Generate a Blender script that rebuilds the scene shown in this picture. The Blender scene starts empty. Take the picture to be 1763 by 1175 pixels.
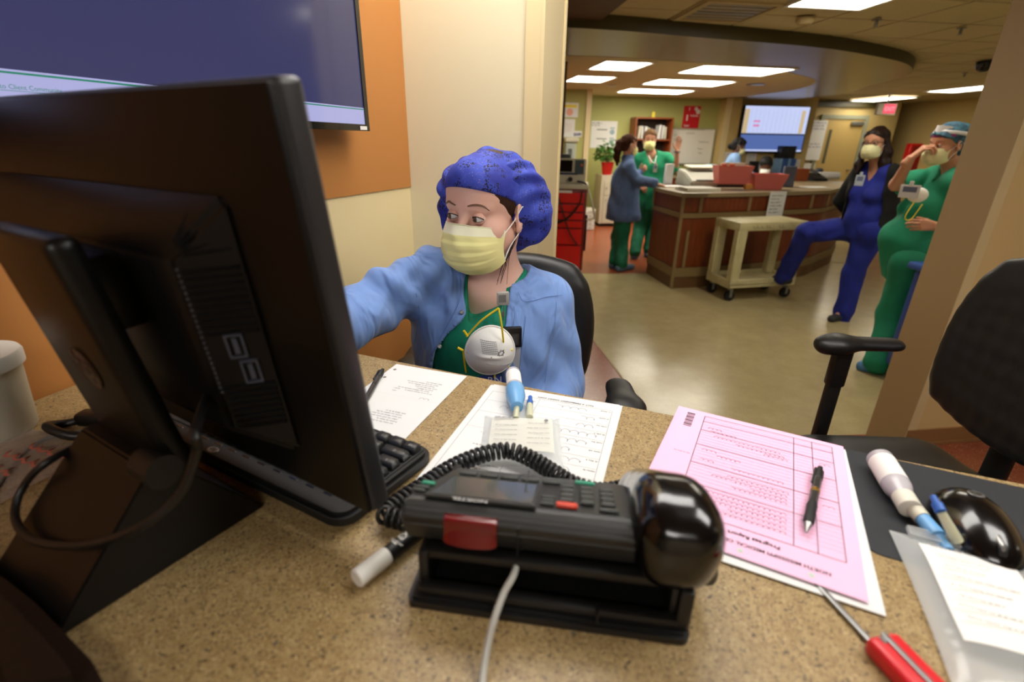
import bpy, bmesh, math, random
import numpy as np
from mathutils import Vector, Matrix, Euler
S = bpy.context.scene
COL = S.collection
PI = math.pi
rnd = random.Random(7)

# ------------------------------------------------------------------ camera, world, exposure
FPX, CX, CY = 841.5358, 881.5, 587.5
PITCH, ROLL, CAMZ = math.radians(22.1938), math.radians(0.9028), 1.5
_fw = Vector((0, math.cos(PITCH), -math.sin(PITCH))); _rt = Vector((1, 0, 0)); _up = _rt.cross(_fw)
_R = math.cos(ROLL)*_rt + math.sin(ROLL)*_up
_U = -math.sin(ROLL)*_rt + math.cos(ROLL)*_up
CAM0 = Vector((0, 0, CAMZ))
cam = bpy.data.cameras.new('camera'); co = bpy.data.objects.new('camera', cam); COL.objects.link(co)
cam.sensor_width = 36.0; cam.lens = FPX*36.0/1763.0
m = Matrix((( _R.x, _U.x, -_fw.x, 0), (_R.y, _U.y, -_fw.y, 0), (_R.z, _U.z, -_fw.z, CAMZ), (0, 0, 0, 1)))
co.matrix_world = m
cam.clip_start = 0.02
cam.dof.use_dof = True; cam.dof.focus_distance = 1.0; cam.dof.aperture_fstop = 3.2
S.camera = co
W = bpy.data.worlds.new('world'); S.world = W; W.use_nodes = True
W.node_tree.nodes['Background'].inputs[0].default_value = (1.0, 0.95, 0.86, 1)
W.node_tree.nodes['Background'].inputs[1].default_value = 0.06
S.view_settings.view_transform = 'Standard'; S.view_settings.look = 'None'
S.view_settings.exposure = 0.0; S.view_settings.gamma = 1.0; S.view_settings.use_curve_mapping = False
S.cycles.use_denoising = True
S.cycles.max_bounces = 6; S.cycles.diffuse_bounces = 4; S.cycles.glossy_bounces = 3
S.cycles.transmission_bounces = 6; S.cycles.transparent_max_bounces = 8
S.cycles.sample_clamp_indirect = 4.0
E_DESK = 11.0      # ceiling lamps over the work station
E_BACK = 13.0     # lamps in the oval canopy
E_HALL = 9.5      # lamps in the corridor

# ------------------------------------------------------------------ design helpers
def ray(px, py):
    return _fw + _R*((px-CX)/FPX) - _U*((py-CY)/FPX)
def Pz(px, py, z):
    v = ray(px, py); return CAM0 + v*((z-CAMZ)/v.z)
def Py(px, py, y):
    v = ray(px, py); return CAM0 + v*(y/v.y)
def PL(px, py, p, az):      # on the upright plane through p whose horizontal run has azimuth az (deg)
    a = math.radians(az); n = Vector((math.cos(a), -math.sin(a), 0)); v = ray(px, py)
    return CAM0 + v*((Vector((p[0], p[1], CAMZ))-CAM0).dot(n)/v.dot(n))
def azv(az): a = math.radians(az); return Vector((math.sin(a), math.cos(a), 0))
def frame(o, az=90.0):      # local x runs along azimuth az, y is 90 deg to its left, z up
    x = azv(az); y = Vector((-x.y, x.x, 0))
    return Matrix(((x.x, y.x, 0, o[0]), (x.y, y.y, 0, o[1]), (0, 0, 1, o[2]), (0, 0, 0, 1)))
def axes(o, x, y, z):
    return Matrix(((x[0], y[0], z[0], o[0]), (x[1], y[1], z[1], o[1]), (x[2], y[2], z[2], o[2]), (0, 0, 0, 1)))
def T(x=0, y=0, z=0): return Matrix.Translation((x, y, z))
def RX(d): return Matrix.Rotation(math.radians(d), 4, 'X')
def RY(d): return Matrix.Rotation(math.radians(d), 4, 'Y')
def RZ(d): return Matrix.Rotation(math.radians(d), 4, 'Z')
def sl(c):
    c = c/255.0
    return c/12.92 if c <= 0.04045 else ((c+0.055)/1.055)**2.4
def rgb(r, g, b): return (sl(r), sl(g), sl(b), 1.0)

# ------------------------------------------------------------------ materials
def mat(name, col, rough=0.5, metal=0.0, var=0.0, scale=40.0, bump=0.0, bscale=200.0, spec=0.5, coat=0.0, trans=0.0,
        alpha=1.0, emit=None, estr=0.0, col2=None, stretch=None, sheen=0.0, sss=0.0, ior=None, fold=0.0, fscale=12.0):
    m = bpy.data.materials.new(name); m.use_nodes = True
    nt = m.node_tree; N = nt.nodes; L = nt.links; b = N['Principled BSDF']
    b.inputs['Base Color'].default_value = col; b.inputs['Roughness'].default_value = rough
    b.inputs['Metallic'].default_value = metal; b.inputs['Specular IOR Level'].default_value = spec
    b.inputs['Coat Weight'].default_value = coat; b.inputs['Transmission Weight'].default_value = trans
    b.inputs['Alpha'].default_value = alpha; b.inputs['Sheen Weight'].default_value = sheen
    if ior: b.inputs['IOR'].default_value = ior
    if sss:
        b.inputs['Subsurface Weight'].default_value = sss; b.inputs['Subsurface Radius'].default_value = (0.012, 0.005, 0.003)
        b.inputs['Subsurface Scale'].default_value = 0.6
    if emit:
        b.inputs['Emission Color'].default_value = emit; b.inputs['Emission Strength'].default_value = estr
    tc = N.new('ShaderNodeTexCoord'); src = tc.outputs['Object']
    if stretch:
        mp = N.new('ShaderNodeMapping'); mp.inputs['Scale'].default_value = stretch; L.new(src, mp.inputs[0]); src = mp.outputs[0]
    if var > 0 or col2:
        n = N.new('ShaderNodeTexNoise'); n.inputs['Scale'].default_value = scale; n.inputs['Detail'].default_value = 5
        L.new(src, n.inputs['Vector'])
        r = N.new('ShaderNodeValToRGB'); r.color_ramp.elements[0].position = 0.35; r.color_ramp.elements[1].position = 0.65
        c2 = col2 or tuple(max(0.0, min(1.0, c*(1+var))) for c in col[:3])+(1.0,)
        c1 = col if col2 else tuple(max(0.0, c*(1-var)) for c in col[:3])+(1.0,)
        r.color_ramp.elements[0].color = c1; r.color_ramp.elements[1].color = c2
        L.new(n.outputs[0], r.inputs[0]); L.new(r.outputs[0], b.inputs['Base Color'])
    prev = None
    if fold > 0:
        n3 = N.new('ShaderNodeTexNoise'); n3.inputs['Scale'].default_value = fscale; n3.inputs['Detail'].default_value = 2.0; n3.inputs['Distortion'].default_value = 1.6
        mf = N.new('ShaderNodeMapping'); mf.inputs['Rotation'].default_value = (0.5, 0.6, 0.4); mf.inputs['Scale'].default_value = (1.0, 1.0, 0.45); L.new(src, mf.inputs[0]); L.new(mf.outputs[0], n3.inputs['Vector'])
        b3 = N.new('ShaderNodeBump'); b3.inputs['Strength'].default_value = fold; b3.inputs['Distance'].default_value = 0.03
        L.new(n3.outputs[0], b3.inputs['Height']); L.new(b3.outputs[0], b.inputs['Normal']); prev = b3
    if bump > 0:
        n2 = N.new('ShaderNodeTexNoise'); n2.inputs['Scale'].default_value = bscale; n2.inputs['Detail'].default_value = 3
        L.new(src, n2.inputs['Vector'])
        bp = N.new('ShaderNodeBump'); bp.inputs['Strength'].default_value = bump; bp.inputs['Distance'].default_value = 0.002
        L.new(n2.outputs[0], bp.inputs['Height'])
        if prev: L.new(prev.outputs[0], bp.inputs['Normal'])
        L.new(bp.outputs[0], b.inputs['Normal'])
    return m
def speckle(name, base, base2, specks, rough, bscale=18.0):
    """base noise plus layers of voronoi chips; specks = [(scale, threshold, colour)]"""
    m = bpy.data.materials.new(name); m.use_nodes = True
    nt = m.node_tree; N = nt.nodes; L = nt.links; b = N['Principled BSDF']; b.inputs['Roughness'].default_value = rough
    tc = N.new('ShaderNodeTexCoord')
    n = N.new('ShaderNodeTexNoise'); n.inputs['Scale'].default_value = bscale; n.inputs['Detail'].default_value = 8; n.inputs['Roughness'].default_value = 0.7
    L.new(tc.outputs['Object'], n.inputs['Vector'])
    r = N.new('ShaderNodeValToRGB'); r.color_ramp.elements[0].position = 0.35; r.color_ramp.elements[1].position = 0.65
    r.color_ramp.elements[0].color = base; r.color_ramp.elements[1].color = base2; L.new(n.outputs[0], r.inputs[0])
    cur = r.outputs[0]
    for (sc, th, c) in specks:
        nz = N.new('ShaderNodeTexNoise'); nz.inputs['Scale'].default_value = sc; nz.inputs['Detail'].default_value = 2.5
        mp = N.new('ShaderNodeMapping'); mp.inputs['Location'].default_value = (sc*0.37, sc*0.11, 3.0)
        L.new(tc.outputs['Object'], mp.inputs[0]); L.new(mp.outputs[0], nz.inputs['Vector'])
        rr = N.new('ShaderNodeValToRGB'); rr.color_ramp.elements[0].position = th; rr.color_ramp.elements[1].position = th+0.03
        L.new(nz.outputs[0], rr.inputs[0])
        mx = N.new('ShaderNodeMix'); mx.data_type = 'RGBA'; mx.inputs['B'].default_value = c
        L.new(rr.outputs[0], mx.inputs['Factor']); L.new(cur, mx.inputs['A']); cur = mx.outputs['Result']
    L.new(cur, b.inputs['Base Color'])
    return m

# ------------------------------------------------------------------ mesh builder
class MB:
    def __init__(s): s.v = []; s.f = []; s.mi = []
    def add(s, vs, fs, M=None, mi=0):
        o = len(s.v)
        s.v += [tuple(M @ Vector(v)) for v in vs] if M is not None else [tuple(v) for v in vs]
        s.f += [tuple(i+o for i in f) for f in fs]; s.mi += [mi]*len(fs); return s
    def box(s, c, d, M=None, mi=0):
        x, y, z = c; a, b, h = d[0]/2, d[1]/2, d[2]/2
        vs = [(x+i*a, y+j*b, z+k*h) for k in (-1, 1) for j in (-1, 1) for i in (-1, 1)]
        return s.add(vs, [(0, 2, 3, 1), (4, 5, 7, 6), (0, 1, 5, 4), (2, 6, 7, 3), (0, 4, 6, 2), (1, 3, 7, 5)], M, mi)
    def rbox(s, c, d, r, seg=2, M=None, mi=0):
        bm = bmesh.new(); bmesh.ops.create_cube(bm, size=1.0)
        for v in bm.verts: v.co = Vector((c[0]+v.co.x*d[0], c[1]+v.co.y*d[1], c[2]+v.co.z*d[2]))
        bmesh.ops.bevel(bm, geom=bm.edges[:], offset=min(r, min(d)*0.49), segments=seg, profile=0.5, affect='EDGES')
        return s.bm(bm, M, mi)
    def bm(s, bm, M=None, mi=0):
        bm.verts.index_update()
        s.add([v.co[:] for v in bm.verts], [tuple(v.index for v in f.verts) for f in bm.faces], M, mi); bm.free(); return s
    def prism(s, poly, z0, z1, M=None, mi=0):
        n = len(poly); vs = [(p[0], p[1], z0) for p in poly]+[(p[0], p[1], z1) for p in poly]
        a = sum(poly[i][0]*poly[(i+1) % n][1]-poly[(i+1) % n][0]*poly[i][1] for i in range(n))
        fs = [tuple(range(n))[::-1], tuple(range(n, 2*n))]+[(i, (i+1) % n, n+(i+1) % n, n+i) for i in range(n)]
        if a < 0: fs = [f[::-1] for f in fs]
        return s.add(vs, fs, M, mi)
    def cone(s, p0, p1, r0, r1=None, n=16, M=None, mi=0, cap=True):
        r1 = r0 if r1 is None else r1
        p0 = Vector(p0); p1 = Vector(p1); d = (p1-p0).normalized()
        u = d.orthogonal().normalized(); w = d.cross(u)
        vs = []
        for p, r in ((p0, r0), (p1, r1)):
            vs += [p+(u*math.cos(2*PI*i/n)+w*math.sin(2*PI*i/n))*r for i in range(n)]
        fs = [(i, (i+1) % n, n+(i+1) % n, n+i) for i in range(n)]
        if cap: fs += [tuple(range(n))[::-1], tuple(range(n, 2*n))]
        return s.add(vs, fs, M, mi)
    def tube(s, pts, r, n=8, M=None, mi=0, closed=False):
        P = [Vector(p) for p in pts]; k = len(P); vs = []; fs = []
        t0 = (P[1]-P[0]).normalized(); u = t0.orthogonal().normalized()
        for i in range(k):
            t = (P[(i+1) % k]-P[i-1]) if (closed or 0 < i < k-1) else (P[1]-P[0] if i == 0 else P[-1]-P[-2])
            t.normalize(); u = (u-t*u.dot(t)).normalized(); w = t.cross(u)
            rr = r[i] if isinstance(r, (list, tuple)) else r
            vs += [P[i]+(u*math.cos(2*PI*j/n)+w*math.sin(2*PI*j/n))*rr for j in range(n)]
        for i in range(k if closed else k-1):
            a = i*n; b = ((i+1) % k)*n
            fs += [(a+j, a+(j+1) % n, b+(j+1) % n, b+j) for j in range(n)]
        if not closed: fs += [tuple(range(n))[::-1], tuple(range((k-1)*n, k*n))]
        return s.add(vs, fs, M, mi)
    def lathe(s, prof, n=24, M=None, mi=0):
        vs = []; fs = []; k = len(prof)
        for (r, z) in prof: vs += [(max(r, 1e-5)*math.cos(2*PI*i/n), max(r, 1e-5)*math.sin(2*PI*i/n), z) for i in range(n)]
        for a in range(k-1): fs += [(a*n+i, a*n+(i+1) % n, (a+1)*n+(i+1) % n, (a+1)*n+i) for i in range(n)]
        fs += [tuple(range(n))[::-1], tuple(range((k-1)*n, k*n))]
        return s.add(vs, fs, M, mi)
    def ell(s, c, r, M=None, n=16, mi=0):
        r = r if isinstance(r, (tuple, list)) else (r, r, r)
        vs = [(c[0], c[1], c[2]-r[2])]; h = n//2
        for a in range(1, h):
            ph = -PI/2+PI*a/h
            vs += [(c[0]+r[0]*math.cos(ph)*math.cos(2*PI*i/n), c[1]+r[1]*math.cos(ph)*math.sin(2*PI*i/n), c[2]+r[2]*math.sin(ph)) for i in range(n)]
        vs.append((c[0], c[1], c[2]+r[2])); t = len(vs)-1
        fs = [(0, 1+(i+1) % n, 1+i) for i in range(n)]
        for a in range(h-2): fs += [(1+a*n+i, 1+a*n+(i+1) % n, 1+(a+1)*n+(i+1) % n, 1+(a+1)*n+i) for i in range(n)]
        fs += [(t, 1+(h-2)*n+i, 1+(h-2)*n+(i+1) % n) for i in range(n)]
        return s.add(vs, fs, M, mi)
    def grid(s, fn, nu, nv, M=None, mi=0):
        vs = [fn(i/nu, j/nv) for j in range(nv+1) for i in range(nu+1)]
        fs = [(j*(nu+1)+i, j*(nu+1)+i+1, (j+1)*(nu+1)+i+1, (j+1)*(nu+1)+i) for j in range(nv) for i in range(nu)]
        return s.add(vs, fs, M, mi)
    def sheet(s, fn, nu, nv, th, M=None, mi=0):   # closed thin solid from a surface function, thickened downwards in z
        o = len(s.v); s.grid(fn, nu, nv, M, mi)
        k = (nu+1)*(nv+1); top = s.v[o:]; n = k
        dz = (M.to_3x3() @ Vector((0, 0, -th))) if M is not None else Vector((0, 0, -th))
        s.v += [tuple(Vector(v)+dz) for v in top]
        f0 = [f for f in s.f[-nu*nv:]]
        s.f += [tuple(i+k for i in f[::-1]) for f in f0]; s.mi += [mi]*len(f0)
        ring = [o+i for i in range(nu+1)]+[o+(j+1)*(nu+1)-1 for j in range(1, nv+1)]+[o+nv*(nu+1)+i for i in range(nu-1, -1, -1)]+[o+j*(nu+1) for j in range(nv-1, 0, -1)]
        q = len(ring)
        s.f += [(ring[i], ring[i]+k, ring[(i+1) % q]+k, ring[(i+1) % q]) for i in range(q)]; s.mi += [mi]*q
        return s
    def ribbon(s, pts, w, z=0.0, M=None, mi=0):   # flat printed stroke in the xy plane
        P = [Vector((p[0], p[1])) for p in pts]; vs = []
        for i, p in enumerate(P):
            t = (P[min(i+1, len(P)-1)]-P[max(i-1, 0)]); t = t.normalized() if t.length > 1e-9 else Vector((1, 0))
            q = Vector((-t.y, t.x))*w/2; vs += [(p.x+q.x, p.y+q.y, z), (p.x-q.x, p.y-q.y, z)]
        return s.add(vs, [(2*i+1, 2*i+3, 2*i+2, 2*i) for i in range(len(P)-1)], M, mi)
    def rect(s, x0, y0, x1, y1, z=0.0, M=None, mi=0):
        return s.add([(x0, y0, z), (x1, y0, z), (x1, y1, z), (x0, y1, z)], [(0, 1, 2, 3)], M, mi)
    def text(s, txt, size, M=None, align='LEFT', mi=0, bold=0.0):
        key = (txt, size, align, bold)
        if key not in _TXT:
            cu = bpy.data.curves.new('t', 'FONT'); cu.body = txt; cu.size = size; cu.align_x = align; cu.offset = bold; cu.resolution_u = 2
            o = bpy.data.objects.new('t', cu); me = o.to_mesh()
            _TXT[key] = ([v.co[:] for v in me.vertices], [tuple(p.vertices) for p in me.polygons])
            o.to_mesh_clear(); bpy.data.objects.remove(o); bpy.data.curves.remove(cu)
        return s.add(*_TXT[key], M, mi)
    def scribble(s, x, y, w, h, seed, M=None, wd=0.0008, z=0.0):
        r = random.Random(seed); n = max(4, int(w/h*1.7)); pts = []
        for i in range(n*4):
            a = i/4.0*PI; pts.append((x+w*i/(n*4)+0.25*h*math.cos(a), y+h*(0.5+0.5*math.sin(a))*(0.55+0.45*r.random())))
        return s.ribbon(pts, wd, z, M)
    def words(s, x, y, w, h, seed, M=None, z=0.0):   # a line of tiny illegible print: small letter-high strokes in word groups
        r = random.Random(seed); c = x
        while c < x+w:
            k = r.randint(2, 7)
            for i in range(k):
                if c > x+w: break
                hh = h*(1.0 if r.random() < 0.3 else 0.7)
                s.rect(c, y, c+h*0.28, y+hh, z, M); s.rect(c+h*0.28, y+hh*0.3*r.random(), c+h*0.45, y+h*0.14+hh*0.4*r.random(), z, M)
                c += h*0.62
            c += h*0.55
        return s
_TXT = {}

def obj(name, mb, mt, parent=None, smooth=False, M=None, angle=40, kind=None):
    me = bpy.data.meshes.new(name); me.from_pydata(mb.v, [], mb.f); me.validate(); me.update()
    mts = mt if isinstance(mt, (list, tuple)) else [mt]
    for x in mts: me.materials.append(x)
    if len(mts) > 1 and len(mb.mi) == len(me.polygons): me.polygons.foreach_set('material_index', mb.mi)
    if smooth:
        me.polygons.foreach_set('use_smooth', [True]*len(me.polygons))
        if angle < 180: me.set_sharp_from_angle(angle=math.radians(angle))
    o = bpy.data.objects.new(name, me); COL.objects.link(o)
    if parent: o.parent = parent
    if M is not None: o.matrix_local = M
    if kind: o['kind'] = kind
    return o
def share(name, me, parent=None, M=None):
    o = bpy.data.objects.new(name, me); COL.objects.link(o)
    if parent: o.parent = parent
    if M is not None: o.matrix_local = M
    return o
def tag(o, label, cat, group=None):
    o['label'] = label; o['category'] = cat
    if group: o['group'] = group
    return o
def thing(name, label, cat, M=None, group=None):
    o = bpy.data.objects.new(name, None); COL.objects.link(o); o.empty_display_size = 0.05
    if M is not None: o.matrix_world = M
    return tag(o, label, cat, group)
def struct(name, mb, mt, parent=None, smooth=False, M=None, angle=40):
    return obj(name, mb, mt, parent, smooth, M, angle, 'structure')
def copy_tree(o, M=None, parent=None):
    c = o.copy(); COL.objects.link(c)
    if parent is not None: c.parent = parent
    if M is not None: c.matrix_world = M
    for ch in o.children: copy_tree(ch, None, c)
    return c
def spline(pts, n=8, closed=False):
    P = [Vector(p) for p in pts]; k = len(P); out = []
    g = (lambda i: P[i % k]) if closed else (lambda i: P[max(0, min(k-1, i))])
    for i in range(k if closed else k-1):
        a, b, c, d = g(i-1), g(i), g(i+1), g(i+2)
        for j in range(n):
            t = j/n
            out.append(0.5*((2*b)+(c-a)*t+(2*a-5*b+4*c-d)*t*t+(3*b-a-3*c+d)*t**3))
    if not closed: out.append(P[-1])
    return out

# ------------------------------------------------------------------ implicit surfaces for bodies and cloth
F32 = np.float32
class SDF:
    """smooth union / carve of simple solids sampled on a grid, then surface nets"""
    def __init__(s, h, pad=0.03): s.h = h; s.ops = []; s.pad = pad
    def cap(s, a, b, ra, rb=None, k=0.02, sub=False, flat=1.0, front=None):
        s.ops.append(('c', np.array(a, F32), np.array(b, F32), ra, ra if rb is None else rb, k, sub, flat, None if front is None else np.array(front, F32)/np.linalg.norm(front))); return s
    def ell(s, c, r, R=None, k=0.02, sub=False):
        s.ops.append(('e', np.array(c, F32), np.array(r, F32), None if R is None else np.array(R, F32), k, sub)); return s
    def chain(s, pts, rs, k=0.02, **kw):
        for i in range(len(pts)-1): s.cap(pts[i], pts[i+1], rs[i], rs[i+1], k, **kw)
        return s
    def fn(s, f): s.ops.append(('f', f)); return s          # f(X,Y,Z,D) -> D on the whole grid
    def mesh(s, smooth=1):
        lo = np.array([1e9]*3); hi = -lo
        for o in s.ops:
            if o[0] == 'c' and not o[6]:
                r = max(o[3], o[4]); lo = np.minimum(lo, np.minimum(o[1], o[2])-r); hi = np.maximum(hi, np.maximum(o[1], o[2])+r)
            elif o[0] == 'e' and not o[5]:
                r = o[2].max() if o[3] is not None else o[2]; lo = np.minimum(lo, o[1]-r); hi = np.maximum(hi, o[1]+r)
        lo = lo-s.pad; hi = hi+s.pad
        n = np.ceil((hi-lo)/s.h).astype(int)+1
        ax = [(lo[i]+s.h*np.arange(n[i])).astype(F32) for i in range(3)]
        D = np.full(n, 0.5, F32)
        for o in s.ops:
            if o[0] == 'f':
                X, Y, Z = np.meshgrid(*ax, indexing='ij', sparse=True); D = o[1](X, Y, Z, D).astype(F32); continue
            k = o[5] if o[0] == 'c' else o[4]; sub = o[6] if o[0] == 'c' else o[5]
            if o[0] == 'c': r = max(o[3], o[4]); bl = np.minimum(o[1], o[2])-r; bh = np.maximum(o[1], o[2])+r
            else: r = o[2].max(); bl = o[1]-r; bh = o[1]+r
            e = k+3*s.h; i0 = np.maximum(0, np.floor((bl-e-lo)/s.h).astype(int)); i1 = np.minimum(n, np.ceil((bh+e-lo)/s.h).astype(int)+1)
            if (i1 <= i0).any(): continue
            sl_ = tuple(slice(i0[i], i1[i]) for i in range(3))
            X = ax[0][sl_[0]][:, None, None]; Y = ax[1][sl_[1]][None, :, None]; Z = ax[2][sl_[2]][None, None, :]
            if o[0] == 'c':
                _, a, b, ra, rb, _, _, flat, fr = o
                ba = b-a; L2 = max(float(ba @ ba), 1e-12)
                px, py, pz = X-a[0], Y-a[1], Z-a[2]
                t = np.clip((px*ba[0]+py*ba[1]+pz*ba[2])/L2, 0, 1)
                qx, qy, qz = px-t*ba[0], py-t*ba[1], pz-t*ba[2]
                if fr is not None:
                    dt = qx*fr[0]+qy*fr[1]+qz*fr[2]; d2 = qx*qx+qy*qy+qz*qz+dt*dt*(1/(flat*flat)-1)
                    d = (np.sqrt(d2)-(ra+(rb-ra)*t))*(0.5+0.5*flat)
                else: d = np.sqrt(qx*qx+qy*qy+qz*qz)-(ra+(rb-ra)*t)
            else:
                _, c, r, Rm, _, _ = o
                px, py, pz = X-c[0], Y-c[1], Z-c[2]
                if Rm is not None:
                    px, py, pz = (px*Rm[0, i]+py*Rm[1, i]+pz*Rm[2, i] for i in range(3))
                k0 = np.sqrt((px/r[0])**2+(py/r[1])**2+(pz/r[2])**2)
                k1 = np.sqrt((px/r[0]**2)**2+(py/r[1]**2)**2+(pz/r[2]**2)**2)+1e-9
                d = k0*(k0-1)/k1
            A = D[sl_]
            if sub:
                hh = np.clip(0.5-0.5*(A+d)/max(k, 1e-6), 0, 1); D[sl_] = A*(1-hh)-d*hh+k*hh*(1-hh)
            else:
                hh = np.clip(0.5+0.5*(A-d)/max(k, 1e-6), 0, 1); D[sl_] = A*(1-hh)+d*hh-k*hh*(1-hh)
        return nets(D, lo, s.h, smooth)
def nets(D, lo, h, smooth=1):
    D[0], D[-1] = 1, 1; D[:, 0], D[:, -1] = 1, 1; D[:, :, 0], D[:, :, -1] = 1, 1
    I = D < 0; nx, ny, nz = D.shape
    cs = [(i, j, k) for i in (0, 1) for j in (0, 1) for k in (0, 1)]
    cnt = sum(I[i:nx-1+i, j:ny-1+j, k:nz-1+k].astype(np.int8) for i, j, k in cs)
    c = np.argwhere((cnt > 0) & (cnt < 8))
    if len(c) == 0: return np.zeros((0, 3)), np.zeros((0, 4), int)
    idx = np.full((nx-1, ny-1, nz-1), -1, np.int32); idx[c[:, 0], c[:, 1], c[:, 2]] = np.arange(len(c))
    acc = np.zeros((len(c), 3)); num = np.zeros(len(c))
    val = {q: D[c[:, 0]+q[0], c[:, 1]+q[1], c[:, 2]+q[2]] for q in cs}
    for q in cs:
        for a in range(3):
            if q[a] == 0:
                q2 = tuple(q[i]+(1 if i == a else 0) for i in range(3))
                va, vb = val[q], val[q2]; x = (va < 0) != (vb < 0)
                t = np.where(x, va/(va-vb+1e-12), 0)
                for i in range(3): acc[:, i] += np.where(x, q[i]+(t if i == a else 0), 0)
                num += x
    V = (c+acc/num[:, None])*h+lo
    Q = []
    for a in range(3):
        sl0 = [slice(None)]*3; sl1 = [slice(None)]*3; sl0[a] = slice(0, -1); sl1[a] = slice(1, None)
        A, B = I[tuple(sl0)], I[tuple(sl1)]
        e = np.argwhere(A != B); u, v = (a+1) % 3, (a+2) % 3
        e = e[(e[:, u] > 0) & (e[:, v] > 0)]
        fl = A[e[:, 0], e[:, 1], e[:, 2]]
        def g(du, dv):
            p = e.copy(); p[:, u] -= du; p[:, v] -= dv; return idx[p[:, 0], p[:, 1], p[:, 2]]
        q = np.stack([g(1, 1), g(0, 1), g(0, 0), g(1, 0)], 1)
        q[~fl] = q[~fl][:, ::-1]; Q.append(q)
    Q = np.concatenate(Q); Q = Q[(Q >= 0).all(1)]
    for _ in range(smooth):
        sm = np.zeros_like(V); w = np.zeros(len(V))
        for i in range(4):
            for j in (1, 3):
                np.add.at(sm, Q[:, i], V[Q[:, (i+j) % 4]]); np.add.at(w, Q[:, i], 1)
        V = V*0.5+0.5*sm/np.maximum(w, 1)[:, None]
    return V, Q
def vnorm(V, Q):
    n = np.cross(V[Q[:, 2]]-V[Q[:, 0]], V[Q[:, 3]]-V[Q[:, 1]]); N = np.zeros_like(V)
    for i in range(4): np.add.at(N, Q[:, i], n)
    return N/(np.linalg.norm(N, axis=1)[:, None]+1e-12)
def disp(V, Q, f):     # push vertices along their normals by f(V)
    return V+vnorm(V, Q)*f(V)[:, None]
def obj_np(name, VQ, mt, parent=None, Minv=None, M=None):
    V, Q = VQ
    if Minv is not None:
        A = np.array(Minv); V = V @ A[:3, :3].T+A[:3, 3]
    me = bpy.data.meshes.new(name)
    me.vertices.add(len(V)); me.vertices.foreach_set('co', V.astype(np.float32).ravel())
    me.loops.add(Q.size); me.loops.foreach_set('vertex_index', Q.astype(np.int32).ravel())
    me.polygons.add(len(Q)); me.polygons.foreach_set('loop_start', np.arange(0, Q.size, 4, dtype=np.int32))
    me.polygons.foreach_set('use_smooth', np.ones(len(Q), bool)); me.update(calc_edges=True); me.validate()
    for x in (mt if isinstance(mt, (list, tuple)) else [mt]): me.materials.append(x)
    o = bpy.data.objects.new(name, me); COL.objects.link(o)
    if parent: o.parent = parent
    if M is not None: o.matrix_local = M
    return o
def joinq(*parts):
    Vs, Qs, n = [], [], 0
    for V, Q in parts: Vs.append(V); Qs.append(Q+n); n += len(V)
    return np.concatenate(Vs), np.concatenate(Qs)
def xf(VQ, M):
    A = np.array(M); return VQ[0] @ A[:3, :3].T+A[:3, 3], VQ[1]
def wrinkle(amp, freq, seed, dirs=7):
    r = np.random.RandomState(seed); K = r.randn(dirs, 3); K /= np.linalg.norm(K, axis=1)[:, None]
    ph = r.rand(dirs)*6.28; fr = freq*(0.6+0.9*r.rand(dirs))
    def f(V):
        w = sum(np.sin(V @ (K[(i+1) % dirs]*fr[i]*0.35)+ph[i])*1.6 for i in range(dirs))
        return amp*sum(np.sin(V @ (K[i]*fr[i])+ph[i]+0.8*w) for i in range(dirs))/math.sqrt(dirs)
    return f

# ------------------------------------------------------------------ palette
M_ORANGE = mat('orange paint', rgb(182, 121, 60), 0.55, bump=0.05, bscale=300)
M_CREAM = mat('cream paint', rgb(226, 208, 160), 0.55, bump=0.05, bscale=300)
M_PALE = mat('pale cream paint', rgb(224, 214, 180), 0.6, bump=0.08, bscale=260)
M_JAMB = mat('jamb paint', rgb(222, 204, 158), 0.5)
M_TAN = mat('tan paint and pillar shade', rgb(160, 132, 86), 0.55, bump=0.05, bscale=300)
M_ALCOVE = mat('warm cream paint', rgb(222, 196, 142), 0.55, bump=0.05, bscale=300)
M_BBROWN = mat('brown vinyl', rgb(150, 112, 72), 0.5)
M_BROWN = mat('dark brown paint', rgb(92, 66, 40), 0.6)
M_GREEN = mat('olive green paint', rgb(176, 176, 104), 0.6, bump=0.05, bscale=200)
M_OLIVE = mat('dark olive gloss', rgb(74, 66, 34), 0.4)
M_RING = mat('canopy gloss', rgb(134, 118, 78), 0.3)
M_CEIL = mat('ceiling tile', rgb(214, 198, 156), 0.85, var=0.06, scale=140, bump=0.2, bscale=400)
M_CEILW = mat('canopy ceiling', rgb(204, 186, 142), 0.8, var=0.04, scale=100)
M_GRID = mat('ceiling grid', rgb(150, 132, 96), 0.6)
M_BEIGE = mat('beige wall', rgb(196, 172, 112), 0.6)
M_DOOR = mat('beige door', rgb(188, 160, 98), 0.45)
M_STEEL = mat('steel', rgb(150, 150, 148), 0.35, metal=0.8)
M_WHITE = mat('white', rgb(232, 230, 222), 0.5)
M_OFFW = mat('off white enamel', rgb(206, 200, 178), 0.45)
M_BLACK = mat('black plastic', rgb(20, 19, 19), 0.42)
M_BLACKG = mat('black gloss', rgb(10, 9, 9), 0.18, coat=0.3)
M_BLACKR = mat('black rubber', rgb(14, 14, 15), 0.6)
M_DARK = mat('charcoal plastic', rgb(44, 44, 44), 0.5, bump=0.15, bscale=900)
M_RED = mat('red enamel', rgb(224, 24, 14), 0.35)
M_REDP = mat('red plastic', rgb(214, 36, 44), 0.35)
M_YEL = mat('yellow elastic', rgb(240, 214, 30), 0.6)
M_INK = mat('ink', rgb(50, 50, 54), 0.8)
M_INKG = mat('grey ink', rgb(120, 120, 124), 0.8)
M_PAPER = mat('white paper', rgb(228, 228, 226), 0.75)
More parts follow.
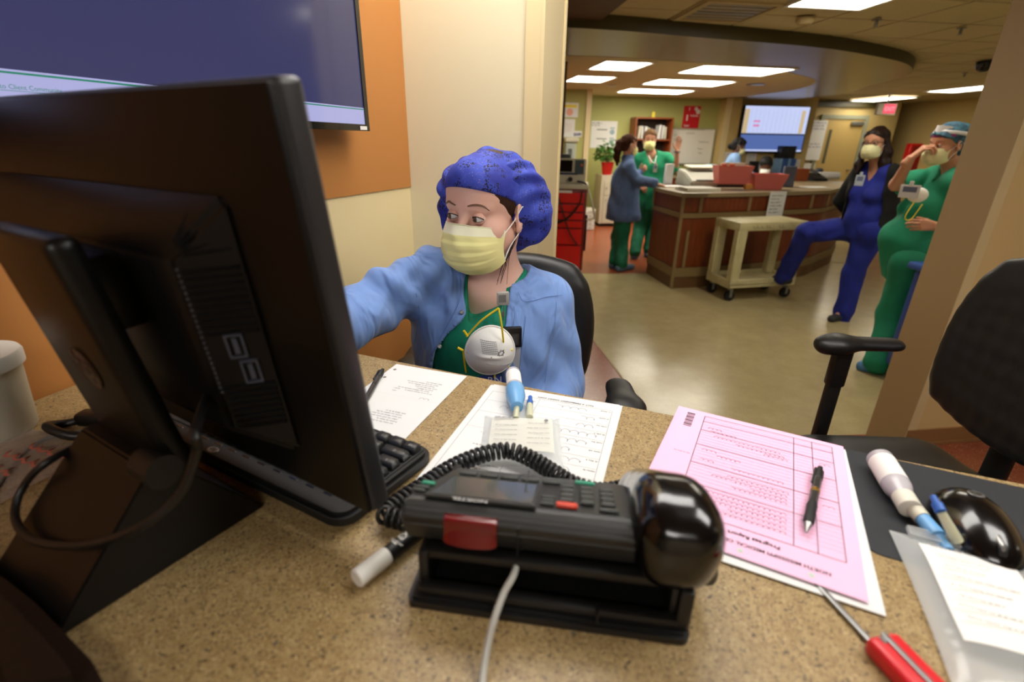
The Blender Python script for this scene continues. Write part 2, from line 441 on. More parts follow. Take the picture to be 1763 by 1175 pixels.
M_PINK = mat('pink paper', rgb(248, 192, 222), 0.75)
M_SKIN = mat('skin', rgb(234, 186, 164), 0.5, scale=30, sss=0.12, col2=rgb(238, 190, 172))
M_SKIN2 = mat('tanned skin', rgb(206, 148, 118), 0.5)
M_SKIN3 = mat('brown skin', rgb(96, 60, 44), 0.5)
M_HAIR = mat('brown hair', rgb(58, 36, 25), 0.5, spec=0.3, var=0.5, scale=60, stretch=(8, 8, 1), bump=0.5, bscale=120)
M_HAIRD = mat('dark hair', rgb(34, 19, 14), 0.5, spec=0.25, var=0.4, scale=60, stretch=(6, 6, 1))
M_HAIRS = mat('sandy hair', rgb(128, 98, 64), 0.55, var=0.3, scale=80)
M_HAIRB = mat('black hair', rgb(18, 15, 15), 0.6, spec=0.25, var=0.4, scale=60)
M_CHAMB = mat('chambray', rgb(112, 146, 206), 0.8, var=0.05, scale=25, bump=0.25, bscale=900, sheen=0.2, fold=1.0, fscale=9)
M_DENIM = mat('dusty blue cotton', rgb(88, 112, 156), 0.85, var=0.1, scale=12, fold=0.6, fscale=6)
M_LBLUE = mat('light blue cotton', rgb(126, 160, 206), 0.85)
M_SCRUB = mat('green scrubs', rgb(0, 128, 98), 0.8, var=0.1, scale=18, bump=0.2, bscale=700, fold=0.5, fscale=10)
M_SCRUBB = mat('bright green scrubs', rgb(18, 144, 100), 0.8, var=0.1, scale=14, fold=0.6, fscale=6)
M_SCRUBD = mat('deep green scrubs', rgb(10, 108, 76), 0.8, var=0.1, scale=14, fold=0.6, fscale=6)
M_NAVY = mat('royal blue scrubs', rgb(20, 36, 140), 0.8, var=0.12, scale=12, fold=0.6, fscale=6)
M_KNIT = mat('black knit', rgb(14, 13, 14), 0.9)
M_MASKY = mat('yellow mask cloth', rgb(244, 238, 164), 0.85, bump=0.2, bscale=1200)
M_MASKW = mat('white mask cloth', rgb(248, 248, 244), 0.85, bump=0.2, bscale=1200)
M_SHOEC = mat('blue shoe cover', rgb(92, 122, 150), 0.6, var=0.2, scale=60)
M_WOOD = mat('cherry laminate', rgb(128, 62, 26), 0.4, scale=9, stretch=(6, 6, 0.6), col2=rgb(104, 46, 16))
M_TRIMB = mat('taupe trim', rgb(136, 114, 74), 0.5)
M_TOEB = mat('brown toe kick', rgb(104, 74, 42), 0.5)
M_CTOP = mat('grey brown laminate top', rgb(150, 132, 100), 0.35)
M_SHELFW = mat('cherry shelf wood', rgb(140, 70, 34), 0.4)
M_CART = mat('stained cream plastic', rgb(206, 196, 150), 0.5, scale=7, col2=rgb(186, 174, 128))
M_LAMP = mat('lamp diffuser', rgb(255, 250, 235), 0.5, emit=(1.0, 0.93, 0.78, 1), estr=E_BACK)
M_LAMPH = mat('hall lamp diffuser', rgb(255, 250, 235), 0.5, emit=(1.0, 0.93, 0.78, 1), estr=E_HALL)
M_LAMPD = mat('station lamp diffuser', rgb(255, 252, 245), 0.5, emit=(1.0, 0.97, 0.92, 1), estr=E_DESK)
M_DESK = speckle('speckled laminate', rgb(143, 117, 74), rgb(171, 147, 102), [(330.0, 0.585, rgb(128, 100, 60)), (420.0, 0.63, rgb(194, 170, 124)), (300.0, 0.622, rgb(84, 70, 50)), (400.0, 0.645, rgb(44, 44, 44)), (150.0, 0.70, rgb(96, 88, 76))], 0.4, 110.0)
M_TERR = speckle('tan terrazzo', rgb(176, 160, 116), rgb(190, 174, 130), [(160.0, 0.62, rgb(160, 142, 98)), (220.0, 0.66, rgb(206, 192, 152))], 0.2, 5.0)
M_REDT = speckle('red terrazzo', rgb(140, 74, 50), rgb(152, 84, 58), [(150.0, 0.64, rgb(190, 150, 120)), (200.0, 0.66, rgb(92, 44, 32))], 0.22, 6.0)
M_REDV = speckle('brick red vinyl', rgb(150, 76, 44), rgb(160, 84, 50), [(120.0, 0.66, rgb(132, 62, 36))], 0.3, 4.0)

# ------------------------------------------------------------------ the room
ZC = 2.45
f = MB(); f.box((3, 5, -0.05), (16, 20, 0.1)); struct('floor', f, M_TERR)
f = MB(); f.prism([(-2.5, -3), (3.2, -3), (3.2, 2.45), (2.0, 2.36), (0.86, 2.28), (0.70, 3.5), (0.52, 4.8), (-2.5, 4.8)], 0.0, 0.003); struct('floor_1', f, M_REDT)
f = MB(); f.prism([(-1.5, 5.87), (2.4, 5.99), (2.4, 8.2), (3.8, 8.6), (3.8, 11), (-1.5, 11)], 0.0, 0.003); struct('floor_2', f, M_REDV)
# red inlay seam strips
f = MB(); f.prism([(0.853, 2.28), (0.867, 2.28), (0.707, 3.5), (0.527, 4.8), (0.513, 4.8), (0.693, 3.5)], 0.003, 0.005); struct('trim_1', f, M_TAN)

WAZ = 19.0; W0 = Vector((-0.757, 0.657, 0)); wd = azv(WAZ); wn = Vector((wd.y, -wd.x, 0))   # wn points into the station
LW = frame(W0, WAZ)           # x along the wall, y to the left (into the wall)
CORN = 1.20
f = MB(); f.box((-0.7+CORN/2, 0.075, ZC/2+0.0), (1.4+CORN, 0.15, ZC)); struct('wall_left', f, M_CREAM, M=LW)
# painted bands: thin coats with their own edge, bounded by the stripe heights measured on the wall
zs1 = PL(630, 332.5, W0, WAZ).z; f = MB(); f.box((-0.7+CORN/2, -0.002, (zs1+ZC)/2), (1.4+CORN, 0.004, ZC-zs1)); struct('trim_2', f, M_ORANGE, M=LW)
f = MB(); f.box(((0.45+CORN)/2, -0.002, 1.04/2), (CORN-0.45, 0.004, 1.04)); f.box((-0.475, -0.002, zs1/2), (1.85, 0.004, zs1)); struct('trim_3', f, M_ORANGE, M=LW)
# wall facing the desk, with its end (the door jamb of the station)
C0 = W0+wd*CORN
E0 = PL(919, 430, C0, WAZ+90); LEN = (Vector((E0.x, E0.y, 0))-C0).dot(azv(WAZ+90))
BW = frame(C0, WAZ+90)
f = MB(); f.box((LEN/2-0.1, 0.12, ZC/2), (LEN+0.2, 0.24, ZC)); struct('wall_back', f, M_PALE, M=BW)
f = MB(); f.box((LEN+0.004, 0.12, ZC/2), (0.008, 0.25, ZC)); struct('trim_4', f, M_JAMB, M=BW)
f = MB(); f.box((LEN-0.02, -0.004, ZC/2), (0.046, 0.006, ZC)); f.box((LEN+0.008, 0.001, ZC/2), (0.012, 0.016, ZC)); f.box((LEN+0.009, 0.243, ZC/2), (0.012, 0.012, ZC)); struct('trim_5', f, M_JAMB, M=BW)
# pillar / alcove on the right
A = Vector((1.995, 2.355, 0)); B = Vector((2.125, 2.257, 0)); C = Vector((2.62, 2.33, 0)); Dn = azv(171)
f = MB(); f.prism([A[:2], B[:2], C[:2], (C+Vector((0.15, 0.02, 0)))[:2], (C+Vector((0.13, 0.19, 0)))[:2]], 0, ZC); struct('wall_right', f, M_ALCOVE)
nA = (B-A).normalized(); on = Vector((-nA.y, nA.x, 0))*-1
f = MB(); f.prism([(A+nA*0.0)[:2], (B+nA*0.0)[:2], (B+Vector((-0.004, -0.004, 0)))[:2], (A+Vector((-0.004, -0.004, 0)))[:2]], 0, ZC); struct('pillar_end_shade', f, M_TAN)  # thin darker tan coat paints the shade on the pillar's end face
bc = (C-B).normalized(); bn = Vector((bc.y, -bc.x, 0))
f = MB(); f.prism([(B+bn*0.003)[:2], (B+bc*0.055+bn*0.003)[:2], (B+bc*0.055)[:2], B[:2]], 0, ZC); struct('trim_7', f, M_JAMB)
f = MB(); f.prism([C[:2], (C+Dn*2.2)[:2], (C+Dn*2.2+Vector((0.2, 0, 0)))[:2], (C+Vector((0.2, 0, 0)))[:2]], 0, ZC); struct('wall_side', f, M_ALCOVE)
def skirting(name, a, b, off, h=0.10):
    d = (b-a).normalized(); n = Vector((d.y, -d.x, 0))*off
    q = MB(); q.prism([a[:2], b[:2], (b+n)[:2], (a+n)[:2]], 0.004, h); q.prism([a[:2], b[:2], (b+n*1.5)[:2], (a+n*1.5)[:2]], 0.004, 0.02); struct(name, q, M_BBROWN)
skirting('baseboard_right', B+bc*0.002, C, 0.012); skirting('baseboard_side', C, C+Dn*2.1, 0.012)
# room ends behind and beside the camera
f = MB(); f.box((0.3, -2.6, ZC/2), (6.5, 0.15, ZC)); struct('wall_rear', f, M_PALE)
# corridor and far walls
ZD = 2.36
G0 = Pz(1020, 163, ZD); GAZ = 83.0; gd = azv(GAZ)
GW = frame((G0.x, G0.y, 0), GAZ)
gl = (PL(1238, 200, G0, GAZ)-G0).dot(gd)
f = MB(); f.box((gl/2-0.3, 0.08, 1.3), (gl+0.9, 0.16, 2.6)); struct('wall_green', f, M_GREEN, M=GW)
GL = Pz(1011, 152, ZD); GLW = frame((GL.x, GL.y, 0), GAZ)
f = MB(); f.box((-0.75, 0.08, 1.3), (1.5, 0.16, 2.6)); struct('wall_green_2', f, M_GREEN, M=GLW)
f = MB(); f.box((0.045, 0.3, 1.3), (0.09, 0.66, 2.6)); struct('trim_8', f, M_JAMB, M=GLW)
pl0 = (PL(1237, 200, G0, GAZ)-G0).dot(gd); pl1 = (PL(1263, 200, G0, GAZ)-G0).dot(gd); tv1 = (PL(1408, 180, G0, GAZ)-G0).dot(gd)
f = MB(); f.box(((pl0+pl1)/2, 0.0, 1.3), (pl1-pl0, 0.5, 2.6)); struct('column', f, M_BEIGE, M=GW)
f = MB(); f.box((pl0+0.06, -0.253, 1.3), (0.12, 0.006, 2.6)); struct('trim_9', f, M_CREAM, M=GW)
f = MB(); f.box(((pl1+tv1)/2, 0.08, 1.3), (tv1-pl1, 0.16, 2.6)); struct('wall_screen', f, M_BEIGE, M=GW)
f = MB(); f.box((tv1-0.04, 0.5, 1.3), (0.08, 0.9, 2.6)); struct('wall_screen_return', f, M_BEIGE, M=GW)
DW0 = G0+gd*tv1+Vector((-gd.y, gd.x, 0))*0.9
DW = frame((DW0.x, DW0.y, 0), GAZ)
f = MB(); f.box((1.2, 0.08, 1.3), (3.0, 0.16, 2.6)); struct('wall_far', f, M_BEIGE, M=DW)
f = MB(); f.box((1.2, -0.02, 2.38), (2.6, 0.1, 0.12)); struct('trim_10', f, M_OLIVE, M=DW)
R0 = Pz(1546, 181, ZC); R1 = Pz(1682, 171, ZC); rd = (R1-R0); rd.z = 0; RAZ = math.degrees(math.atan2(rd.x, rd.y)); RW = frame((R0.x, R0.y, 0), RAZ)
f = MB(); f.box((2.0, 0.08, 1.3), (5.0, 0.16, 2.6)); struct('wall_corridor', f, M_BEIGE, M=RW)
f = MB(); f.box((-0.1, -0.1, 1.3), (0.26, 0.3, 2.6)); struct('column_2', f, M_TAN, M=RW)
bw = Py(970, 250, 6.25)
f = MB(); f.box((bw.x-0.6, 6.33, 1.25), (1.2, 0.16, 2.5)); struct('wall_brown', f, M_BROWN)
f = MB(); f.box((-1.3, 6.5, 1.25), (0.15, 9.0, 2.5)); struct('wall_west', f, M_PALE)

# ceilings -----------------------------------------------------------------
f = MB(); f.box((3, 5, ZC+0.06), (16, 18, 0.1)); ceil = struct('ceiling', f, M_GRID)
ga = azv(83.0); gb = azv(-7.0); pitch_t = 0.61
tm = MB(); tm.box((0, 0, 0.004), (pitch_t-0.022, pitch_t-0.022, 0.012))
tme = None
g0 = Pz(1126, 47, ZC); GA = frame((g0.x, g0.y, ZC), 83.0)
lamps_hall = []
for i in range(-3, 14):
    for j in range(-8, 12):
        p = GA @ Vector(((i+0.5)*pitch_t, (j+0.5)*pitch_t, 0))
        if p.y < 2.2 or p.y > 10.5 or p.x < 0.2 or p.x > 8.0 or p.x/p.y < 0.05: continue
        if p.x > 0.8 and 0.0 < (p-Vector((2.2, 8.2, 0))).length and ((p.x-2.0)/2.3)**2+((p.y-9.0)/3.2)**2 < 1: continue
        if tme is None:
            o = obj('ceiling_tile', tm, M_CEIL, ceil, M=GA @ T((i+0.5)*pitch_t, (j+0.5)*pitch_t, 0)); tme = o.data
        else: share('ceiling_tile', tme, ceil, GA @ T((i+0.5)*pitch_t, (j+0.5)*pitch_t, 0))
# oval canopy: ring and lower disc
kz = (ZD-CAMZ)/0.9
ringp = [(-1.1, 4.6), (0.6, 4.76), (1.59, 5.04), (2.83, 5.41), (3.67, 5.83), (4.46, 6.38), (5.10, 7.2), (5.37, 8.1), (5.6, 9.0), (5.9, 10.0)]
ringp = [(x*kz, y*kz) for x, y in ringp]
rs = [p[:2] for p in spline([Vector((x, y, 0)) for x, y in ringp], 8)]+[(5.2, 11.0), (-1.1, 11.0)]
f = MB(); f.prism(rs, ZD-0.017, ZC+0.02, mi=0); f.mi = [1]+[0]*(len(f.f)-1); canopy = struct('ceiling_canopy', f, [M_OLIVE, M_RING])
discp = [(-1.1, 5.95), (0.54, 6.12), (1.37, 6.27), (2.88, 6.74), (3.69, 7.33), (4.39, 8.09), (4.69, 9.22), (4.46, 10.46)]
discp = [(x*kz, y*kz) for x, y in discp]
ds = [p[:2] for p in spline([Vector((x, y, 0)) for x, y in discp], 8)]+[(3.6, 11.0), (-1.1, 11.0)]
f = MB(); f.prism(ds, ZD-0.02, ZD+0.02); struct('ceiling_disc', f, M_CEILW)
# brown soffit along the corridor's left side
s0 = Pz(1080, 0, 2.40); s1 = Pz(973, 85, 2.40); sd = (s1-s0).normalized()
a_ = s0-sd*1.6; f = MB(); f.prism([a_[:2], s1[:2], (s1+Vector((-0.05, 0.4, 0)))[:2], (-1.2, 6.3), (-1.2, a_.y)], 2.40, ZC+0.01); struct('ceiling_soffit', f, M_BROWN)

# ceiling lamps --------------------------------------------------------------
def troffer(center, az, lx, ly, mt, label, group=None, z=None):
    M = frame((center[0], center[1], center[2] if z is None else z), az)
    t = thing('ceiling_light', label, 'ceiling light', M, group)
    fr = MB(); w = 0.03
    for s in (-1, 1):
        fr.box((0, s*(ly/2-w/2), -0.006), (lx, w, 0.02)); fr.box((s*(lx/2-w/2), 0, -0.006), (w, ly-2*w, 0.02))
    obj('frame', fr, M_WHITE, t)
    d = MB(); n = 2 if lx > 0.9 else 2
    for q in range(n):
        w2 = (lx-2*w)/n; d.box((-lx/2+w+w2*(q+0.5), 0, -0.004), (w2-0.012, ly-2*w, 0.012))
    obj('diffuser', d, mt, t)
    return t
def quad_center(ps, z): 
    q = [Pz(x, y, z) for x, y in ps]; return sum(q, Vector())/4
zt = ZD-0.012
for ps, lx, lab in (([(1205, 110), (1362, 117), (1315, 131), (1175, 122)], 1.2, 'long bright ceiling panel nearest the glossy canopy rim, above the counter'),
                ([(1135, 132.5), (1262, 138), (1230, 149.5), (1110, 144)], 1.2, 'long bright ceiling panel, middle one of the row of three'),
                ([(1085, 149.5), (1195, 154), (1168, 162.5), (1063, 158)], 1.2, 'long bright ceiling panel right above the green wall'),
                ([(1042, 101.5), (1120, 106), (1090, 121), (1016, 117.5)], 0.6, 'short bright ceiling panel beside the long ones, nearer of two'),
                ([(992, 127.5), (1058, 130), (1038, 142), (976, 139)], 0.6, 'short bright ceiling panel in front of the bulletin board wall, farther of two')):
    c = quad_center(ps, zt); troffer(c, 81.0, lx, 0.72, M_LAMP, lab)
zh = ZC-0.004+0.0
c = quad_center([(1520, 164), (1562, 167), (1520, 175), (1478, 173)], zh); troffer(c, 83, 0.62, 1.2, M_LAMPH, 'bright ceiling panel just above the exit sign')
c = Pz(1672, 152, zh); troffer(c, 83, 0.62, 1.2, M_LAMPH, 'bright ceiling panel partly hidden behind the tan pillar end')
c = Pz(1530, -30, zh); troffer(c, 83, 0.62, 1.2, M_LAMPH, 'bright ceiling panel cut off by the top of the picture')
# the station's own lamps, above the desk
for k, (x, y, az) in enumerate(((-0.25, -1.35, 109), (1.15, 0.35, 109), (0.15, 1.28, 109))):
    troffer((x, y, zh), az, 1.2, 0.6, M_LAMPD, ['ceiling light panel behind the near edge of the reception counter', 'ceiling light panel above the empty black chair', 'ceiling light panel above the seated nurse'][k])
# corridor lamps past the pillar
for (x, y, l) in ((4.6, 2.6, 'near'), (4.6, 0.4, 'far')):
    troffer((x, y, zh), 83, 0.62, 1.2, M_LAMPH, 'corridor ceiling light panel behind the pillar, at its %s side' % l)

# ================================================================== the reception counter
DZ = 1.115
# ---- counter top with rounded nose; cut against the left wall
e0 = Vector((-0.309, 0.878, 0)); ed = azv(111.4)
pw = None
for k in range(400):                      # where the front edge meets the wall
    p = e0-ed*k*0.005
    if (p-W0).dot(wn) <= 0.004: break
pL = p; pR = e0+ed*1.75
near = [pR+azv(201.4)*0.62, Vector((-0.05, 0.10, 0)), W0-wd*0.55+wn*0.004, ]
f = MB()
bmx = bmesh.new(); poly = [pL, pR]+near
vs = [bmx.verts.new((p.x, p.y, DZ)) for p in poly][::-1]
fc = bmx.faces.new(vs); r_ = bmesh.ops.extrude_face_region(bmx, geom=[fc])
for v in [g for g in r_['geom'] if isinstance(g, bmesh.types.BMVert)]: v.co.z -= 0.042
bmesh.ops.recalc_face_normals(bmx, faces=bmx.faces[:])
bmesh.ops.bevel(bmx, geom=[e for e in bmx.edges if abs(e.verts[0].co.z-e.verts[1].co.z) < 1e-4], offset=0.008, segments=3, affect='EDGES')
f.bm(bmx)
counter = thing('reception_counter', 'long speckled tan counter in front, holding the monitor and phone', 'counter')
obj('countertop', f, M_DESK, counter, smooth=True)
f = MB()
q0 = pL-ed*-0.05+azv(201.4)*0.42; q1 = pR+azv(201.4)*0.42-ed*0.05
f.prism([q0[:2], q1[:2], (q1+azv(201.4)*0.03)[:2], (q0+azv(201.4)*0.03)[:2]], 0.0, DZ-0.042); obj('front_panel', f, M_WOOD, counter)
f = MB(); q2 = pR-ed*0.06; f.prism([q2[:2], (q2+ed*0.03)[:2], (q2+ed*0.03+azv(201.4)*0.42)[:2], (q2+azv(201.4)*0.42)[:2]], 0.0, DZ-0.042); obj('end_panel', f, M_WOOD, counter)

# ---- wall screen
TVP = W0+wn*0.06
def tvp(px, py):
    P = PL(px, py, TVP, WAZ); return (P-TVP).dot(wd), P.z
tr, tb = tvp(629, 226)[0], tvp(632, 226)[1]
tl = -0.10; tt = tb+0.62
TM = frame((TVP.x, TVP.y, 0), WAZ)          # x along the wall, -y towards the station
tv = thing('wall_television', 'large dark flat screen on the orange wall above the counter', 'television', TM)
f = MB(); w = 0.016
f.box(((tl+tr)/2, 0.0, tb+w/2), (tr-tl, 0.03, w)); f.box(((tl+tr)/2, 0.0, tt-w/2), (tr-tl, 0.03, w))
f.box((tl+w/2, 0, (tb+tt)/2), (w, 0.03, tt-tb-2*w)); f.box((tr-w/2, 0, (tb+tt)/2), (w, 0.03, tt-tb-2*w))
obj('bezel', f, M_BLACKG, tv)
f = MB(); f.box(((tl+tr)/2, 0.028, (tb+tt)/2), (tr-tl-0.03, 0.03, tt-tb-0.03)); f.box(((tl+tr)/2-0.1, 0.035, tb-0.012), (0.12, 0.012, 0.03)); obj('back_case', f, M_BLACK, tv)
M_TVS = mat('screen glow', rgb(20, 20, 26), 0.12, emit=rgb(80, 84, 140), estr=0.44, spec=0.6)
M_TVB = mat('screen band', rgb(30, 30, 40), 0.12, emit=rgb(188, 190, 240), estr=0.8)
M_TVG = mat('screen green', rgb(10, 60, 50), 0.3, emit=rgb(40, 140, 110), estr=0.7)
zb = tvp(618, 186)[1]
f = MB(); f.box(((tl+tr)/2, -0.006, (zb+tt-w)/2), (tr-tl-2*w, 0.012, tt-w-zb)); obj('screen', f, M_TVS, tv)
f = MB(); f.box(((tl+tr)/2, -0.006, (zb+tb+w)/2), (tr-tl-2*w, 0.012, zb-tb-w)); bd = obj('screen_band', f, M_TVB, tv)
f = MB(); f.box(((tl+tr)/2, -0.0125, zb-0.004), (tr-tl-2*w, 0.001, 0.0025)); obj('band_line', f, M_TVG, bd)
f = MB(); MT = T(0, -0.0128, 0) @ RX(90)
f.text('to Client Community', 0.0082, T(tvp(-2, 150)[0]-0.006, -0.0128, zb-0.0235) @ RX(90)); x_ = tvp(-2, 150)[0]-0.006
f.box((x_+0.038, -0.0128, zb-0.0255), (0.076, 0.0006, 0.0006))
x_ = tvp(128, 158)[0]; f.text('Platform Version', 0.0082, T(x_, -0.0128, zb-0.0235) @ RX(90))
f.box((x_+0.032, -0.0128, zb-0.0255), (0.064, 0.0006, 0.0006)); obj('link_lettering', f, M_TVG, bd)
f = MB(); f.box((tr-0.03, -0.0165, tb+0.007), (0.03, 0.001, 0.009)); obj('sticker', f, M_WHITE, tv)
f = MB(); f.box(((tl+tr)/2, 0.05, (tb+tt)/2), (0.3, 0.018, 0.3)); obj('wall_mount', f, M_BLACK, tv)

# ---- computer seen from behind
MM = frame((-0.364, 0.53, DZ), 120.0)       # x along the screen, y away from the camera
M_CASE = mat('black satin case', rgb(11, 10, 10), 0.42, bump=0.08, bscale=700, spec=0.3)
M_EDGE = mat('dark grey rim', rgb(42, 42, 44), 0.36, spec=0.4)
M_NECK = mat('black satin stand', rgb(13, 12, 11), 0.36, spec=0.35)
pc = thing('desktop_computer', 'big black all-in-one computer seen from behind on the counter', 'computer', MM)
PT = T(0, 0, 0.052) @ RX(6.0)
f = MB(); f.rbox((0, -0.0195, 0.186), (0.557, 0.007, 0.369), 0.003, 2, PT); obj('back_case', f, M_CASE, pc, True)
f = MB(); f.rbox((0, -0.0075, 0.186), (0.562, 0.022, 0.374), 0.005, 3, PT); obj('screen_rim', f, M_EDGE, pc, True)
f = MB(); f.box((0, 0.0035, 0.186), (0.53, 0.003, 0.34), PT); obj('screen', f, mat('lit display', rgb(20, 22, 28), 0.2, emit=rgb(200, 210, 230), estr=0.9), pc)
f = MB()
def frustum(f, xo, zo, yo, xi, zi, yi, M, bev=0.006):
    vs = [(xo[0], yo, zo[0]), (xo[1], yo, zo[0]), (xo[1], yo, zo[1]), (xo[0], yo, zo[1]), (xi[0], yi, zi[0]), (xi[1], yi, zi[0]), (xi[1], yi, zi[1]), (xi[0], yi, zi[1])]
    bm = bmesh.new(); V = [bm.verts.new(v) for v in vs]
    for q in [(0, 1, 2, 3), (7, 6, 5, 4), (0, 4, 5, 1), (1, 5, 6, 2), (2, 6, 7, 3), (3, 7, 4, 0)]: bm.faces.new([V[i] for i in q])
    bmesh.ops.recalc_face_normals(bm, faces=bm.faces[:])
    bmesh.ops.bevel(bm, geom=bm.edges[:], offset=bev, segments=3 if bev > 0.002 else 1, affect='EDGES'); f.bm(bm, M)
frustum(f, (-0.27, 0.203), (0.045, 0.300), -0.022, (-0.235, 0.158), (0.085, 0.252), -0.062, PT)
housing = obj('rear_housing', f, M_CASE, pc, True)
# vents lie on the sloping right and top flanks of the housing
u = Vector((0.203-0.158, 0.040, 0)).normalized(); nrm = Vector((0.040, -0.045, 0)).normalized()
sm = MB(); sm.rbox((0, 0, 0), (0.044, 0.0022, 0.0030), 0.0008, 1); sme = None
def flank(z): return PT @ axes(Vector((0.1805, -0.042, z))+nrm*0.0012, u, -nrm, Vector((0, 0, 1)))
M_SLAT = mat('vent slat', rgb(15, 15, 15), 0.7, spec=0.12)
for z in [0.185+0.0062*i for i in range(10)]+[0.088+0.0062*i for i in range(8)]:
    if sme is None: o = obj('vent_slat', sm, M_SLAT, housing, M=flank(z)); sme = o.data
    else: share('vent_slat', sme, housing, flank(z))
for i in range(7):          # fan of slats turning the upper right corner
    a = i/6*80+5; M = PT @ T(0.160+0.022*math.sin(math.radians(a)), -0.0405, 0.253+0.024*math.cos(math.radians(a))) @ axes((0, 0, 0), (math.sin(math.radians(a))*0.72, 0.69, math.cos(math.radians(a))*0.72), (0.69*math.sin(math.radians(a)), -0.72, 0.69*math.cos(math.radians(a))), (-math.cos(math.radians(a)), 0, math.sin(math.radians(a))))
    share('vent_slat', sme, housing, M @ Matrix.Diagonal((0.85, 1.0, 1, 1)))
dm = MB(); dm.box((0, 0, 0), (0.0016, 0.0016, 0.0022)); dme = None
for i in range(24):
    M = PT @ T(0.1625, -0.0585, 0.128+i*0.005)
    if dme is None: o = obj('vent_slot', dm, mat('slot grey', rgb(90, 92, 100), 0.5), housing, M=M); dme = o.data
    else: share('vent_slot', dme, housing, M)
M_PORT = mat('port metal', rgb(92, 100, 120), 0.4, metal=0.6)
for z in (0.146, 0.172):
    f = MB(); q = flank(z) @ T(0.006 if z < 0.15 else 0.0, 0, 0); w_, h_ = 0.013, 0.021
    f.box((0, 0.0, h_/2), (w_, 0.003, 0.0018), q); f.box((0, 0, -h_/2), (w_, 0.003, 0.0018), q); f.box((w_/2, 0, 0), (0.0018, 0.003, h_+0.0018), q); f.box((-w_/2, 0, 0), (0.0018, 0.003, h_+0.0018), q)
    f.box((0, 0.0005, 0.0), (0.004, 0.003, h_-0.006), q); obj('port', f, M_PORT, housing)
f = MB(); f.rbox((0.02, -0.075, 0.215), (0.12, 0.035, 0.07), 0.006, 2, PT); obj('hinge_block', f, M_NECK, pc, True)
# leaning neck slab
nb = Vector((0.054, -0.113, 0.10)); nt_ = Vector((0.054, -0.147, 0.315)); zz = (nt_-nb).normalized(); yy = Vector((1, 0, 0)).cross(zz)*-1
NM = axes(nb, (1, 0, 0), zz.cross(Vector((1, 0, 0))), zz); hl = (nt_-nb).length
f = MB(); f.rbox((0, 0.012, hl/2-0.012), (0.134, 0.024, hl+0.022), 0.009, 3, NM); neck = obj('neck', f, M_NECK, pc, True)
f = MB(); LM = NM @ T(0.008, -0.0006, 0.095) @ RX(90)
f.lathe([(0.019, 0), (0.0205, 0.0008), (0.021, 0.0004)], 28, LM); f.text('hp', 0.034, LM @ T(-0.0185, -0.007, 0.0009), bold=0.0006)
obj('round_emblem', f, mat('dark copper emblem', rgb(58, 30, 16), 0.25, metal=0.4), neck)
# wedge foot
f = MB(); bm = bmesh.new(); prof = [(-0.034, 0), (-0.222, 0), (-0.224, 0.004), (-0.128, 0.108), (-0.112, 0.108)]
V0 = [bm.verts.new((-0.012, y, z)) for y, z in prof]; V1 = [bm.verts.new((0.122, y, z)) for y, z in prof]; n_ = len(prof)
bm.faces.new(V0); bm.faces.new(V1[::-1])
for i in range(n_): bm.faces.new([V0[i], V1[i], V1[(i+1) % n_], V0[(i+1) % n_]])
bmesh.ops.recalc_face_normals(bm, faces=bm.faces[:]); bmesh.ops.bevel(bm, geom=bm.edges[:], offset=0.002, segments=2, affect='EDGES'); f.bm(bm)
obj('foot', f, M_NECK, pc, True)
f = MB(); f.cone((0.10, -0.12, 0.105), (0.131, -0.12, 0.105), 0.016, n=20); obj('hinge_pin', f, M_BLACK, pc, True)

# cable loop lying over the foot
wn_ = Vector((0, -(0.108), 0.096)).normalized()
def on_wedge(px, py, off=0.014):
    c = MM.inverted() @ CAM0; d = MM.inverted().to_3x3() @ ray(px, py); p0 = Vector((0, -0.222, 0))+wn_*off
    return MM @ (c+d*((p0-c).dot(wn_)/d.dot(wn_)))
pts = [MM @ Vector((0.128, -0.068, 0.16)), on_wedge(336, 745, 0.05), on_wedge(339, 775, 0.03)]+[on_wedge(x, y, 0.012) for x, y in [(310, 850), (241, 908), (144, 939), (57, 931), (26, 890), (40, 839), (86, 793)]]+[MM @ Vector((-0.03, -0.10, 0.085))]
f = MB(); f.tube(spline(pts, 10), 0.0036, 10); tag(obj('power_cable', f, M_BLACK, None, True), 'thick black cable looping over the foot of the computer stand', 'cable')
pts = [Pz(-40, 885, DZ+0.003), Pz(0, 832, DZ+0.003), Pz(45, 778, DZ+0.003), Pz(90, 752, DZ+0.005), Pz(150, 741, DZ+0.006), Pz(185, 735, DZ+0.004)]
f = MB(); f.tube(spline(pts, 8), 0.0022, 8); tag(obj('grey_cable', f, mat('grey cable', rgb(120, 118, 112), 0.5), None, True), 'thin grey cable running out of the picture beside the white tub', 'cable')
c_ = Pz(133, 733, DZ+0.008); f = MB()
f.tube([c_+Vector((0.035*math.cos(a), 0.022*math.sin(a), 0.006*math.sin(2*a))) for a in [2*PI*i/28 for i in range(28)]], 0.0065, 10, closed=True)
f.rbox((c_.x+0.02, c_.y+0.012, c_.z+0.006), (0.05, 0.024, 0.02), 0.006, 2); tag(obj('cable_coil', f, M_BLACK, None, True), 'small coil of thick black cable on the counter behind the computer stand', 'cable')

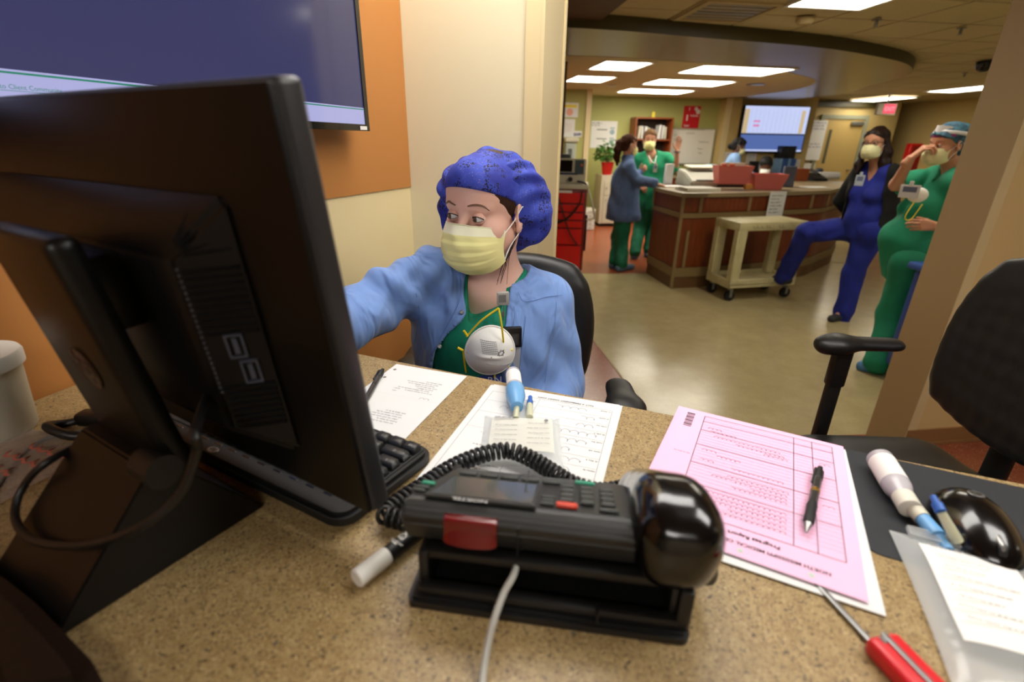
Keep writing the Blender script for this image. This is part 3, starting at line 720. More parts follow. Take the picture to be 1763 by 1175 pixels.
# ---- keyboard
KM = frame((-0.272, 0.446, DZ), 118.0)     # x along, y away from the camera; front rail nearest the camera
kb = thing('keyboard', 'black computer keyboard lying under the monitor edge', 'keyboard', KM)
KT = T(0, 0.0, 0.0185) @ RX(-2.5)
def rrect(x0, y0, x1, y1, r, n=5):
    out = []
    for cx_, cy_, a0 in ((x1-r, y1-r, 0), (x0+r, y1-r, 90), (x0+r, y0+r, 180), (x1-r, y0+r, 270)):
        out += [(cx_+r*math.cos(math.radians(a0+90*i/n)), cy_+r*math.sin(math.radians(a0+90*i/n))) for i in range(n+1)]
    return out
KX0, KX1 = -0.345, 0.114
def plate(f, poly, z0, z1, bev, M):
    bm = bmesh.new(); V = [bm.verts.new((x, y, z0)) for x, y in poly]; fc = bm.faces.new(V); r = bmesh.ops.extrude_face_region(bm, geom=[fc])
    vv = [g for g in r['geom'] if isinstance(g, bmesh.types.BMVert)]
    for v in vv: v.co.z = z1
    bmesh.ops.recalc_face_normals(bm, faces=bm.faces[:])
    es = [e for e in bm.edges if abs(e.verts[0].co.z-z1) < 1e-6 and abs(e.verts[1].co.z-z1) < 1e-6]
    if bev: bmesh.ops.bevel(bm, geom=es, offset=bev, segments=2, affect='EDGES')
    f.bm(bm, M)
f = MB(); plate(f, rrect(KX0, 0.0, KX1, 0.160, 0.022), -0.010, 0.004, 0.005, KT); obj('body', f, mat('keyboard black', rgb(24, 24, 24), 0.45, spec=0.3), kb, True)
f = MB(); f.prism(rrect(KX0+0.008, 0.030, KX1-0.010, 0.150, 0.004), 0.0042, 0.0050, KT); obj('key_well', f, M_BLACKR, kb)
km = MB(); frustum(km, (-0.0085, 0.0085), (-0.0085, 0.0085), 0, (-0.0068, 0.0068), (-0.0062, 0.0072), 0.0085, Matrix(((1, 0, 0, 0), (0, 0, 1, 0), (0, 1, 0, 0), (0, 0, 0, 1))), 0.0012); km.f = [t[::-1] for t in km.f]
key_me = None
def key(x, y, w=1.0):
    global key_me
    M = KT @ T(x, y, 0.0050) @ Matrix.Diagonal((w, 1, 1, 1))
    if key_me is None: o = obj('key', km, M_BLACK, kb, True, M); key_me = o.data; return o
    return share('key', key_me, kb, M)
lab = MB(); P_ = 0.0190
# seen from the camera the key rows run backwards: function row nearest the rail, number pad on the camera's left
xr = KX1-0.021; keys = []
rows = [[1]+[1]*12+[1, 1, 1], [1]*13+[2]+[1]*3+[1]*4, [1.5]+[1]*12+[1.5]+[1]*3+[1]*4, [1.75]+[1]*11+[2.25]+[0]*3+[1]*4, [2.25]+[1]*10+[2.75]+[0, 1, 0]+[1]*4, [1.25, 1.25, 1.25, 6.25, 1.25, 1.25, 1.25, 1.25]+[1]*3+[2, 1, 1]]
for r, row in enumerate(rows):
    x = xr+P_*0.5; y = 0.038+r*0.0202
    for i, w in enumerate(row):
        ww = w if w else 1
        if w:
            key(x-P_*ww/2, y, ww*1.0 if ww == 1 else (ww*P_-0.002)/0.017)
            if i < 4 or w > 1.2: keys.append((x-P_*ww/2, y))
        x -= P_*ww
for i, (x, y) in enumerate(keys):
    M = KT @ T(x, y, 0.0138) @ RZ(180)
    ch = ['esc', 'F1', 'F2', 'F3', '`', '1', '2', '3', 'tab', 'Q', 'W', 'E', 'caps', 'A', 'S', 'D', 'shift', 'Z', 'X', 'C', 'ctrl']
    lab.text(ch[i % len(ch)], 0.0055, M @ T(-0.003, 0, 0))
obj('key_lettering', lab, mat('key print', rgb(170, 170, 170), 0.6), kb)
f = MB(); f.lathe([(0.009, 0.0), (0.0085, 0.0006)], 24, KT @ T(-0.120, 0.012, 0.0042) @ Matrix.Diagonal((1.0, 0.62, 1, 1))); lg = obj('oval_emblem', f, M_STEEL, kb)
f = MB(); f.text('hp', 0.010, KT @ T(-0.115, 0.0150, 0.0050) @ RZ(180), bold=0.0003); obj('lettering', f, M_BLACK, lg)
f = MB()
for i in range(14): f.rbox((KX0+0.05+i*0.028, 0.0235, 0.0042), (0.014, 0.003, 0.0012), 0.0008, 1, KT)
obj('rail_slots', f, M_BLACKG, kb)

# ---- white tub, clear bag, dark folder on the left
c_ = Pz(10, 742, DZ); c_ = Vector((c_.x-0.010, c_.y-0.005, DZ))
tub = thing('plastic_tub', 'frosted white plastic tub at the orange wall', 'tub', T(*c_))
f = MB(); f.lathe([(0.0, 0.0), (0.044, 0.0), (0.046, 0.003), (0.0535, 0.105), (0.0515, 0.105), (0.044, 0.005)], 36); obj('body', f, mat('frosted white plastic', rgb(226, 222, 206), 0.4, trans=0.15), tub, True)
f = MB(); f.lathe([(0.0535, 0.096), (0.0575, 0.097), (0.058, 0.112), (0.056, 0.116), (0.0, 0.1165)], 36); obj('lid', f, M_WHITE, tub, True)
b0 = Pz(0, 850, DZ)
BM_ = frame((b0.x-0.02, b0.y+0.012, DZ), 110)
f = MB(); f.sheet(lambda u, v: (-0.11+0.16*u, -0.03+0.12*v, 0.004+0.004*math.sin(9*u+3*v)*math.sin(7*v-4*u)), 20, 16, 0.0006)
pb = obj('plastic_bag', f, mat('clear plastic film', rgb(236, 222, 214), 0.15, trans=0.7, alpha=0.5, ior=1.1), None, True, BM_); tag(pb, 'flattened clear plastic bag with red print beside the computer stand', 'bag')
f = MB()
for i in range(3): f.scribble(-0.06+0.008*i, 0.012+0.022*i, 0.07+0.01*i, 0.014, 40+i, wd=0.0034, z=0.0095)
obj('red_print', f, mat('red print', rgb(206, 110, 92), 0.6), pb)
fp = [Pz(-70, 960, DZ), Pz(-20, 1000, DZ), Pz(20, 1022, DZ), Pz(70, 1062, DZ), Pz(125, 1118, DZ), Pz(170, 1165, DZ), Pz(205, 1230, DZ), Pz(0, 1260, DZ)]
f = MB(); plate(f, [p[:2] for p in fp], DZ+0.0005, DZ+0.030, 0.012, None)
tag(obj('leather_folder', f, mat('dark brown leather', rgb(30, 18, 11), 0.5, spec=0.3, bump=0.3, bscale=300), None, True), 'dark brown leather folder in the near corner of the counter', 'folder')

# ================================================================== desk phone
FM = frame((0.035, 0.33, DZ), 98.0)
M_PHONE = mat('phone plastic', rgb(38, 38, 37), 0.42, bump=0.12, bscale=1500)
M_PKEY = mat('phone keys', rgb(58, 60, 58), 0.5)
ph = thing('desk_phone', 'black office desk phone with display and red lamp in front', 'phone', FM)
f = MB()
plate(f, rrect(-0.122, -0.034, 0.122, 0.135, 0.008), 0.0, 0.010, 0.003, None)
obj('stand_base', f, M_BLACK, ph, True)
f = MB()          # hollow stand frame: two cheeks, back wall, lip with two dividers
for s in (-1, 1): f.rbox((s*0.109, 0.045, 0.030), (0.010, 0.13, 0.042), 0.003, 2)
f.rbox((0, 0.060, 0.034), (0.21, 0.05, 0.050), 0.004, 2); f.rbox((0, -0.010, 0.046), (0.222, 0.014, 0.010), 0.003, 2)
f.rbox((0, -0.022, 0.014), (0.226, 0.012, 0.010), 0.003, 2)
for x in (-0.04, 0.045): f.rbox((x, -0.026, 0.0145), (0.0025, 0.014, 0.0105), 0.0008, 1)
f.rbox((0.115, -0.018, 0.030), (0.012, 0.02, 0.044), 0.003, 2)
obj('stand_frame', f, M_BLACK, ph, True)
f = MB(); bm = bmesh.new()
prof = [(-0.004, 0.050), (-0.013, 0.078), (-0.008, 0.087), (0.004, 0.0915), (0.090, 0.0605), (0.102, 0.050), (0.106, 0.030), (0.090, 0.022), (0.04, 0.034)]
xs0, xs1 = -0.131, 0.078; n_ = len(prof)
def inset(y): return 0.020*max(0.0, min(1.0, (y-0.035)/0.05))
V0 = [bm.verts.new((xs0+inset(y)*1.2, y, z)) for y, z in prof]; V1 = [bm.verts.new((xs1, y, z)) for y, z in prof]
bm.faces.new(V0[::-1]); bm.faces.new(V1)
for i in range(n_): bm.faces.new([V0[i], V0[(i+1) % n_], V1[(i+1) % n_], V1[i]])
bmesh.ops.recalc_face_normals(bm, faces=bm.faces[:]); bmesh.ops.bevel(bm, geom=bm.edges[:], offset=0.004, segments=3, affect='EDGES'); f.bm(bm)
f.rbox((0.112, 0.050, 0.040), (0.070, 0.10, 0.024), 0.008, 3); f.rbox((0.143, 0.050, 0.058), (0.010, 0.08, 0.03), 0.004, 2)
f.rbox((0.079, 0.02, 0.064), (0.006, 0.06, 0.024), 0.002, 1)
pbody = obj('body', f, M_PHONE, ph, True)
f = MB(); f.box((-0.026, -0.0105, 0.069), (0.0012, 0.006, 0.03)); f.box((-0.0255, 0.03, 0.0830), (0.0010, 0.075, 0.0016), T(0, 0, 0)); obj('case_seam', f, M_BLACKR, ph)
sy = Vector((0, 0.084, -0.030)).normalized(); sz = Vector((1, 0, 0)).cross(sy)
TP = axes((0, 0.004, 0.0915), (1, 0, 0), sy, sz)       # top face: x right, y away, z out
f = MB(); f.prism([(-0.113, 0.000), (-0.013, 0.000), (-0.013, 0.060), (-0.100, 0.060)], 0.0002, 0.0022, TP); obj('display_bezel', f, M_PHONE, ph)
f = MB(); f.prism([(-0.108, 0.005), (-0.017, 0.005), (-0.017, 0.055), (-0.099, 0.055)], 0.0022, 0.0027, TP); obj('display', f, mat('phone display', rgb(84, 84, 80), 0.12, coat=0.3), ph)
f = MB(); f.text('NORTEL', 0.0085, TP @ T(-0.055, 0.0012, 0.0024) @ RZ(180), bold=0.0002); obj('brand_lettering', f, mat('silver print', rgb(190, 190, 186), 0.4), ph)
def pkey(name, x, y, w, d, h, mt, cyl=True):
    f = MB(); f.rbox((0, 0, h/2), (w, d, h), min(0.0018, h*0.45), 2); return obj(name, f, mt, ph, True, TP @ T(x, y, 0.0004))
ref = pkey('dial_key', 0.013, 0.0235, 0.0128, 0.0088, 0.0036, M_PKEY)
for i, x in enumerate((0.013, 0.0315, 0.050)):
    for j, y in enumerate((0.0235, 0.036, 0.0485, 0.061)):
        if i or j: share('dial_key', ref.data, ph, TP @ T(x, y, 0.0004))
pkey('red_key', 0.0135, 0.0105, 0.019, 0.0075, 0.0042, mat('red key', rgb(220, 72, 52), 0.45)); pkey('line_key', 0.050, 0.0105, 0.017, 0.006, 0.0030, M_PKEY)
M_TEAL = mat('teal key', rgb(48, 150, 118), 0.45)
pkey('hold_key', 0.030, 0.076, 0.020, 0.006, 0.0036, M_TEAL); pkey('teal_key', -0.118, 0.030, 0.013, 0.0055, 0.0032, M_TEAL)
for x, y in ((-0.120, 0.0185), (-0.121, 0.010), (-0.004, 0.011), (-0.004, 0.019), (-0.004, 0.027)): pkey('side_key', x, y, 0.013, 0.0048, 0.0030, M_PKEY)
for i in range(5): pkey('soft_key', -0.088+i*0.0212, 0.0705, 0.0185, 0.010, 0.0032, M_PKEY)
f = MB()
f.grid(lambda u, v: (-0.091+0.047*u, -0.0105-0.0050*math.sin(PI*u)**0.5*(1-0.3*v)-0.0045+0.0085*v, 0.062+0.0245*v), 12, 6)
f.rbox((-0.0675, -0.008, 0.0735), (0.047, 0.012, 0.024), 0.002, 2)
obj('message_lamp', f, mat('dark red lens', rgb(112, 8, 13), 0.25, coat=0.3), ph, True)
# handset: two cups and an arched grip
q = SDF(0.0022, 0.012)
fx = (1, 0, 0)
q.cap((0.098, -0.004, 0.090), (0.114, -0.004, 0.090), 0.0265, k=0.02); q.cap((0.098, -0.002, 0.064), (0.112, -0.002, 0.064), 0.0255, k=0.02)
q.cap((0.096, 0.024, 0.094), (0.113, 0.024, 0.094), 0.0215, k=0.03); q.cap((0.094, 0.048, 0.084), (0.111, 0.048, 0.084), 0.0195, k=0.03)
q.cap((0.092, 0.074, 0.068), (0.109, 0.074, 0.068), 0.0190, k=0.03); q.cap((0.090, 0.100, 0.049), (0.107, 0.100, 0.049), 0.0195, k=0.03)
q.cap((0.089, 0.112, 0.034), (0.106, 0.112, 0.034), 0.0205, k=0.02)
hs = obj_np('handset', q.mesh(2), M_BLACKG); hs.matrix_world = FM
tag(hs, 'glossy black phone handset lying on the desk phone cradle', 'phone handset')
# coiled cord
def coil(path, R, r, turns, n=12):
    P = spline(path, 20); L_ = [0]
    for i in range(1, len(P)): L_.append(L_[-1]+(P[i]-P[i-1]).length)
    out = []; N = int(turns*n); u = None; j = 0
    for k in range(N+1):
        s = L_[-1]*k/N
        while j < len(P)-2 and L_[j+1] < s: j += 1
        t = (P[j+1]-P[j]).normalized(); c = P[j]+(P[j+1]-P[j])*((s-L_[j])/max(1e-9, L_[j+1]-L_[j]))
        u = (Vector((0, 0, 1))-t*t.z).normalized(); w = t.cross(u); a = 2*PI*k/n
        out.append(c+u*R*math.cos(a)+w*R*math.sin(a))
    return out
cp = [FM @ Vector((0.096, 0.128, 0.024)), Pz(1098, 834, DZ+0.016)]+[Pz(x, y, DZ+h) for x, y, h in [(1060, 845, .0145), (1022, 846, .0145), (982, 832, .015), (947, 810, .016), (914, 790, .018), (880, 777, .020), (848, 779, .020), (815, 789, .019), (785, 802, .018), (757, 818, .016), (728, 838, .0145), (700, 856, .0145), (676, 872, .0145), (664, 887, .0145)]]
cp.append(FM @ Vector((-0.150, 0.052, 0.0145)))
f = MB(); f.tube(coil(cp, 0.0088, 0.002, 56, 12), 0.0027, 6)
tag(obj('coiled_cord', f, M_BLACK, None, True, angle=180), 'black coiled handset cord curving over the papers behind the phone', 'cord')
f = MB()
lp = [FM @ Vector((-0.026, 0.028, 0.036)), Pz(886, 985, DZ+0.045), Pz(868, 1020, DZ+0.040), Pz(850, 1070, DZ+0.030), Pz(838, 1120, DZ+0.016), Pz(830, 1180, DZ+0.006), Pz(826, 1300, DZ+0.004)]
f.tube(spline(lp, 10), 0.0030, 10); tag(obj('line_cord', f, mat('light grey cord', rgb(176, 174, 166), 0.45), None, True), 'light grey phone line cord running from the phone to the near edge', 'cord')

# ---- marker pen lying on the counter
ma = Pz(613, 998, DZ+0.0095); mb_ = Pz(720, 918, DZ+0.0075); d = (mb_-ma); d.z = 0; d.normalize()
MK = axes(ma, d, Vector((-d.y, d.x, 0)), (0, 0, 1))
mk = thing('marker_pen', 'black and white dry erase marker lying half under the phone', 'marker', MK)
RYX = RY(90)
f = MB(); f.lathe([(0.0, 0.0), (0.0080, 0.0), (0.0092, 0.0012), (0.0092, 0.034), (0.0086, 0.036)], 24, RYX); obj('cap', f, M_WHITE, mk, True)
f = MB(); f.lathe([(0.0080, 0.034), (0.0084, 0.036), (0.0084, 0.118), (0.006, 0.121), (0.0, 0.121)], 24, RYX); obj('barrel', f, M_BLACK, mk, True)
f = MB(); f.text('EXPO', 0.010, RX(0) @ T(0.052, -0.0035, 0.0086)); f.text('DRY ERASE', 0.0032, T(0.049, -0.0035, 0.0086) @ RZ(90) @ T(-0.006, 0.0, 0))
f.rect(0.045, -0.003, 0.0462, 0.0035, 0.0086); obj('lettering', f, M_WHITE, mk)

# ---- papers
def paper(name, o, az, w, h, z, mt, label, th=0.0003, parts=(), curl=0.0, group=None, cat='paper'):
    M = frame((o[0], o[1], DZ+z), az); f = MB()
    f.sheet(lambda u, v: (u*w, v*h, curl*math.sin(3.1*u+1)*math.sin(2.6*v)), 12 if curl else 1, 12 if curl else 1, th)
    o_ = obj(name, f, mt, None, False, M); tag(o_, label, cat, group)
    return o_
o_ = Pz(804, 649, DZ); sh = paper('note_sheet', o_, 288.8, 0.142, 0.235, 0.0012, M_PAPER, 'white sheet with three punched holes beside the keyboard')
f = MB(); M = T(0, 0, 0.00025)
for i in range(3): f.lathe([(0.0031, 0), (0.0031, 0.00005)], 16, T(0.132, 0.022+0.033*i, 0.0003))
obj('punched_hole', f, mat('hole shade', rgb(128, 122, 112), 0.8), sh)
f = MB()
for i in range(7): f.words(0.026+0.004*(i % 3), 0.045+0.0062*i, 0.030+0.009*((i*7) % 4), 0.0030, 60+i, M)
for i in range(6): f.words(0.034+0.003*(i % 2), 0.150+0.0062*i, 0.034+0.008*((i*5) % 4), 0.0030, 80+i, M)
f.words(0.085, 0.082, 0.012, 0.0026, 5, M); f.words(0.087, 0.090, 0.008, 0.0026, 6, M); f.scribble(0.020, 0.098, 0.02, 0.006, 9, M, 0.0006, 0)
obj('print', f, M_INKG, sh); f = MB(); f.rect(0.004, 0.105, 0.138, 0.1054, 0.0002); obj('fold_crease', f, mat('crease', rgb(214, 214, 212), 0.8), sh)

fo = Pz(1068, 702, DZ); FAZ = 287.7
for i, (dx, dy, da) in enumerate(((0.002, -0.006, -0.8), (-0.003, -0.003, 0.6), (0.0, 0.0, 0.0))):
    q = fo+azv(FAZ)*dx+azv(FAZ-90)*dy
    p_ = paper('order_form' if i == 2 else 'form_sheet', q, FAZ+da, 0.216, 0.279, 0.001+0.0006*i, M_PAPER,
               ['white sheet at the bottom of the pile under the drip bag', 'white sheet in the middle of the pile under the drip bag', 'white printed order form with handwriting under the drip bag'][i])
form = p_
M = T(0, 0, 0.0003); f = MB()
def hl(f, x0, x1, y, M, w=0.0005): f.rect(x0, y-w/2, x1, y+w/2, 0, M)
def vl(f, x, y0, y1, M, w=0.0005): f.rect(x-w/2, y0, x+w/2, y1, 0, M)
X0, X1, Y0, Y1 = 0.010, 0.206, 0.020, 0.262
for y in (Y0, Y1): hl(f, X0, X1, y, M)
for x in (X0, X1): vl(f, x, Y0, Y1, M)
for i in range(1, 11): hl(f, X0, 0.125, Y0+i*0.022, M, 0.0004)
for y in (0.050, 0.085, 0.130): hl(f, 0.125, X1, y, M, 0.0004)
vl(f, 0.125, Y0, Y1, M, 0.0004); obj('ruled_lines', f, M_INKG, form)
f = MB(); f.text('NOT A PERMANENT CHART COPY', 0.0058, M @ T(0.040, 0.0125, 0), bold=0.0001)
for i in range(10): f.words(X0+0.002, Y0+0.004+i*0.022, 0.014, 0.0028, 200+i, M)
f.text('VANCOMYCIN', 0.004, M @ T(0.13, 0.03, 0))
for i in range(9): f.words(0.13, 0.14+0.010*i, 0.05-0.006*(i % 3), 0.0026, 240+i, M)
obj('print', f, M_INK, form)
f = MB()
for i, (x, w) in enumerate(((0.045, 0.05), (0.030, 0.022), (0.028, 0.030), (0.020, 0.062), (0.030, 0.045), (0.05, 0.02), (0.03, 0.028), (0.04, 0.045), (0.03, 0.05), (0.02, 0.03))):
    f.scribble(x, Y0+0.007+i*0.022, w, 0.010, 300+i, M, 0.0007)
f.scribble(0.14, 0.06, 0.04, 0.009, 330, M, 0.0006); obj('handwriting', f, mat('pencil grey', rgb(140, 140, 148), 0.8), form)

# pink progress sheets on white ones
po = Vector((0.455, 0.567, 0)); PAZ = 297.8
labs = ['white sheet lowest in the stack under the pink form', 'white sheet sticking out at the near corner of the pink stack', 'pale pink sheet just under the top pink form', 'pink lined progress form on top of the stack']
for i, (dx, dy, da, mt) in enumerate(((-0.004, 0.004, -0.8, M_PAPER), (-0.003, 0.002, -2.0, M_PAPER), (0.003, -0.002, 0.8, M_PINK), (0.0, 0.0, 0.0, M_PINK))):
    q = po+azv(PAZ)*dx+azv(PAZ-90)*dy
    pink = paper('progress_form' if i == 3 else 'form_sheet', q, PAZ+da, 0.216 if i != 1 else 0.219, 0.279 if i != 1 else 0.283, [0.0012, 0.0026, 0.0046, 0.0056][i], mt, labs[i], th=[0.0009, 0.0010, 0.0006, 0.0004][i])
M = T(0, 0, 0.0003); f = MB()
for i in range(30): hl(f, 0.014, 0.178, 0.014+i*0.0072, M, 0.00035)
obj('ruled_lines', f, mat('pale rule', rgb(176, 136, 160), 0.8), pink)
f = MB()
for x in (0.014, 0.038, 0.060, 0.178): vl(f, x, 0.010, 0.236, M, 0.0009)
for y in (0.010, 0.052, 0.092, 0.138, 0.182, 0.236, 0.026): hl(f, 0.014, 0.178, y, M, 0.0009)
# her reading direction: the letterhead is at the far end of the y axis, so text is turned 180 degrees
def up(x, y): return M @ T(x, y, 0) @ Matrix.Diagonal((1, 1, 1, 1))
obj('table_frame', f, mat('form line', rgb(96, 84, 92), 0.8), pink)
f = MB(); RT = lambda x, y: M @ T(x, y, 0.0)
f.text('NORTH MISSISSIPPI MEDICAL CENTER', 0.0066, RT(0.028, 0.258), bold=0.00015)
f.text('Progress Report', 0.0075, RT(0.072, 0.245), bold=0.0002)
obj('letterhead', f, M_INK, pink)
f = MB(); r2 = random.Random(3)
for i, (x, y, w) in enumerate(((0.150, 0.040, 0.02), (0.130, 0.048, 0.035), (0.075, 0.060, 0.085), (0.07, 0.068, 0.06), (0.066, 0.074, 0.030), (0.150, 0.100, 0.02), (0.120, 0.108, 0.030), (0.150, 0.124, 0.018), (0.070, 0.128, 0.06), (0.064, 0.146, 0.07), (0.066, 0.153, 0.085), (0.066, 0.160, 0.04), (0.066, 0.167, 0.06), (0.066, 0.188, 0.09), (0.066, 0.196, 0.08), (0.066, 0.203, 0.10), (0.066, 0.211, 0.06), (0.066, 0.219, 0.09), (0.018, 0.06, 0.014), (0.018, 0.15, 0.014), (0.042, 0.19, 0.012))):
    f.scribble(x, y, w, 0.0046, 400+i, M, 0.0005)
obj('handwriting', f, mat('dark pen', rgb(70, 54, 70), 0.8), pink)
f = MB()
for i in range(12): f.rect(0.192, 0.010+i*0.0036, 0.203, 0.010+i*0.0036+(0.0014 if i % 3 else 0.0024), 0, M)
f.words(0.182, 0.12, 0.02, 0.002, 7, M); obj('barcode', f, M_INK, pink)
f = MB()
for x in (0.045, 0.108, 0.171): f.lathe([(0.0030, 0), (0.0030, 0.00005)], 16, T(x, 0.270, 0.0003))
obj('punched_hole', f, mat('hole grey', rgb(196, 206, 196), 0.8), pink)
# striped yellow slip under the stack
q = Pz(1112, 822, DZ); f = MB(); SM = frame((q.x, q.y, DZ+0.0003), 118); f.box((0.03, 0.035, 0.0002), (0.06, 0.075, 0.0004))
slip = tag(obj('yellow_slip', f, mat('gold paper', rgb(206, 172, 84), 0.6), None, False, SM), 'striped gold slip peeking out from under the pink stack', 'paper')
f = MB()
for i in range(13): f.box((0.03, 0.002+i*0.0052, 0.00045), (0.058, 0.0010, 0.0002))
obj('stripes', f, M_INK, slip)

# ---- pens
def pen(name, a, b, label, z, r=0.0052, grip=True):
    a = Pz(a[0], a[1], DZ+z+r); b = Pz(b[0], b[1], DZ+z+r); d = (b-a); L_ = d.length; d.normalize()
    M = axes(a, d, Vector((-d.y, d.x, 0)), (0, 0, 1)); t = thing(name, label, 'pen', M); Q = RYX
    f = MB(); f.lathe([(0.0, 0.0), (0.0012, 0.0), (r*0.55, 0.010), (r*0.85, 0.014)], 18, Q); obj('tip', f, M_STEEL, t, True)
    f = MB(); f.lathe([(r*0.85, 0.014), (r*1.08, 0.020), (r*1.0, 0.035), (r*1.08, 0.050), (r*0.95, 0.054)], 18, Q); obj('grip', f, M_BLACKR, t, True)
    f = MB(); f.lathe([(r*0.95, 0.054), (r*0.95, L_-0.028)], 18, Q); obj('barrel', f, mat('smoke barrel', rgb(70, 66, 66), 0.15, trans=0.3), t, True)
    f = MB(); f.lathe([(r*0.97, 0.0765), (r*1.0, 0.077), (r*1.0, 0.083), (r*0.97, 0.0835)], 18, Q); obj('band', f, mat('gold band', rgb(150, 112, 40), 0.3, metal=0.6), t, True)
    f = MB(); f.lathe([(r*0.97, L_-0.028), (r*1.03, L_-0.027), (r*1.0, L_-0.010), (r*0.6, L_-0.009), (r*0.6, L_), (0, L_)], 18, Q); obj('clicker', f, M_BLACK, t, True)
    f = MB(); f.rbox((L_-0.026, r*0.9, r*0.6), (0.036, 0.0028, 0.0022), 0.0009, 1); f.rbox((L_-0.010, r*0.6, r*0.4), (0.006, 0.006, 0.003), 0.0009, 1); f.ell((L_-0.042, r*0.9, r*0.5), 0.0020, n=8); obj('clip', f, M_BLACK, t, True)
    return t
pen('ballpoint_pen', (1388, 917), (1412, 806), 'black gel pen lying on the pink form', 0.0064)
pen('ballpoint_pen', (600, 742), (659, 637), 'black pen lying between the monitor and the punched sheet', 0.0)

# ---- mouse pad and mouse
pc_ = Pz(1489, 950, DZ); PM = frame((pc_.x, pc_.y, DZ), 114.5)
f = MB(); plate(f, rrect(0, 0, 0.26, 0.205, 0.016), 0.0001, 0.0011, 0.0004, None)
tag(obj('mouse_pad', f, mat('black rubber cloth', rgb(26, 29, 34), 0.6, bump=0.2, bscale=1500), None, True, PM), 'black rubber mouse pad beside the pink stack', 'mouse pad')
mo = Pz(1685, 900, DZ+0.02); UM = frame((mo.x-0.001, mo.y, DZ+0.0013), 202.0)      # x towards the camera
mouse = thing('computer_mouse', 'glossy black computer mouse on the mouse pad', 'mouse', UM)
q = SDF(0.002, 0.01); q.ell((-0.008, 0, 0.004), (0.054, 0.0355, 0.036), k=0.01); q.ell((0.020, 0, 0.006), (0.040, 0.030, 0.025), k=0.015)
q.fn(lambda X, Y, Z, D: np.maximum(D, 0.001-Z+0*X+0*Y)); obj_np('body', q.mesh(2), M_BLACKG, mouse)
f = MB(); f.ell((0.030, 0, 0.0265), (0.022, 0.0042, 0.006), n=16); obj('button_strip', f, M_STEEL, mouse, True)
f = MB(); f.cone((0.044, -0.003, 0.021), (0.044, 0.003, 0.021), 0.0085, n=20); obj('scroll_wheel', f, M_BLACKR, mouse, True)
f = MB(); f.lathe([(0.0075, 0), (0.0070, 0.0006)], 20, T(-0.022, 0, 0.0392) @ RY(-10)); lg = obj('round_emblem', f, M_STEEL, mouse, True)
f = MB(); f.text('hp', 0.010, T(-0.022, 0, 0.0401) @ RY(-10) @ RZ(90) @ T(-0.0045, -0.002, 0), bold=0.0003); obj('lettering', f, M_BLACK, lg)

# ---- drip bags with vials
M_FILM = mat('clear vinyl', rgb(232, 236, 236), 0.1, alpha=0.34, bump=0.5, bscale=60, spec=0.8)
M_LABEL = mat('bag label', rgb(238, 234, 228), 0.6)
M_BCAP = mat('pale blue cap', rgb(112, 170, 220), 0.35)
M_BLUEC = mat('blue plug', rgb(40, 96, 180), 0.4)
M_VIAL = mat('frosted vial', rgb(226, 220, 226), 0.2, trans=0.35)
M_TUBE = mat('cream tube', rgb(222, 222, 190), 0.3, trans=0.2)
def bag_mesh(w, h, th, seed):
    r = random.Random(seed); f = MB()
    def prof(u, v): e = max(0.0, (1-abs(2*u-1)**3.0))*max(0.0, (1-abs(2*v-1)**4.0)); return e**0.6
    k1 = r.uniform(8, 12)
    f.grid(lambda u, v: ((u-0.5)*w*(1-0.03*math.sin(PI*v)), v*h, 0.0012+th*prof(u, v)*(1+0.06*math.sin(k1*u+5*v)+0.05*math.sin(9*v-4*u))), 28, 36)
    n = len(f.v); f.grid(lambda u, v: ((u-0.5)*w*(1-0.03*math.sin(PI*v)), v*h, 0.0008), 28, 36)
    f.f[-28*36:] = [t[::-1] for t in f.f[-28*36:]]
    return f, lambda u, v: 0.0012+th*prof(u, v)*(1+0.06*math.sin(k1*u+5*v)+0.05*math.sin(9*v-4*u))
def vial(t, p, d, L_, r, capcol, s=1.0):
    """bottle lying along d from its base p (local coordinates)"""
    d = Vector(d).normalized(); M = axes(p, d.orthogonal().normalized(), d.cross(d.orthogonal().normalized()), d)
    f = MB(); f.lathe([(0.0, 0.0), (r*0.75, 0.001), (r, 0.006), (r, L_*0.62), (r*0.93, L_*0.68), (r*0.62, L_*0.80), (r*0.6, L_*0.84)], 24, M); b = obj('vial', f, M_VIAL, t, True)
    f = MB(); f.lathe([(r*1.01, L_*0.14), (r*1.012, L_*0.142), (r*1.012, L_*0.56), (r*1.01, L_*0.562)], 24, M); obj('vial_label', f, M_LABEL, b, True)
    f = MB(); f.lathe([(r*0.70, L_*0.78), (r*0.78, L_*0.80), (r*0.78, L_), (r*0.66, L_*1.01)], 24, M); obj('vial_neck', f, mat('white collar', rgb(226, 222, 208), 0.4) if capcol != M_BCAP else M_BCAP, b, True)
    return M
# bag on the order form; x runs across, y towards the camera
g0 = Pz(899, 722, DZ); g1 = Pz(896, 805, DZ); gdv = (g1-g0).normalized()
gz = 0.0028
BG = axes((g0.x, g0.y, DZ+gz), (gdv.y, -gdv.x, 0), gdv, (0, 0, 1))
bag1 = thing('drip_bag', 'clear drip bag with pale blue capped vial lying on the order form', 'drip bag', BG)
f, hf = bag_mesh(0.112, 0.120, 0.007, 5); obj('pouch', f, M_FILM, bag1, True)
f = MB(); lb = [(-0.044, 0.014), (0.044, 0.094)]
f.grid(lambda u, v: (-0.044+0.088*u, 0.012+0.084*v, hf(0.5+(-0.044+0.088*u)/0.112, (0.012+0.084*v)/0.120)+0.0004), 20, 20); lab1 = obj('bag_label', f, mat('cream label', rgb(238, 236, 224), 0.6, alpha=0.7), bag1, True)
f = MB(); LMx = T(0, 0, 0.0098)
f.text('BRAUN', 0.0085, LMx @ T(0.040, 0.020, 0) @ RZ(180) @ T(0, 0, 0), bold=0.0002)
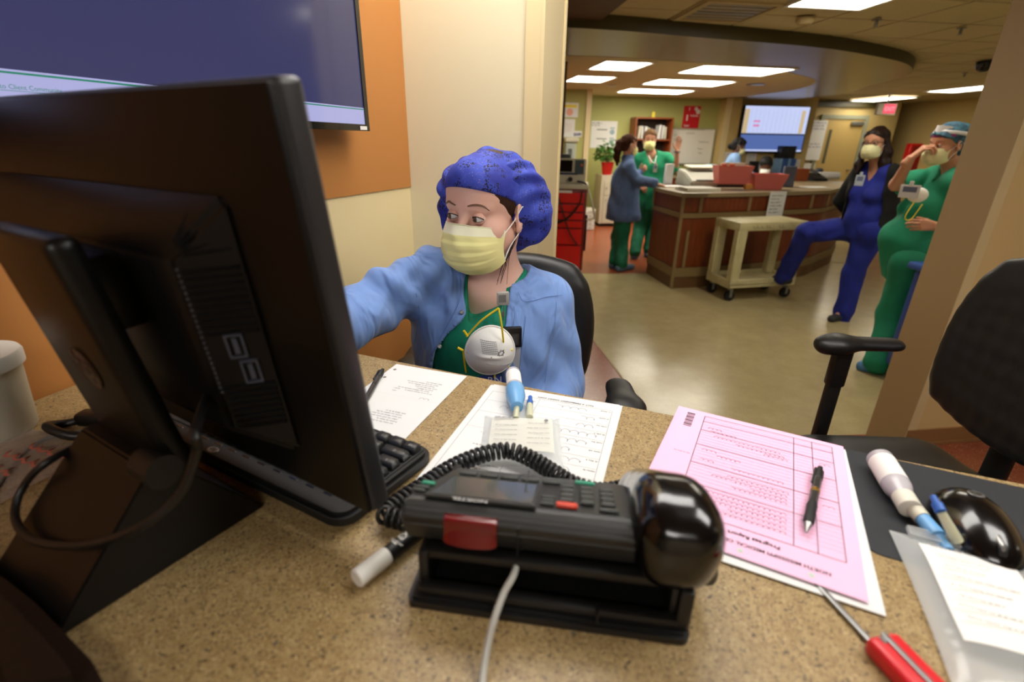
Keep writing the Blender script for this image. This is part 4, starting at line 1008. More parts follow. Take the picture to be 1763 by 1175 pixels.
for i in range(9): f.words(-0.038+0.045*(i % 2), 0.030+0.0062*i, 0.03, 0.0022, 500+i, LMx)
f.lathe([(0.003, 0), (0.003, 0.0001)], 12, LMx @ T(-0.035, 0.022, 0)); obj('print', f, M_INKG, lab1)
b0 = BG.inverted() @ Pz(883, 640, DZ+0.020); b1 = BG.inverted() @ Pz(890, 700, DZ+0.018)
dv = (b1-b0); Lv = dv.length; Mv = vial(bag1, b0, dv, Lv*0.80, 0.0125, M_BCAP)
f = MB(); f.lathe([(0.0128, Lv*0.50), (0.0150, Lv*0.54), (0.0152, Lv*0.74), (0.011, Lv*0.90), (0.0095, Lv*1.02), (0.004, Lv*1.03)], 24, Mv); obj('blue_cap', f, M_BCAP, bag1, True)
f = MB(); f.cone(b1, (b1.x+0.001, 0.012, 0.006), 0.0042, 0.0050, 14); obj('port_tube', f, M_TUBE, bag1, True)
p0 = BG.inverted() @ Pz(913, 684, DZ+0.010); p1 = BG.inverted() @ Pz(912, 697, DZ+0.010)
f = MB(); f.cone(p1, (p1.x, 0.010, 0.006), 0.0045, 0.0055, 14); obj('port_tube', f, M_TUBE, bag1, True)
f = MB(); f.cone(p0, p1, 0.0034, 0.0042, 14); f.cone(p0+(p1-p0)*0.6, p1, 0.0050, 0.0050, 14); obj('blue_plug', f, M_BLUEC, bag1, True)
# bag at the right edge
g0 = Pz(1650, 930, DZ+0.012); d2 = Vector((-0.10, -0.99, 0)).normalized(); d2 = (Pz(1790, 1175, DZ+0.012)-g0).normalized(); d2.z = 0; d2.normalize()
BG2 = axes((g0.x, g0.y, DZ+0.002), (-d2.y, d2.x, 0), d2, (0, 0, 1)) @ Matrix.Diagonal((1, 1, 1, 1))
bag2 = thing('drip_bag', 'clear drip bag with a large white label next to the computer mouse', 'drip bag', BG2)
f, hf2 = bag_mesh(0.115, 0.19, 0.013, 9); obj('pouch', f, M_FILM, bag2, True)
f = MB(); f.grid(lambda u, v: (-0.040+0.076*u, 0.022+0.115*v, hf2(0.5+(-0.040+0.076*u)/0.115, (0.022+0.115*v)/0.19)+0.0005), 20, 24); lab2 = obj('bag_label', f, M_LABEL, bag2, True)
f = MB(); LMx = T(0, 0, 0.0168)
for i in range(8): f.words(-0.034+0.002*(i % 3), 0.030+0.012*i, 0.055-0.012*(i % 3), 0.0024, 600+i, LMx)
obj('print', f, M_INKG, lab2)
f = MB(); f.rect(0.046, 0.024, 0.052, 0.030, 0.0150)
for i in range(3): f.rect(0.045, 0.098+0.008*i, 0.050, 0.102+0.008*i, 0.0120)
obj('print_marks', f, mat('navy print', rgb(30, 60, 130), 0.6), bag2)
inv = BG2.inverted()
b0 = inv @ Pz(1512, 786, DZ+0.018); b1 = inv @ Pz(1556, 858, DZ+0.016); b2 = inv @ Pz(1588, 893, DZ+0.013); b3 = inv @ Pz(1614, 925, DZ+0.011)
dv = b1-b0; Mv = vial(bag2, b0, dv, dv.length*1.22, 0.0148, None)
f = MB(); f.rbox((0.010, 0.005, dv.length*0.33), (0.003, 0.010, dv.length*0.42), 0.0008, 1, Mv); obj('vial_barcode', f, M_INKG, bag2, True)
f = MB(); f.cone(b1+(b2-b1)*0.1, b2, 0.0098, 0.0080, 18); f.rbox((0.0, 0.011, dv.length*1.18), (0.004, 0.003, 0.040), 0.001, 1, Mv); obj('connector', f, mat('cream connector', rgb(218, 212, 190), 0.4), bag2, True)
f = MB(); f.cone(b2, b3, 0.0072, 0.0085, 18); f.cone(b3, b3+(b3-b2)*0.7, 0.006, 0.005, 16); obj('blue_collar', f, M_BCAP, bag2, True)
c0 = inv @ Pz(1606, 855, DZ+0.048); c1 = inv @ Pz(1620, 882, DZ+0.042); c2 = inv @ Pz(1648, 932, DZ+0.016)
f = MB(); f.cone(c0, c0+(c1-c0)*0.55, 0.0030, 0.0034, 12); f.cone(c0+(c1-c0)*0.5, c1, 0.0052, 0.0052, 14); obj('blue_plug', f, M_BLUEC, bag2, True)
f = MB(); f.cone(c1, c2, 0.0042, 0.0056, 14); obj('port_tube', f, M_TUBE, bag2, True)
f = MB(); f.rbox((0.0, 0.006, 0.010), (0.09, 0.016, 0.006), 0.002, 2); obj('seal_strip', f, M_FILM, bag2, True)

# ---- red handled tool under the pink stack
s0 = Pz(1436, 1036, DZ+0.004); s1 = Pz(1523, 1126, DZ+0.006); sdv = (s1-s0).normalized(); sdv.z = 0; sdv.normalize()
SMx = axes((s1.x, s1.y, DZ), sdv, (-sdv.y, sdv.x, 0), (0, 0, 1))
tool = thing('hand_tool', 'red handled tool with a thin steel blade tucked under the pink stack', 'tool', SMx)
f = MB(); f.rbox((0.028, 0.003, 0.0085), (0.075, 0.030, 0.017), 0.005, 3); obj('handle', f, M_REDP, tool, True)
f = MB(); f.rbox((-0.06, 0.0, 0.0028), (0.13, 0.0055, 0.0035), 0.0010, 2); obj('blade', f, M_STEEL, tool, True)
f = MB(); f.rbox((0.03, 0.003, 0.0178), (0.078, 0.0045, 0.0022), 0.0008, 2); f.rbox((-0.004, 0.001, 0.010), (0.006, 0.008, 0.016), 0.001, 1); obj('steel_spine', f, M_STEEL, tool, True)

# ================================================================== people
def m3(M): return np.array(M.to_3x3())
def head_frame(c, fwd, roll=0.0):
    f = Vector(fwd).normalized(); r = f.cross(Vector((0, 0, 1))).normalized(); u = r.cross(f)
    if roll: q = Matrix.Rotation(math.radians(roll), 3, f); r = q @ r; u = q @ u
    return axes(c, r, f, u)            # x = the person's right, y = forward, z = up
def head_prims(q, H, s=1.0, male=False, ears=True):
    R = m3(H); P = lambda x, y, z: np.array(H @ Vector((x*s, y*s, z*s)))
    E = lambda c, r, k=0.02, sub=False, Rm=R: q.ell(P(*c), tuple(t*s for t in r), Rm, k*s, sub)
    K = lambda a, b, ra, rb, k=0.015, sub=False: q.cap(P(*a), P(*b), ra*s, rb*s, k*s, sub)
    E((0, -0.018, 0.040), (0.073, 0.094, 0.080)); E((0, 0.020, -0.028), (0.060, 0.060, 0.082), 0.03)
    E((0, 0.042, 0.045), (0.060, 0.044, 0.046), 0.03)
    for x in (-1, 1):
        E((x*0.040, 0.046, -0.030), (0.026, 0.029, 0.030), 0.02)
        K((x*0.053, -0.004, -0.048), (x*0.014, 0.064, -0.096), 0.017, 0.015, 0.025)
        K((x*0.012, 0.0785, 0.0215), (x*0.044, 0.0645, 0.0205), 0.0085, 0.0075, 0.014)
        E((x*0.031, 0.0885, 0.000), (0.0185, 0.0125, 0.0115), 0.012, True)
    E((0, 0.068, -0.098), (0.019, 0.018, 0.017), 0.02)
    K((0, 0.079, 0.010), (0, 0.099, -0.028), 0.0080, 0.0100, 0.014); E((0, 0.102, -0.034), (0.0125, 0.012, 0.011), 0.010)
    for x in (-1, 1): E((x*0.0125, 0.093, -0.038), (0.0085, 0.010, 0.0085), 0.008)
    E((0, 0.0805, -0.0625), (0.022, 0.0085, 0.0055), 0.006); E((0, 0.0785, -0.073), (0.019, 0.009, 0.0065), 0.006)
    if ears:
        for x in (-1, 1):
            A = np.array((Matrix(R) @ (Matrix.Rotation(math.radians(-16*x), 3, 'Z') @ Matrix.Rotation(math.radians(-12), 3, 'X'))))
            E((x*0.0765, -0.014, -0.006), (0.0075, 0.0185, 0.0315), 0.008, False, A); E((x*0.083, -0.009, -0.003), (0.006, 0.0105, 0.0185), 0.005, True, A)
            E((x*0.079, -0.008, -0.030), (0.0055, 0.009, 0.010), 0.006, False, A); E((x*0.0765, 0.001, -0.008), (0.0045, 0.0045, 0.007), 0.004, False, A)
M_EYEW = mat('eye white', rgb(236, 230, 224), 0.15, coat=0.5); M_IRIS = mat('hazel iris', rgb(104, 86, 64), 0.15, coat=0.5); M_PUP = mat('pupil', rgb(8, 7, 7), 0.1)
M_LASH = mat('lashes', rgb(30, 20, 16), 0.6); M_BROW = mat('brow hair', rgb(126, 90, 68), 0.7)
def eyes(root, H, skin, gaze=(0, 1, 0), s=1.0, inv=None, lid=1.0, brow=None, headV=None):
    inv = inv or Matrix.Identity(4)
    for x in (-1, 1):
        c = Vector((x*0.031, 0.0725, 0.000))*s; M = inv @ H @ Matrix.Translation(c); r = 0.0126*s
        f = MB(); f.ell((0, 0, 0), r, n=20); ey = obj('eye', f, M_EYEW, root, True, M, 180)
        g = Vector(gaze).normalized(); G = axes((0, 0, 0), g.orthogonal().normalized(), g.cross(g.orthogonal().normalized()), g)
        f = MB(); f.lathe([(0.0001, r*1.012), (r*0.22, r*0.99), (r*0.46, r*0.90), (r*0.49, r*0.87)], 24, G); obj('iris', f, M_IRIS, ey, True)
        f = MB(); f.lathe([(0.0001, r*1.03), (r*0.2, r*1.005), (r*0.21, r*0.98)], 20, G); obj('pupil', f, M_PUP, ey, True)
        rl = r*1.10
        def pt(az, el, rr=rl): az = math.radians(az); el = math.radians(el); return (rr*math.cos(el)*math.sin(az), rr*math.cos(el)*math.cos(az), rr*math.sin(el))
        eu = lambda az: (27*lid)*max(0.0, math.cos(math.radians(az*1.25)))**0.7-3
        el_ = lambda az: -19*max(0.0, math.cos(math.radians(az*1.25)))**0.8-3
        f = MB(); f.grid(lambda u, v: pt(-80+160*u, eu(-80+160*u)+(85-eu(-80+160*u))*v), 20, 8)
        f.grid(lambda u, v: pt(-80+160*u, -85+(el_(-80+160*u)+85)*v), 20, 8); obj('eyelid', f, skin, ey, True, None, 180)
        f = MB(); f.tube([pt(a, eu(a), rl*1.02) for a in range(-70, 71, 10)], 0.0009*s, 6); f.tube([pt(a, el_(a), rl*1.01) for a in range(-60, 61, 10)], 0.0004*s, 6); obj('lash_line', f, M_LASH, ey, True)
        if headV is not None:
            pp = []
            for (bx, bz) in ((0.013, 0.0245), (0.022, 0.0270), (0.032, 0.0280), (0.041, 0.0255), (0.049, 0.0195)):
                t = np.array(H @ (Vector((x*bx, 0.085-8*bx*bx, bz))*s)); w = headV[np.argmin(((headV-t)**2).sum(1))]; pp.append(inv @ Vector(w))
            f = MB(); f.tube(spline(pp, 5), [0.0011+0.0013*math.sin(PI*(i/20.0)**0.8) if i < 20 else 0.0006 for i in range(21)], 6); obj('eyebrow', f, brow or M_BROW, root, True)
def mask_mesh(s=1.0, W_=0.067, pleat=1.0, puff=1.0):
    zc = [(-0.010, 0.104), (-0.030, 0.119), (-0.055, 0.124), (-0.082, 0.117), (-0.106, 0.101), (-0.121, 0.078)]
    def cl(v):
        t = v*(len(zc)-1); i = min(int(t), len(zc)-2); a = t-i; a = a*a*(3-2*a)*0.5+a*0.5
        return zc[i][0]*(1-a)+zc[i+1][0]*a, zc[i][1]*(1-a)+zc[i+1][1]*a
    def fn(u, v):
        w = 2*u-1; z0, y0 = cl(v); ys = 0.028+0.010*math.sin(PI*v); zs = -0.030-0.064*v; y0 = y0*puff
        c = max(0.0, math.cos(w*PI/2))
        sharp = 0.9+0.25*max(0, 1-2*v)
        x = W_*math.sin(w*1.40)/math.sin(1.40); y = ys+(y0-ys)*c**(0.80*sharp)
        z = zs+(z0-zs)*c**0.7
        pl_ = 0.0
        for p0 in (0.30, 0.48, 0.66):
            d = v-p0
            if 0 <= d < 0.17: pl_ += 0.0045*(1-d/0.17)
        y += pl_*pleat*c**0.5; z -= 0.0
        y += pleat*0.0012*math.sin(14*w+9*v)*c
        return (x*s, y*s, z*s)
    f = MB(); f.grid(fn, 40, 44); o = len(f.v)
    f.grid(lambda u, v: tuple(a-b for a, b in zip(fn(u, v), (0, 0.0022*s, 0))), 40, 44); n = 40*44
    f.f[-n:] = [t[::-1] for t in f.f[-n:]]
    return f, fn
def mask(root, H, inv, s, mt, mt2=None, pleat=1.0, loops=True, W_=0.067, puff=1.0):
    f, fn = mask_mesh(s, W_, pleat, puff); mk = obj('face_mask', f, mt, root, True, inv @ H, 80)
    mt2 = mt2 or mt
    f = MB(); f.tube([Vector(fn(u/30, 0.0)) for u in range(31)], 0.0011*s, 6)
    def band(u, v): p = Vector(fn(u, 0.02+v*0.15)); n = Vector((p.x*1.2, max(0.02, p.y-0.03), 0)).normalized(); return p+n*0.0006*s
    f.grid(band, 30, 5); obj('mask_band', f, mt2, mk, True)
    if loops:
        for x in (0, 1):
            sx = 1 if x else -1; a = Vector(fn(x, 0.04)); b = Vector(fn(x, 0.93))
            f = MB(); f.tube(spline([a, Vector((sx*0.0765, 0.008, -0.010))*s, Vector((sx*0.083, -0.014, 0.016))*s, Vector((sx*0.080, -0.034, 0.004))*s], 6), 0.0013*s, 6)
            f.tube(spline([b, Vector((sx*0.070, 0.012, -0.064))*s, Vector((sx*0.0795, -0.006, -0.040))*s, Vector((sx*0.079, -0.022, -0.030))*s], 6), 0.0013*s, 6)
            obj('ear_loop', f, M_MASKW, mk, True)
    return mk
def hand_prims(q, wr, d, n, right=True, curl=(20, 25, 20), s=1.0, spread=6, thumb=35):
    """wrist point, direction to the fingers, back-of-hand normal"""
    d = Vector(d).normalized(); n = Vector(n); n = (n-d*n.dot(d)).normalized(); side = d.cross(n)*(1 if right else -1)   # towards the thumb
    wr = Vector(wr); side = -side
    names = ((0.026, 0.088, (0.040, 0.024, 0.019), 0.0082), (0.009, 0.092, (0.044, 0.028, 0.020), 0.0085), (-0.009, 0.088, (0.041, 0.026, 0.019), 0.0081), (-0.025, 0.079, (0.032, 0.020, 0.017), 0.0072))
    for i, (o, L_, seg, r) in enumerate(names):
        kn = wr+(d*L_+side*o)*s
        q.cap(wr+(side*o*0.55+d*0.008)*s, kn, 0.0125*s, 0.0098*s, 0.012*s)
        a = math.radians(spread*(1.5-i)*0.6); dd = (d*math.cos(a)+side*math.sin(a)).normalized(); nn = n; p = kn; ang = 0
        for sg, c in zip(seg, curl):
            ang += math.radians(c); v = dd*math.cos(ang)-nn*math.sin(ang); p2 = p+v*sg*s
            q.cap(p, p2, r*s, r*0.9*s, 0.003*s); p = p2
    t0 = wr+(side*0.022+d*0.022-n*0.004)*s; a = math.radians(thumb)
    v = (d*math.cos(a)+side*math.sin(a)-n*0.25).normalized(); t1 = t0+v*0.036*s; v2 = (v+d*0.35-n*0.1).normalized(); t2 = t1+v2*0.030*s; t3 = t2+(v2+d*0.3).normalized()*0.022*s
    q.cap(wr+(side*0.010+d*0.012)*s, t1, 0.0135*s, 0.0105*s, 0.012*s); q.cap(t1, t2, 0.0098*s, 0.0090*s, 0.004*s); q.cap(t2, t3, 0.0090*s, 0.0078*s, 0.003*s)
def torso(q, J, off=0.0, bust=0.0, belly=0.0, w=1.0, lowz=None):
    L_, R_, hl_, hr = (Vector(J[k]) for k in ('shL', 'shR', 'hipL', 'hipR')); fr = Vector(J['front']).normalized()
    sm = (L_+R_)/2; hm = (hl_+hr)/2; ax = (hm-sm); lr = (L_-R_).normalized()
    q.cap(sm+(L_-sm)*0.82, sm+(R_-sm)*0.82, 0.055+off, 0.055+off, 0.05)
    nb = Vector(J['neck']); q.cap(nb+Vector((0, 0, 0.01)), sm+(L_-sm)*0.7+Vector((0, 0, 0.012)), 0.038+off, 0.040+off, 0.04); q.cap(nb+Vector((0, 0, 0.01)), sm+(R_-sm)*0.7+Vector((0, 0, 0.012)), 0.038+off, 0.040+off, 0.04)
    ch = sm+ax*0.22; wa = sm+ax*0.66
    for sx in (-1, 1): q.cap(ch+lr*0.05*sx*w, wa+lr*0.038*sx*w, 0.105*w+off, 0.092*w+off, 0.05, flat=0.82, front=fr); q.cap(wa+lr*0.038*sx*w, hm+lr*0.055*sx*w, 0.092*w+off, 0.112*w+off, 0.05, flat=0.88, front=fr)
    if bust:
        for sx in (-1, 1): q.ell(sm+ax*0.36+fr*(0.070*w)+lr*sx*0.070, (0.062+off*0.6, 0.055+bust+off*0.6, 0.066+off*0.6), np.array(axes((0, 0, 0), lr, fr, lr.cross(fr)).to_3x3()), 0.05)
    if belly: q.ell(sm+ax*0.74+fr*(0.05*w), (0.11*w+off, 0.09+belly+off, 0.13+off), np.array(axes((0, 0, 0), lr, fr, lr.cross(fr)).to_3x3()), 0.06)
def arm(q, J, S_, r=(0.050, 0.040, 0.027), off=(0, 0, 0), upto=1.0, k=0.03):
    a, b, c = Vector(J['sh'+S_]), Vector(J['el'+S_]), Vector(J['wr'+S_])
    q.cap(a, a+(b-a)*min(1, upto), r[0]+off[0], r[0]+(r[1]-r[0])*min(1, upto)+off[1], k)
    if upto > 1: q.cap(b, b+(c-b)*(upto-1), r[1]+off[1], r[1]+(r[2]-r[1])*(upto-1)+off[2], k*0.7)
def leg(q, J, S_, off=(0, 0, 0), k=0.04, w=1.0):
    a, b, c = Vector(J['hip'+S_]), Vector(J['kn'+S_]), Vector(J['an'+S_])
    q.cap(a, b, 0.082*w+off[0], 0.056*w+off[1], k); q.cap(b, c, 0.054*w+off[1], 0.038+off[2], 0.03)
def shoe(root, J, S_, inv, mt, big=1.0, name='shoe'):
    a, t = Vector(J['an'+S_]), Vector(J['toe'+S_]); d = (t-a); d.z = 0; d.normalize(); hb = a-d*0.045
    zf = J.get('floor'+S_, 0.0); q = SDF(0.006, 0.015)
    up_ = (0, 0, 1)
    q.cap((hb.x, hb.y, zf+0.042), (t.x, t.y, zf+0.030), 0.040*big, 0.036*big, 0.02); q.cap((hb.x+d.x*0.04, hb.y+d.y*0.04, zf+0.085), (hb.x+d.x*0.05, hb.y+d.y*0.05, zf+0.05), 0.040*big, 0.045*big, 0.03)
    q.fn(lambda X, Y, Z, D: np.maximum(D, (zf+0.002)-Z+0*X+0*Y))
    return obj_np(name, q.mesh(2), mt, root, inv)
def make_person(label, J, H, skin, s=1.0, male=False, w=1.0, bust=0.0, belly=0.0, hands=(), vox=0.010, hvox=0.0042, arms=True):
    """body: one skin mesh with head, trunk, arms, hands and legs"""
    base = (Vector(J['anL'])+Vector(J['anR']))/2; base = Vector((base.x, base.y, 0)); root = thing('person', label, 'person', Matrix.Translation(base)); inv = Matrix.Translation(-base)
    q = SDF(vox); torso(q, J, -0.012, bust, belly, w)
    for S_ in 'LR': arm(q, J, S_, upto=2.0); leg(q, J, S_, w=w); a = Vector(J['an'+S_]); q.cap(a, Vector(J['toe'+S_])*0.75+a*0.25, 0.027, 0.018, 0.02)
    nb = Vector(J['neck']); hc = H @ Vector((0, -0.02, -0.05)); q.cap(nb-Vector((0, 0, 0.03)), hc, 0.055*s*(1.1 if male else 1), 0.050*s*(1.1 if male else 1), 0.03)
    parts = [q.mesh(1)]
    q = SDF(hvox, 0.012); head_prims(q, H, s, male); q.cap(nb*0.55+hc*0.45, hc, 0.0505*s*(1.1 if male else 1), 0.0495*s*(1.1 if male else 1), 0.02); hm = q.mesh(1); parts.append(hm)
    for (S_, d, n, curl, th) in hands:
        q = SDF(hvox*0.9, 0.012); wr = Vector(J['wr'+S_]); hand_prims(q, wr, d, n, S_ == 'R', curl, s, thumb=th); q.cap(wr-Vector(d).normalized()*0.03, wr, 0.025, 0.023, 0.01); parts.append(q.mesh(1))
    obj_np('body', joinq(*parts), skin, root, inv)
    return root, inv, hm
def garment(root, inv, q, name, mt, amp=0.004, fr=30, seed=1, sm=2):
    V, Q = q.mesh(sm); V = disp(V, Q, wrinkle(amp, fr, seed)); return obj_np(name, (V, Q), mt, root, inv)
def cutz(z0, above=True):      # keep only above / below a height
    return (lambda X, Y, Z, D: np.maximum(D, (z0-Z)+0*X+0*Y)) if above else (lambda X, Y, Z, D: np.maximum(D, (Z-z0)+0*X+0*Y))
def vneck(J, H, depth, half, back=0.05):
    """removes the neck hole and a V at the front"""
    nb = Vector(J['neck']); fr = Vector(J['front']).normalized(); sd = fr.cross(Vector((0, 0, 1))).normalized(); top = nb.z+0.02; bot = nb.z-depth
    def f(X, Y, Z, D):
        a = (X-nb.x)*sd.x+(Y-nb.y)*sd.y; b = (X-nb.x)*fr.x+(Y-nb.y)*fr.y
        wv = np.clip((Z-bot)/(top-bot), 0, 1.6)*half
        ins = np.minimum(wv-np.abs(a), b+0.0+0*Z)              # front V
        hole = 0.060-np.sqrt(a*a+b*b)+0*Z; hole = np.minimum(hole, Z-(nb.z-0.035))
        return np.maximum(D, np.maximum(ins, hole))
    return f

# ------------------------------------------------------------------ the seated nurse
HC = Vector((-0.062, 1.085, 1.360)); HF = Vector((-0.475, -0.87, -0.05))
H = head_frame(HC, HF, -2.0)
J = dict(front=(-0.10, -0.99, 0), neck=(-0.040, 1.135, 1.215), shL=Py(938, 524, 1.14), shR=Py(738, 476, 1.12), elL=Py(962, 655, 1.10), elR=Py(612, 540, 0.97),
         wrL=(0.06, 0.90, 0.90), wrR=(-0.395, 0.765, 1.165), hipL=(0.085, 1.20, 0.72), hipR=(-0.105, 1.19, 0.72), knL=(0.16, 0.80, 0.70), knR=(-0.16, 0.79, 0.70),
         anL=(0.14, 0.86, 0.28), anR=(-0.14, 0.85, 0.28), toeL=(0.14, 0.74, 0.235), toeR=(-0.16, 0.73, 0.235), floorL=0.20, floorR=0.20)
base = Vector((0.0, 1.18, 0.0)); nurse = thing('person', 'seated nurse in blue patterned cap, yellow mask and blue jacket behind the counter', 'person', Matrix.Translation(base)); inv = Matrix.Translation(-base)
q = SDF(0.009); torso(q, J, -0.014, 0.02)
for S_ in 'LR': arm(q, J, S_, upto=2.0); leg(q, J, S_); q.cap(J['an'+S_], J['toe'+S_], 0.033, 0.026, 0.02)
low = q.mesh(1)
q = SDF(0.0027, 0.012); head_prims(q, H)
nbv = Vector(J['neck']); hcn = H @ Vector((0, -0.024, -0.05))
q.cap(nbv+Vector((0.002, 0.0, -0.02)), hcn, 0.056, 0.051, 0.03)
sm_ = (Vector(J['shL'])+Vector(J['shR']))/2
for sx in ('shL', 'shR'):      # collar bones and neck muscles
    s_ = Vector(J[sx]); q.cap(nbv+Vector((0, -0.050, -0.045)), sm_*0.35+s_*0.65+Vector((0, -0.035, 0.015)), 0.013, 0.014, 0.025)
    q.cap(H @ Vector(((0.05 if sx == 'shR' else -0.05), -0.02, -0.045)), nbv+Vector((0.012 if sx == 'shL' else -0.012, -0.052, -0.045)), 0.015, 0.011, 0.02)
q.ell(nbv+Vector((0, -0.005, -0.085)), (0.125, 0.070, 0.085), None, 0.05)
hd = q.mesh(1)
hands = []
for S_, d, n in (('R', (-0.75, -0.55, -0.25), (0.1, 0, 1)), ('L', (-0.5, -0.8, -0.1), (0.2, 0, 1))):
    q = SDF(0.004, 0.012); hand_prims(q, J['wr'+S_], d, n, S_ == 'R', (25, 30, 20)); q.cap(Vector(J['wr'+S_])-Vector(d).normalized()*0.03, J['wr'+S_], 0.025, 0.023, 0.01); hands.append(q.mesh(1))
obj_np('body', joinq(low, hd, *hands), M_SKIN, nurse, inv)
eyes(nurse, H, M_SKIN, gaze=(0.42, 1, -0.05), inv=inv, headV=hd[0], lid=0.95)
mask(nurse, H, inv, 1.0, M_MASKY, mat('mask top band', rgb(240, 238, 206), 0.85))
# hair at the temples and nape, under the cap
q = SDF(0.0028, 0.012); R = m3(H)
q.ell(H @ Vector((0, -0.018, 0.038)), (0.0772, 0.096, 0.086), R, 0.01); q.ell(H @ Vector((0, 0.040, 0.045)), (0.0640, 0.0470, 0.0500), R, 0.02); q.ell(H @ Vector((0, -0.055, -0.035)), (0.062, 0.050, 0.070), R, 0.03)
Hi = np.array(H.inverted())
def loc_(X, Y, Z): return tuple(Hi[i, 0]*X+Hi[i, 1]*Y+Hi[i, 2]*Z+Hi[i, 3] for i in range(3))
def hairline(X, Y, Z, D):
    x, y, z = loc_(X, Y, Z)
    lim = np.where(z > -0.005, 0.041+0.38*z+0.003*np.sin(z*300), 0.039+1.9*(z+0.005))
    lim = np.where(z < -0.018, -0.024-0.1*(z+0.018), lim)
    D = np.maximum(D, y-np.minimum(lim, 0.060)); ear = np.sqrt(((np.abs(x)-0.082)/0.016)**2+((y+0.014)/0.020)**2+((z+0.006)/0.033)**2)-1
    return np.maximum(D, -ear*0.02)
q.fn(hairline); obj_np('hair', q.mesh(1), M_HAIR, nurse, inv)
f = MB(); r_ = random.Random(4)
for i in range(12):
    x0 = -0.072-0.004*r_.random(); p = [H @ Vector((x0, -0.012+0.012*r_.random(), -0.02)), H @ Vector((x0+0.002, -0.010+0.012*r_.random(), -0.055)), H @ Vector((x0+0.010+0.006*r_.random(), 0.000+0.018*r_.random(), -0.09)), H @ Vector((x0+0.010+0.02*r_.random(), 0.008+0.02*r_.random(), -0.105-0.05*r_.random()))]
    f.tube([inv @ v for v in spline(p, 5)], 0.0005, 5)
obj('loose_hair', f, M_HAIR, nurse, True)
# cap: fitted band and gathered crown
M_CAPF = mat('patterned cap cotton', rgb(34, 44, 146), 0.75, scale=22, col2=rgb(60, 82, 196), bump=0.2, bscale=900)
nt = M_CAPF.node_tree; N = nt.nodes; L = nt.links; bs = N['Principled BSDF']; src = bs.inputs['Base Color'].links[0].from_socket; tcn = [n for n in N if n.type == 'TEX_COORD'][0]
for (sc, th, colr, big, bth) in ((260, 0.605, rgb(14, 12, 44), 24, 0.50), (560, 0.70, rgb(170, 146, 130), 22, 0.53)):
    a = N.new('ShaderNodeTexNoise'); a.inputs['Scale'].default_value = sc; b = N.new('ShaderNodeTexNoise'); b.inputs['Scale'].default_value = big
    for t in (a, b): L.new(tcn.outputs['Object'], t.inputs['Vector'])
    r1 = N.new('ShaderNodeMath'); r1.operation = 'GREATER_THAN'; r1.inputs[1].default_value = th-0.06 if sc < 300 else th-0.03; L.new(a.outputs[0], r1.inputs[0])
    r2 = N.new('ShaderNodeMath'); r2.operation = 'GREATER_THAN'; r2.inputs[1].default_value = bth; L.new(b.outputs[0], r2.inputs[0])
    mu = N.new('ShaderNodeMath'); mu.operation = 'MULTIPLY'; L.new(r1.outputs[0], mu.inputs[0]); L.new(r2.outputs[0], mu.inputs[1])
    mx = N.new('ShaderNodeMix'); mx.data_type = 'RGBA'; mx.inputs['B'].default_value = colr; L.new(mu.outputs[0], mx.inputs['Factor']); L.new(src, mx.inputs['A']); src = mx.outputs['Result']
L.new(src, bs.inputs['Base Color'])
def band_plane(X, Y, Z): x, y, z = loc_(X, Y, Z); return z-(0.0205+0.385*(y+0.014)), x, y, z
q = SDF(0.0028, 0.012); q.ell(H @ Vector((0, -0.016, 0.042)), (0.0795, 0.099, 0.0815), R, 0.01); q.ell(H @ Vector((0, 0.040, 0.050)), (0.0655, 0.0535, 0.060), R, 0.02)
q.fn(lambda X, Y, Z, D: np.maximum(D, -band_plane(X, Y, Z)[0])); q.fn(lambda X, Y, Z, D: np.maximum(D, -(loc_(X, Y, Z)[1]+0.055)))
V, Q = q.mesh(1); V = disp(V, Q, wrinkle(0.0007, 60, 5)); obj_np('cap_band', (V, Q), M_CAPF, nurse, inv)
q = SDF(0.003, 0.016)
q.ell(H @ Vector((0.016, -0.042, 0.036)), (0.116, 0.072, 0.074), R, 0.02); q.ell(H @ Vector((-0.008, -0.092, -0.012)), (0.106, 0.070, 0.094), R, 0.05); q.ell(H @ Vector((0.094, -0.050, -0.022)), (0.060, 0.048, 0.080), R, 0.04); q.ell(H @ Vector((0, -0.040, 0.080)), (0.078, 0.064, 0.040), R, 0.03)
q.fn(lambda X, Y, Z, D: np.maximum(D, loc_(X, Y, Z)[1]-(0.004+0.40*(loc_(X, Y, Z)[2]-0.03))))
V, Q = q.mesh(2)
def gathers(V):
    A = V @ Hi[:3, :3].T+Hi[:3, 3]; th = np.arctan2(A[:, 2]-0.02, A[:, 0]); fw = np.clip((A[:, 1]+0.13)/0.13, 0, 1)
    return 0.0040*np.sin(th*15+2*np.sin(th*3+A[:, 1]*25))*(0.2+0.8*fw)+0.003*np.sin(th*6+A[:, 1]*22)
V = disp(V, Q, gathers); V = disp(V, Q, wrinkle(0.0016, 55, 8)); obj_np('cap_crown', (V, Q), M_CAPF, nurse, inv)
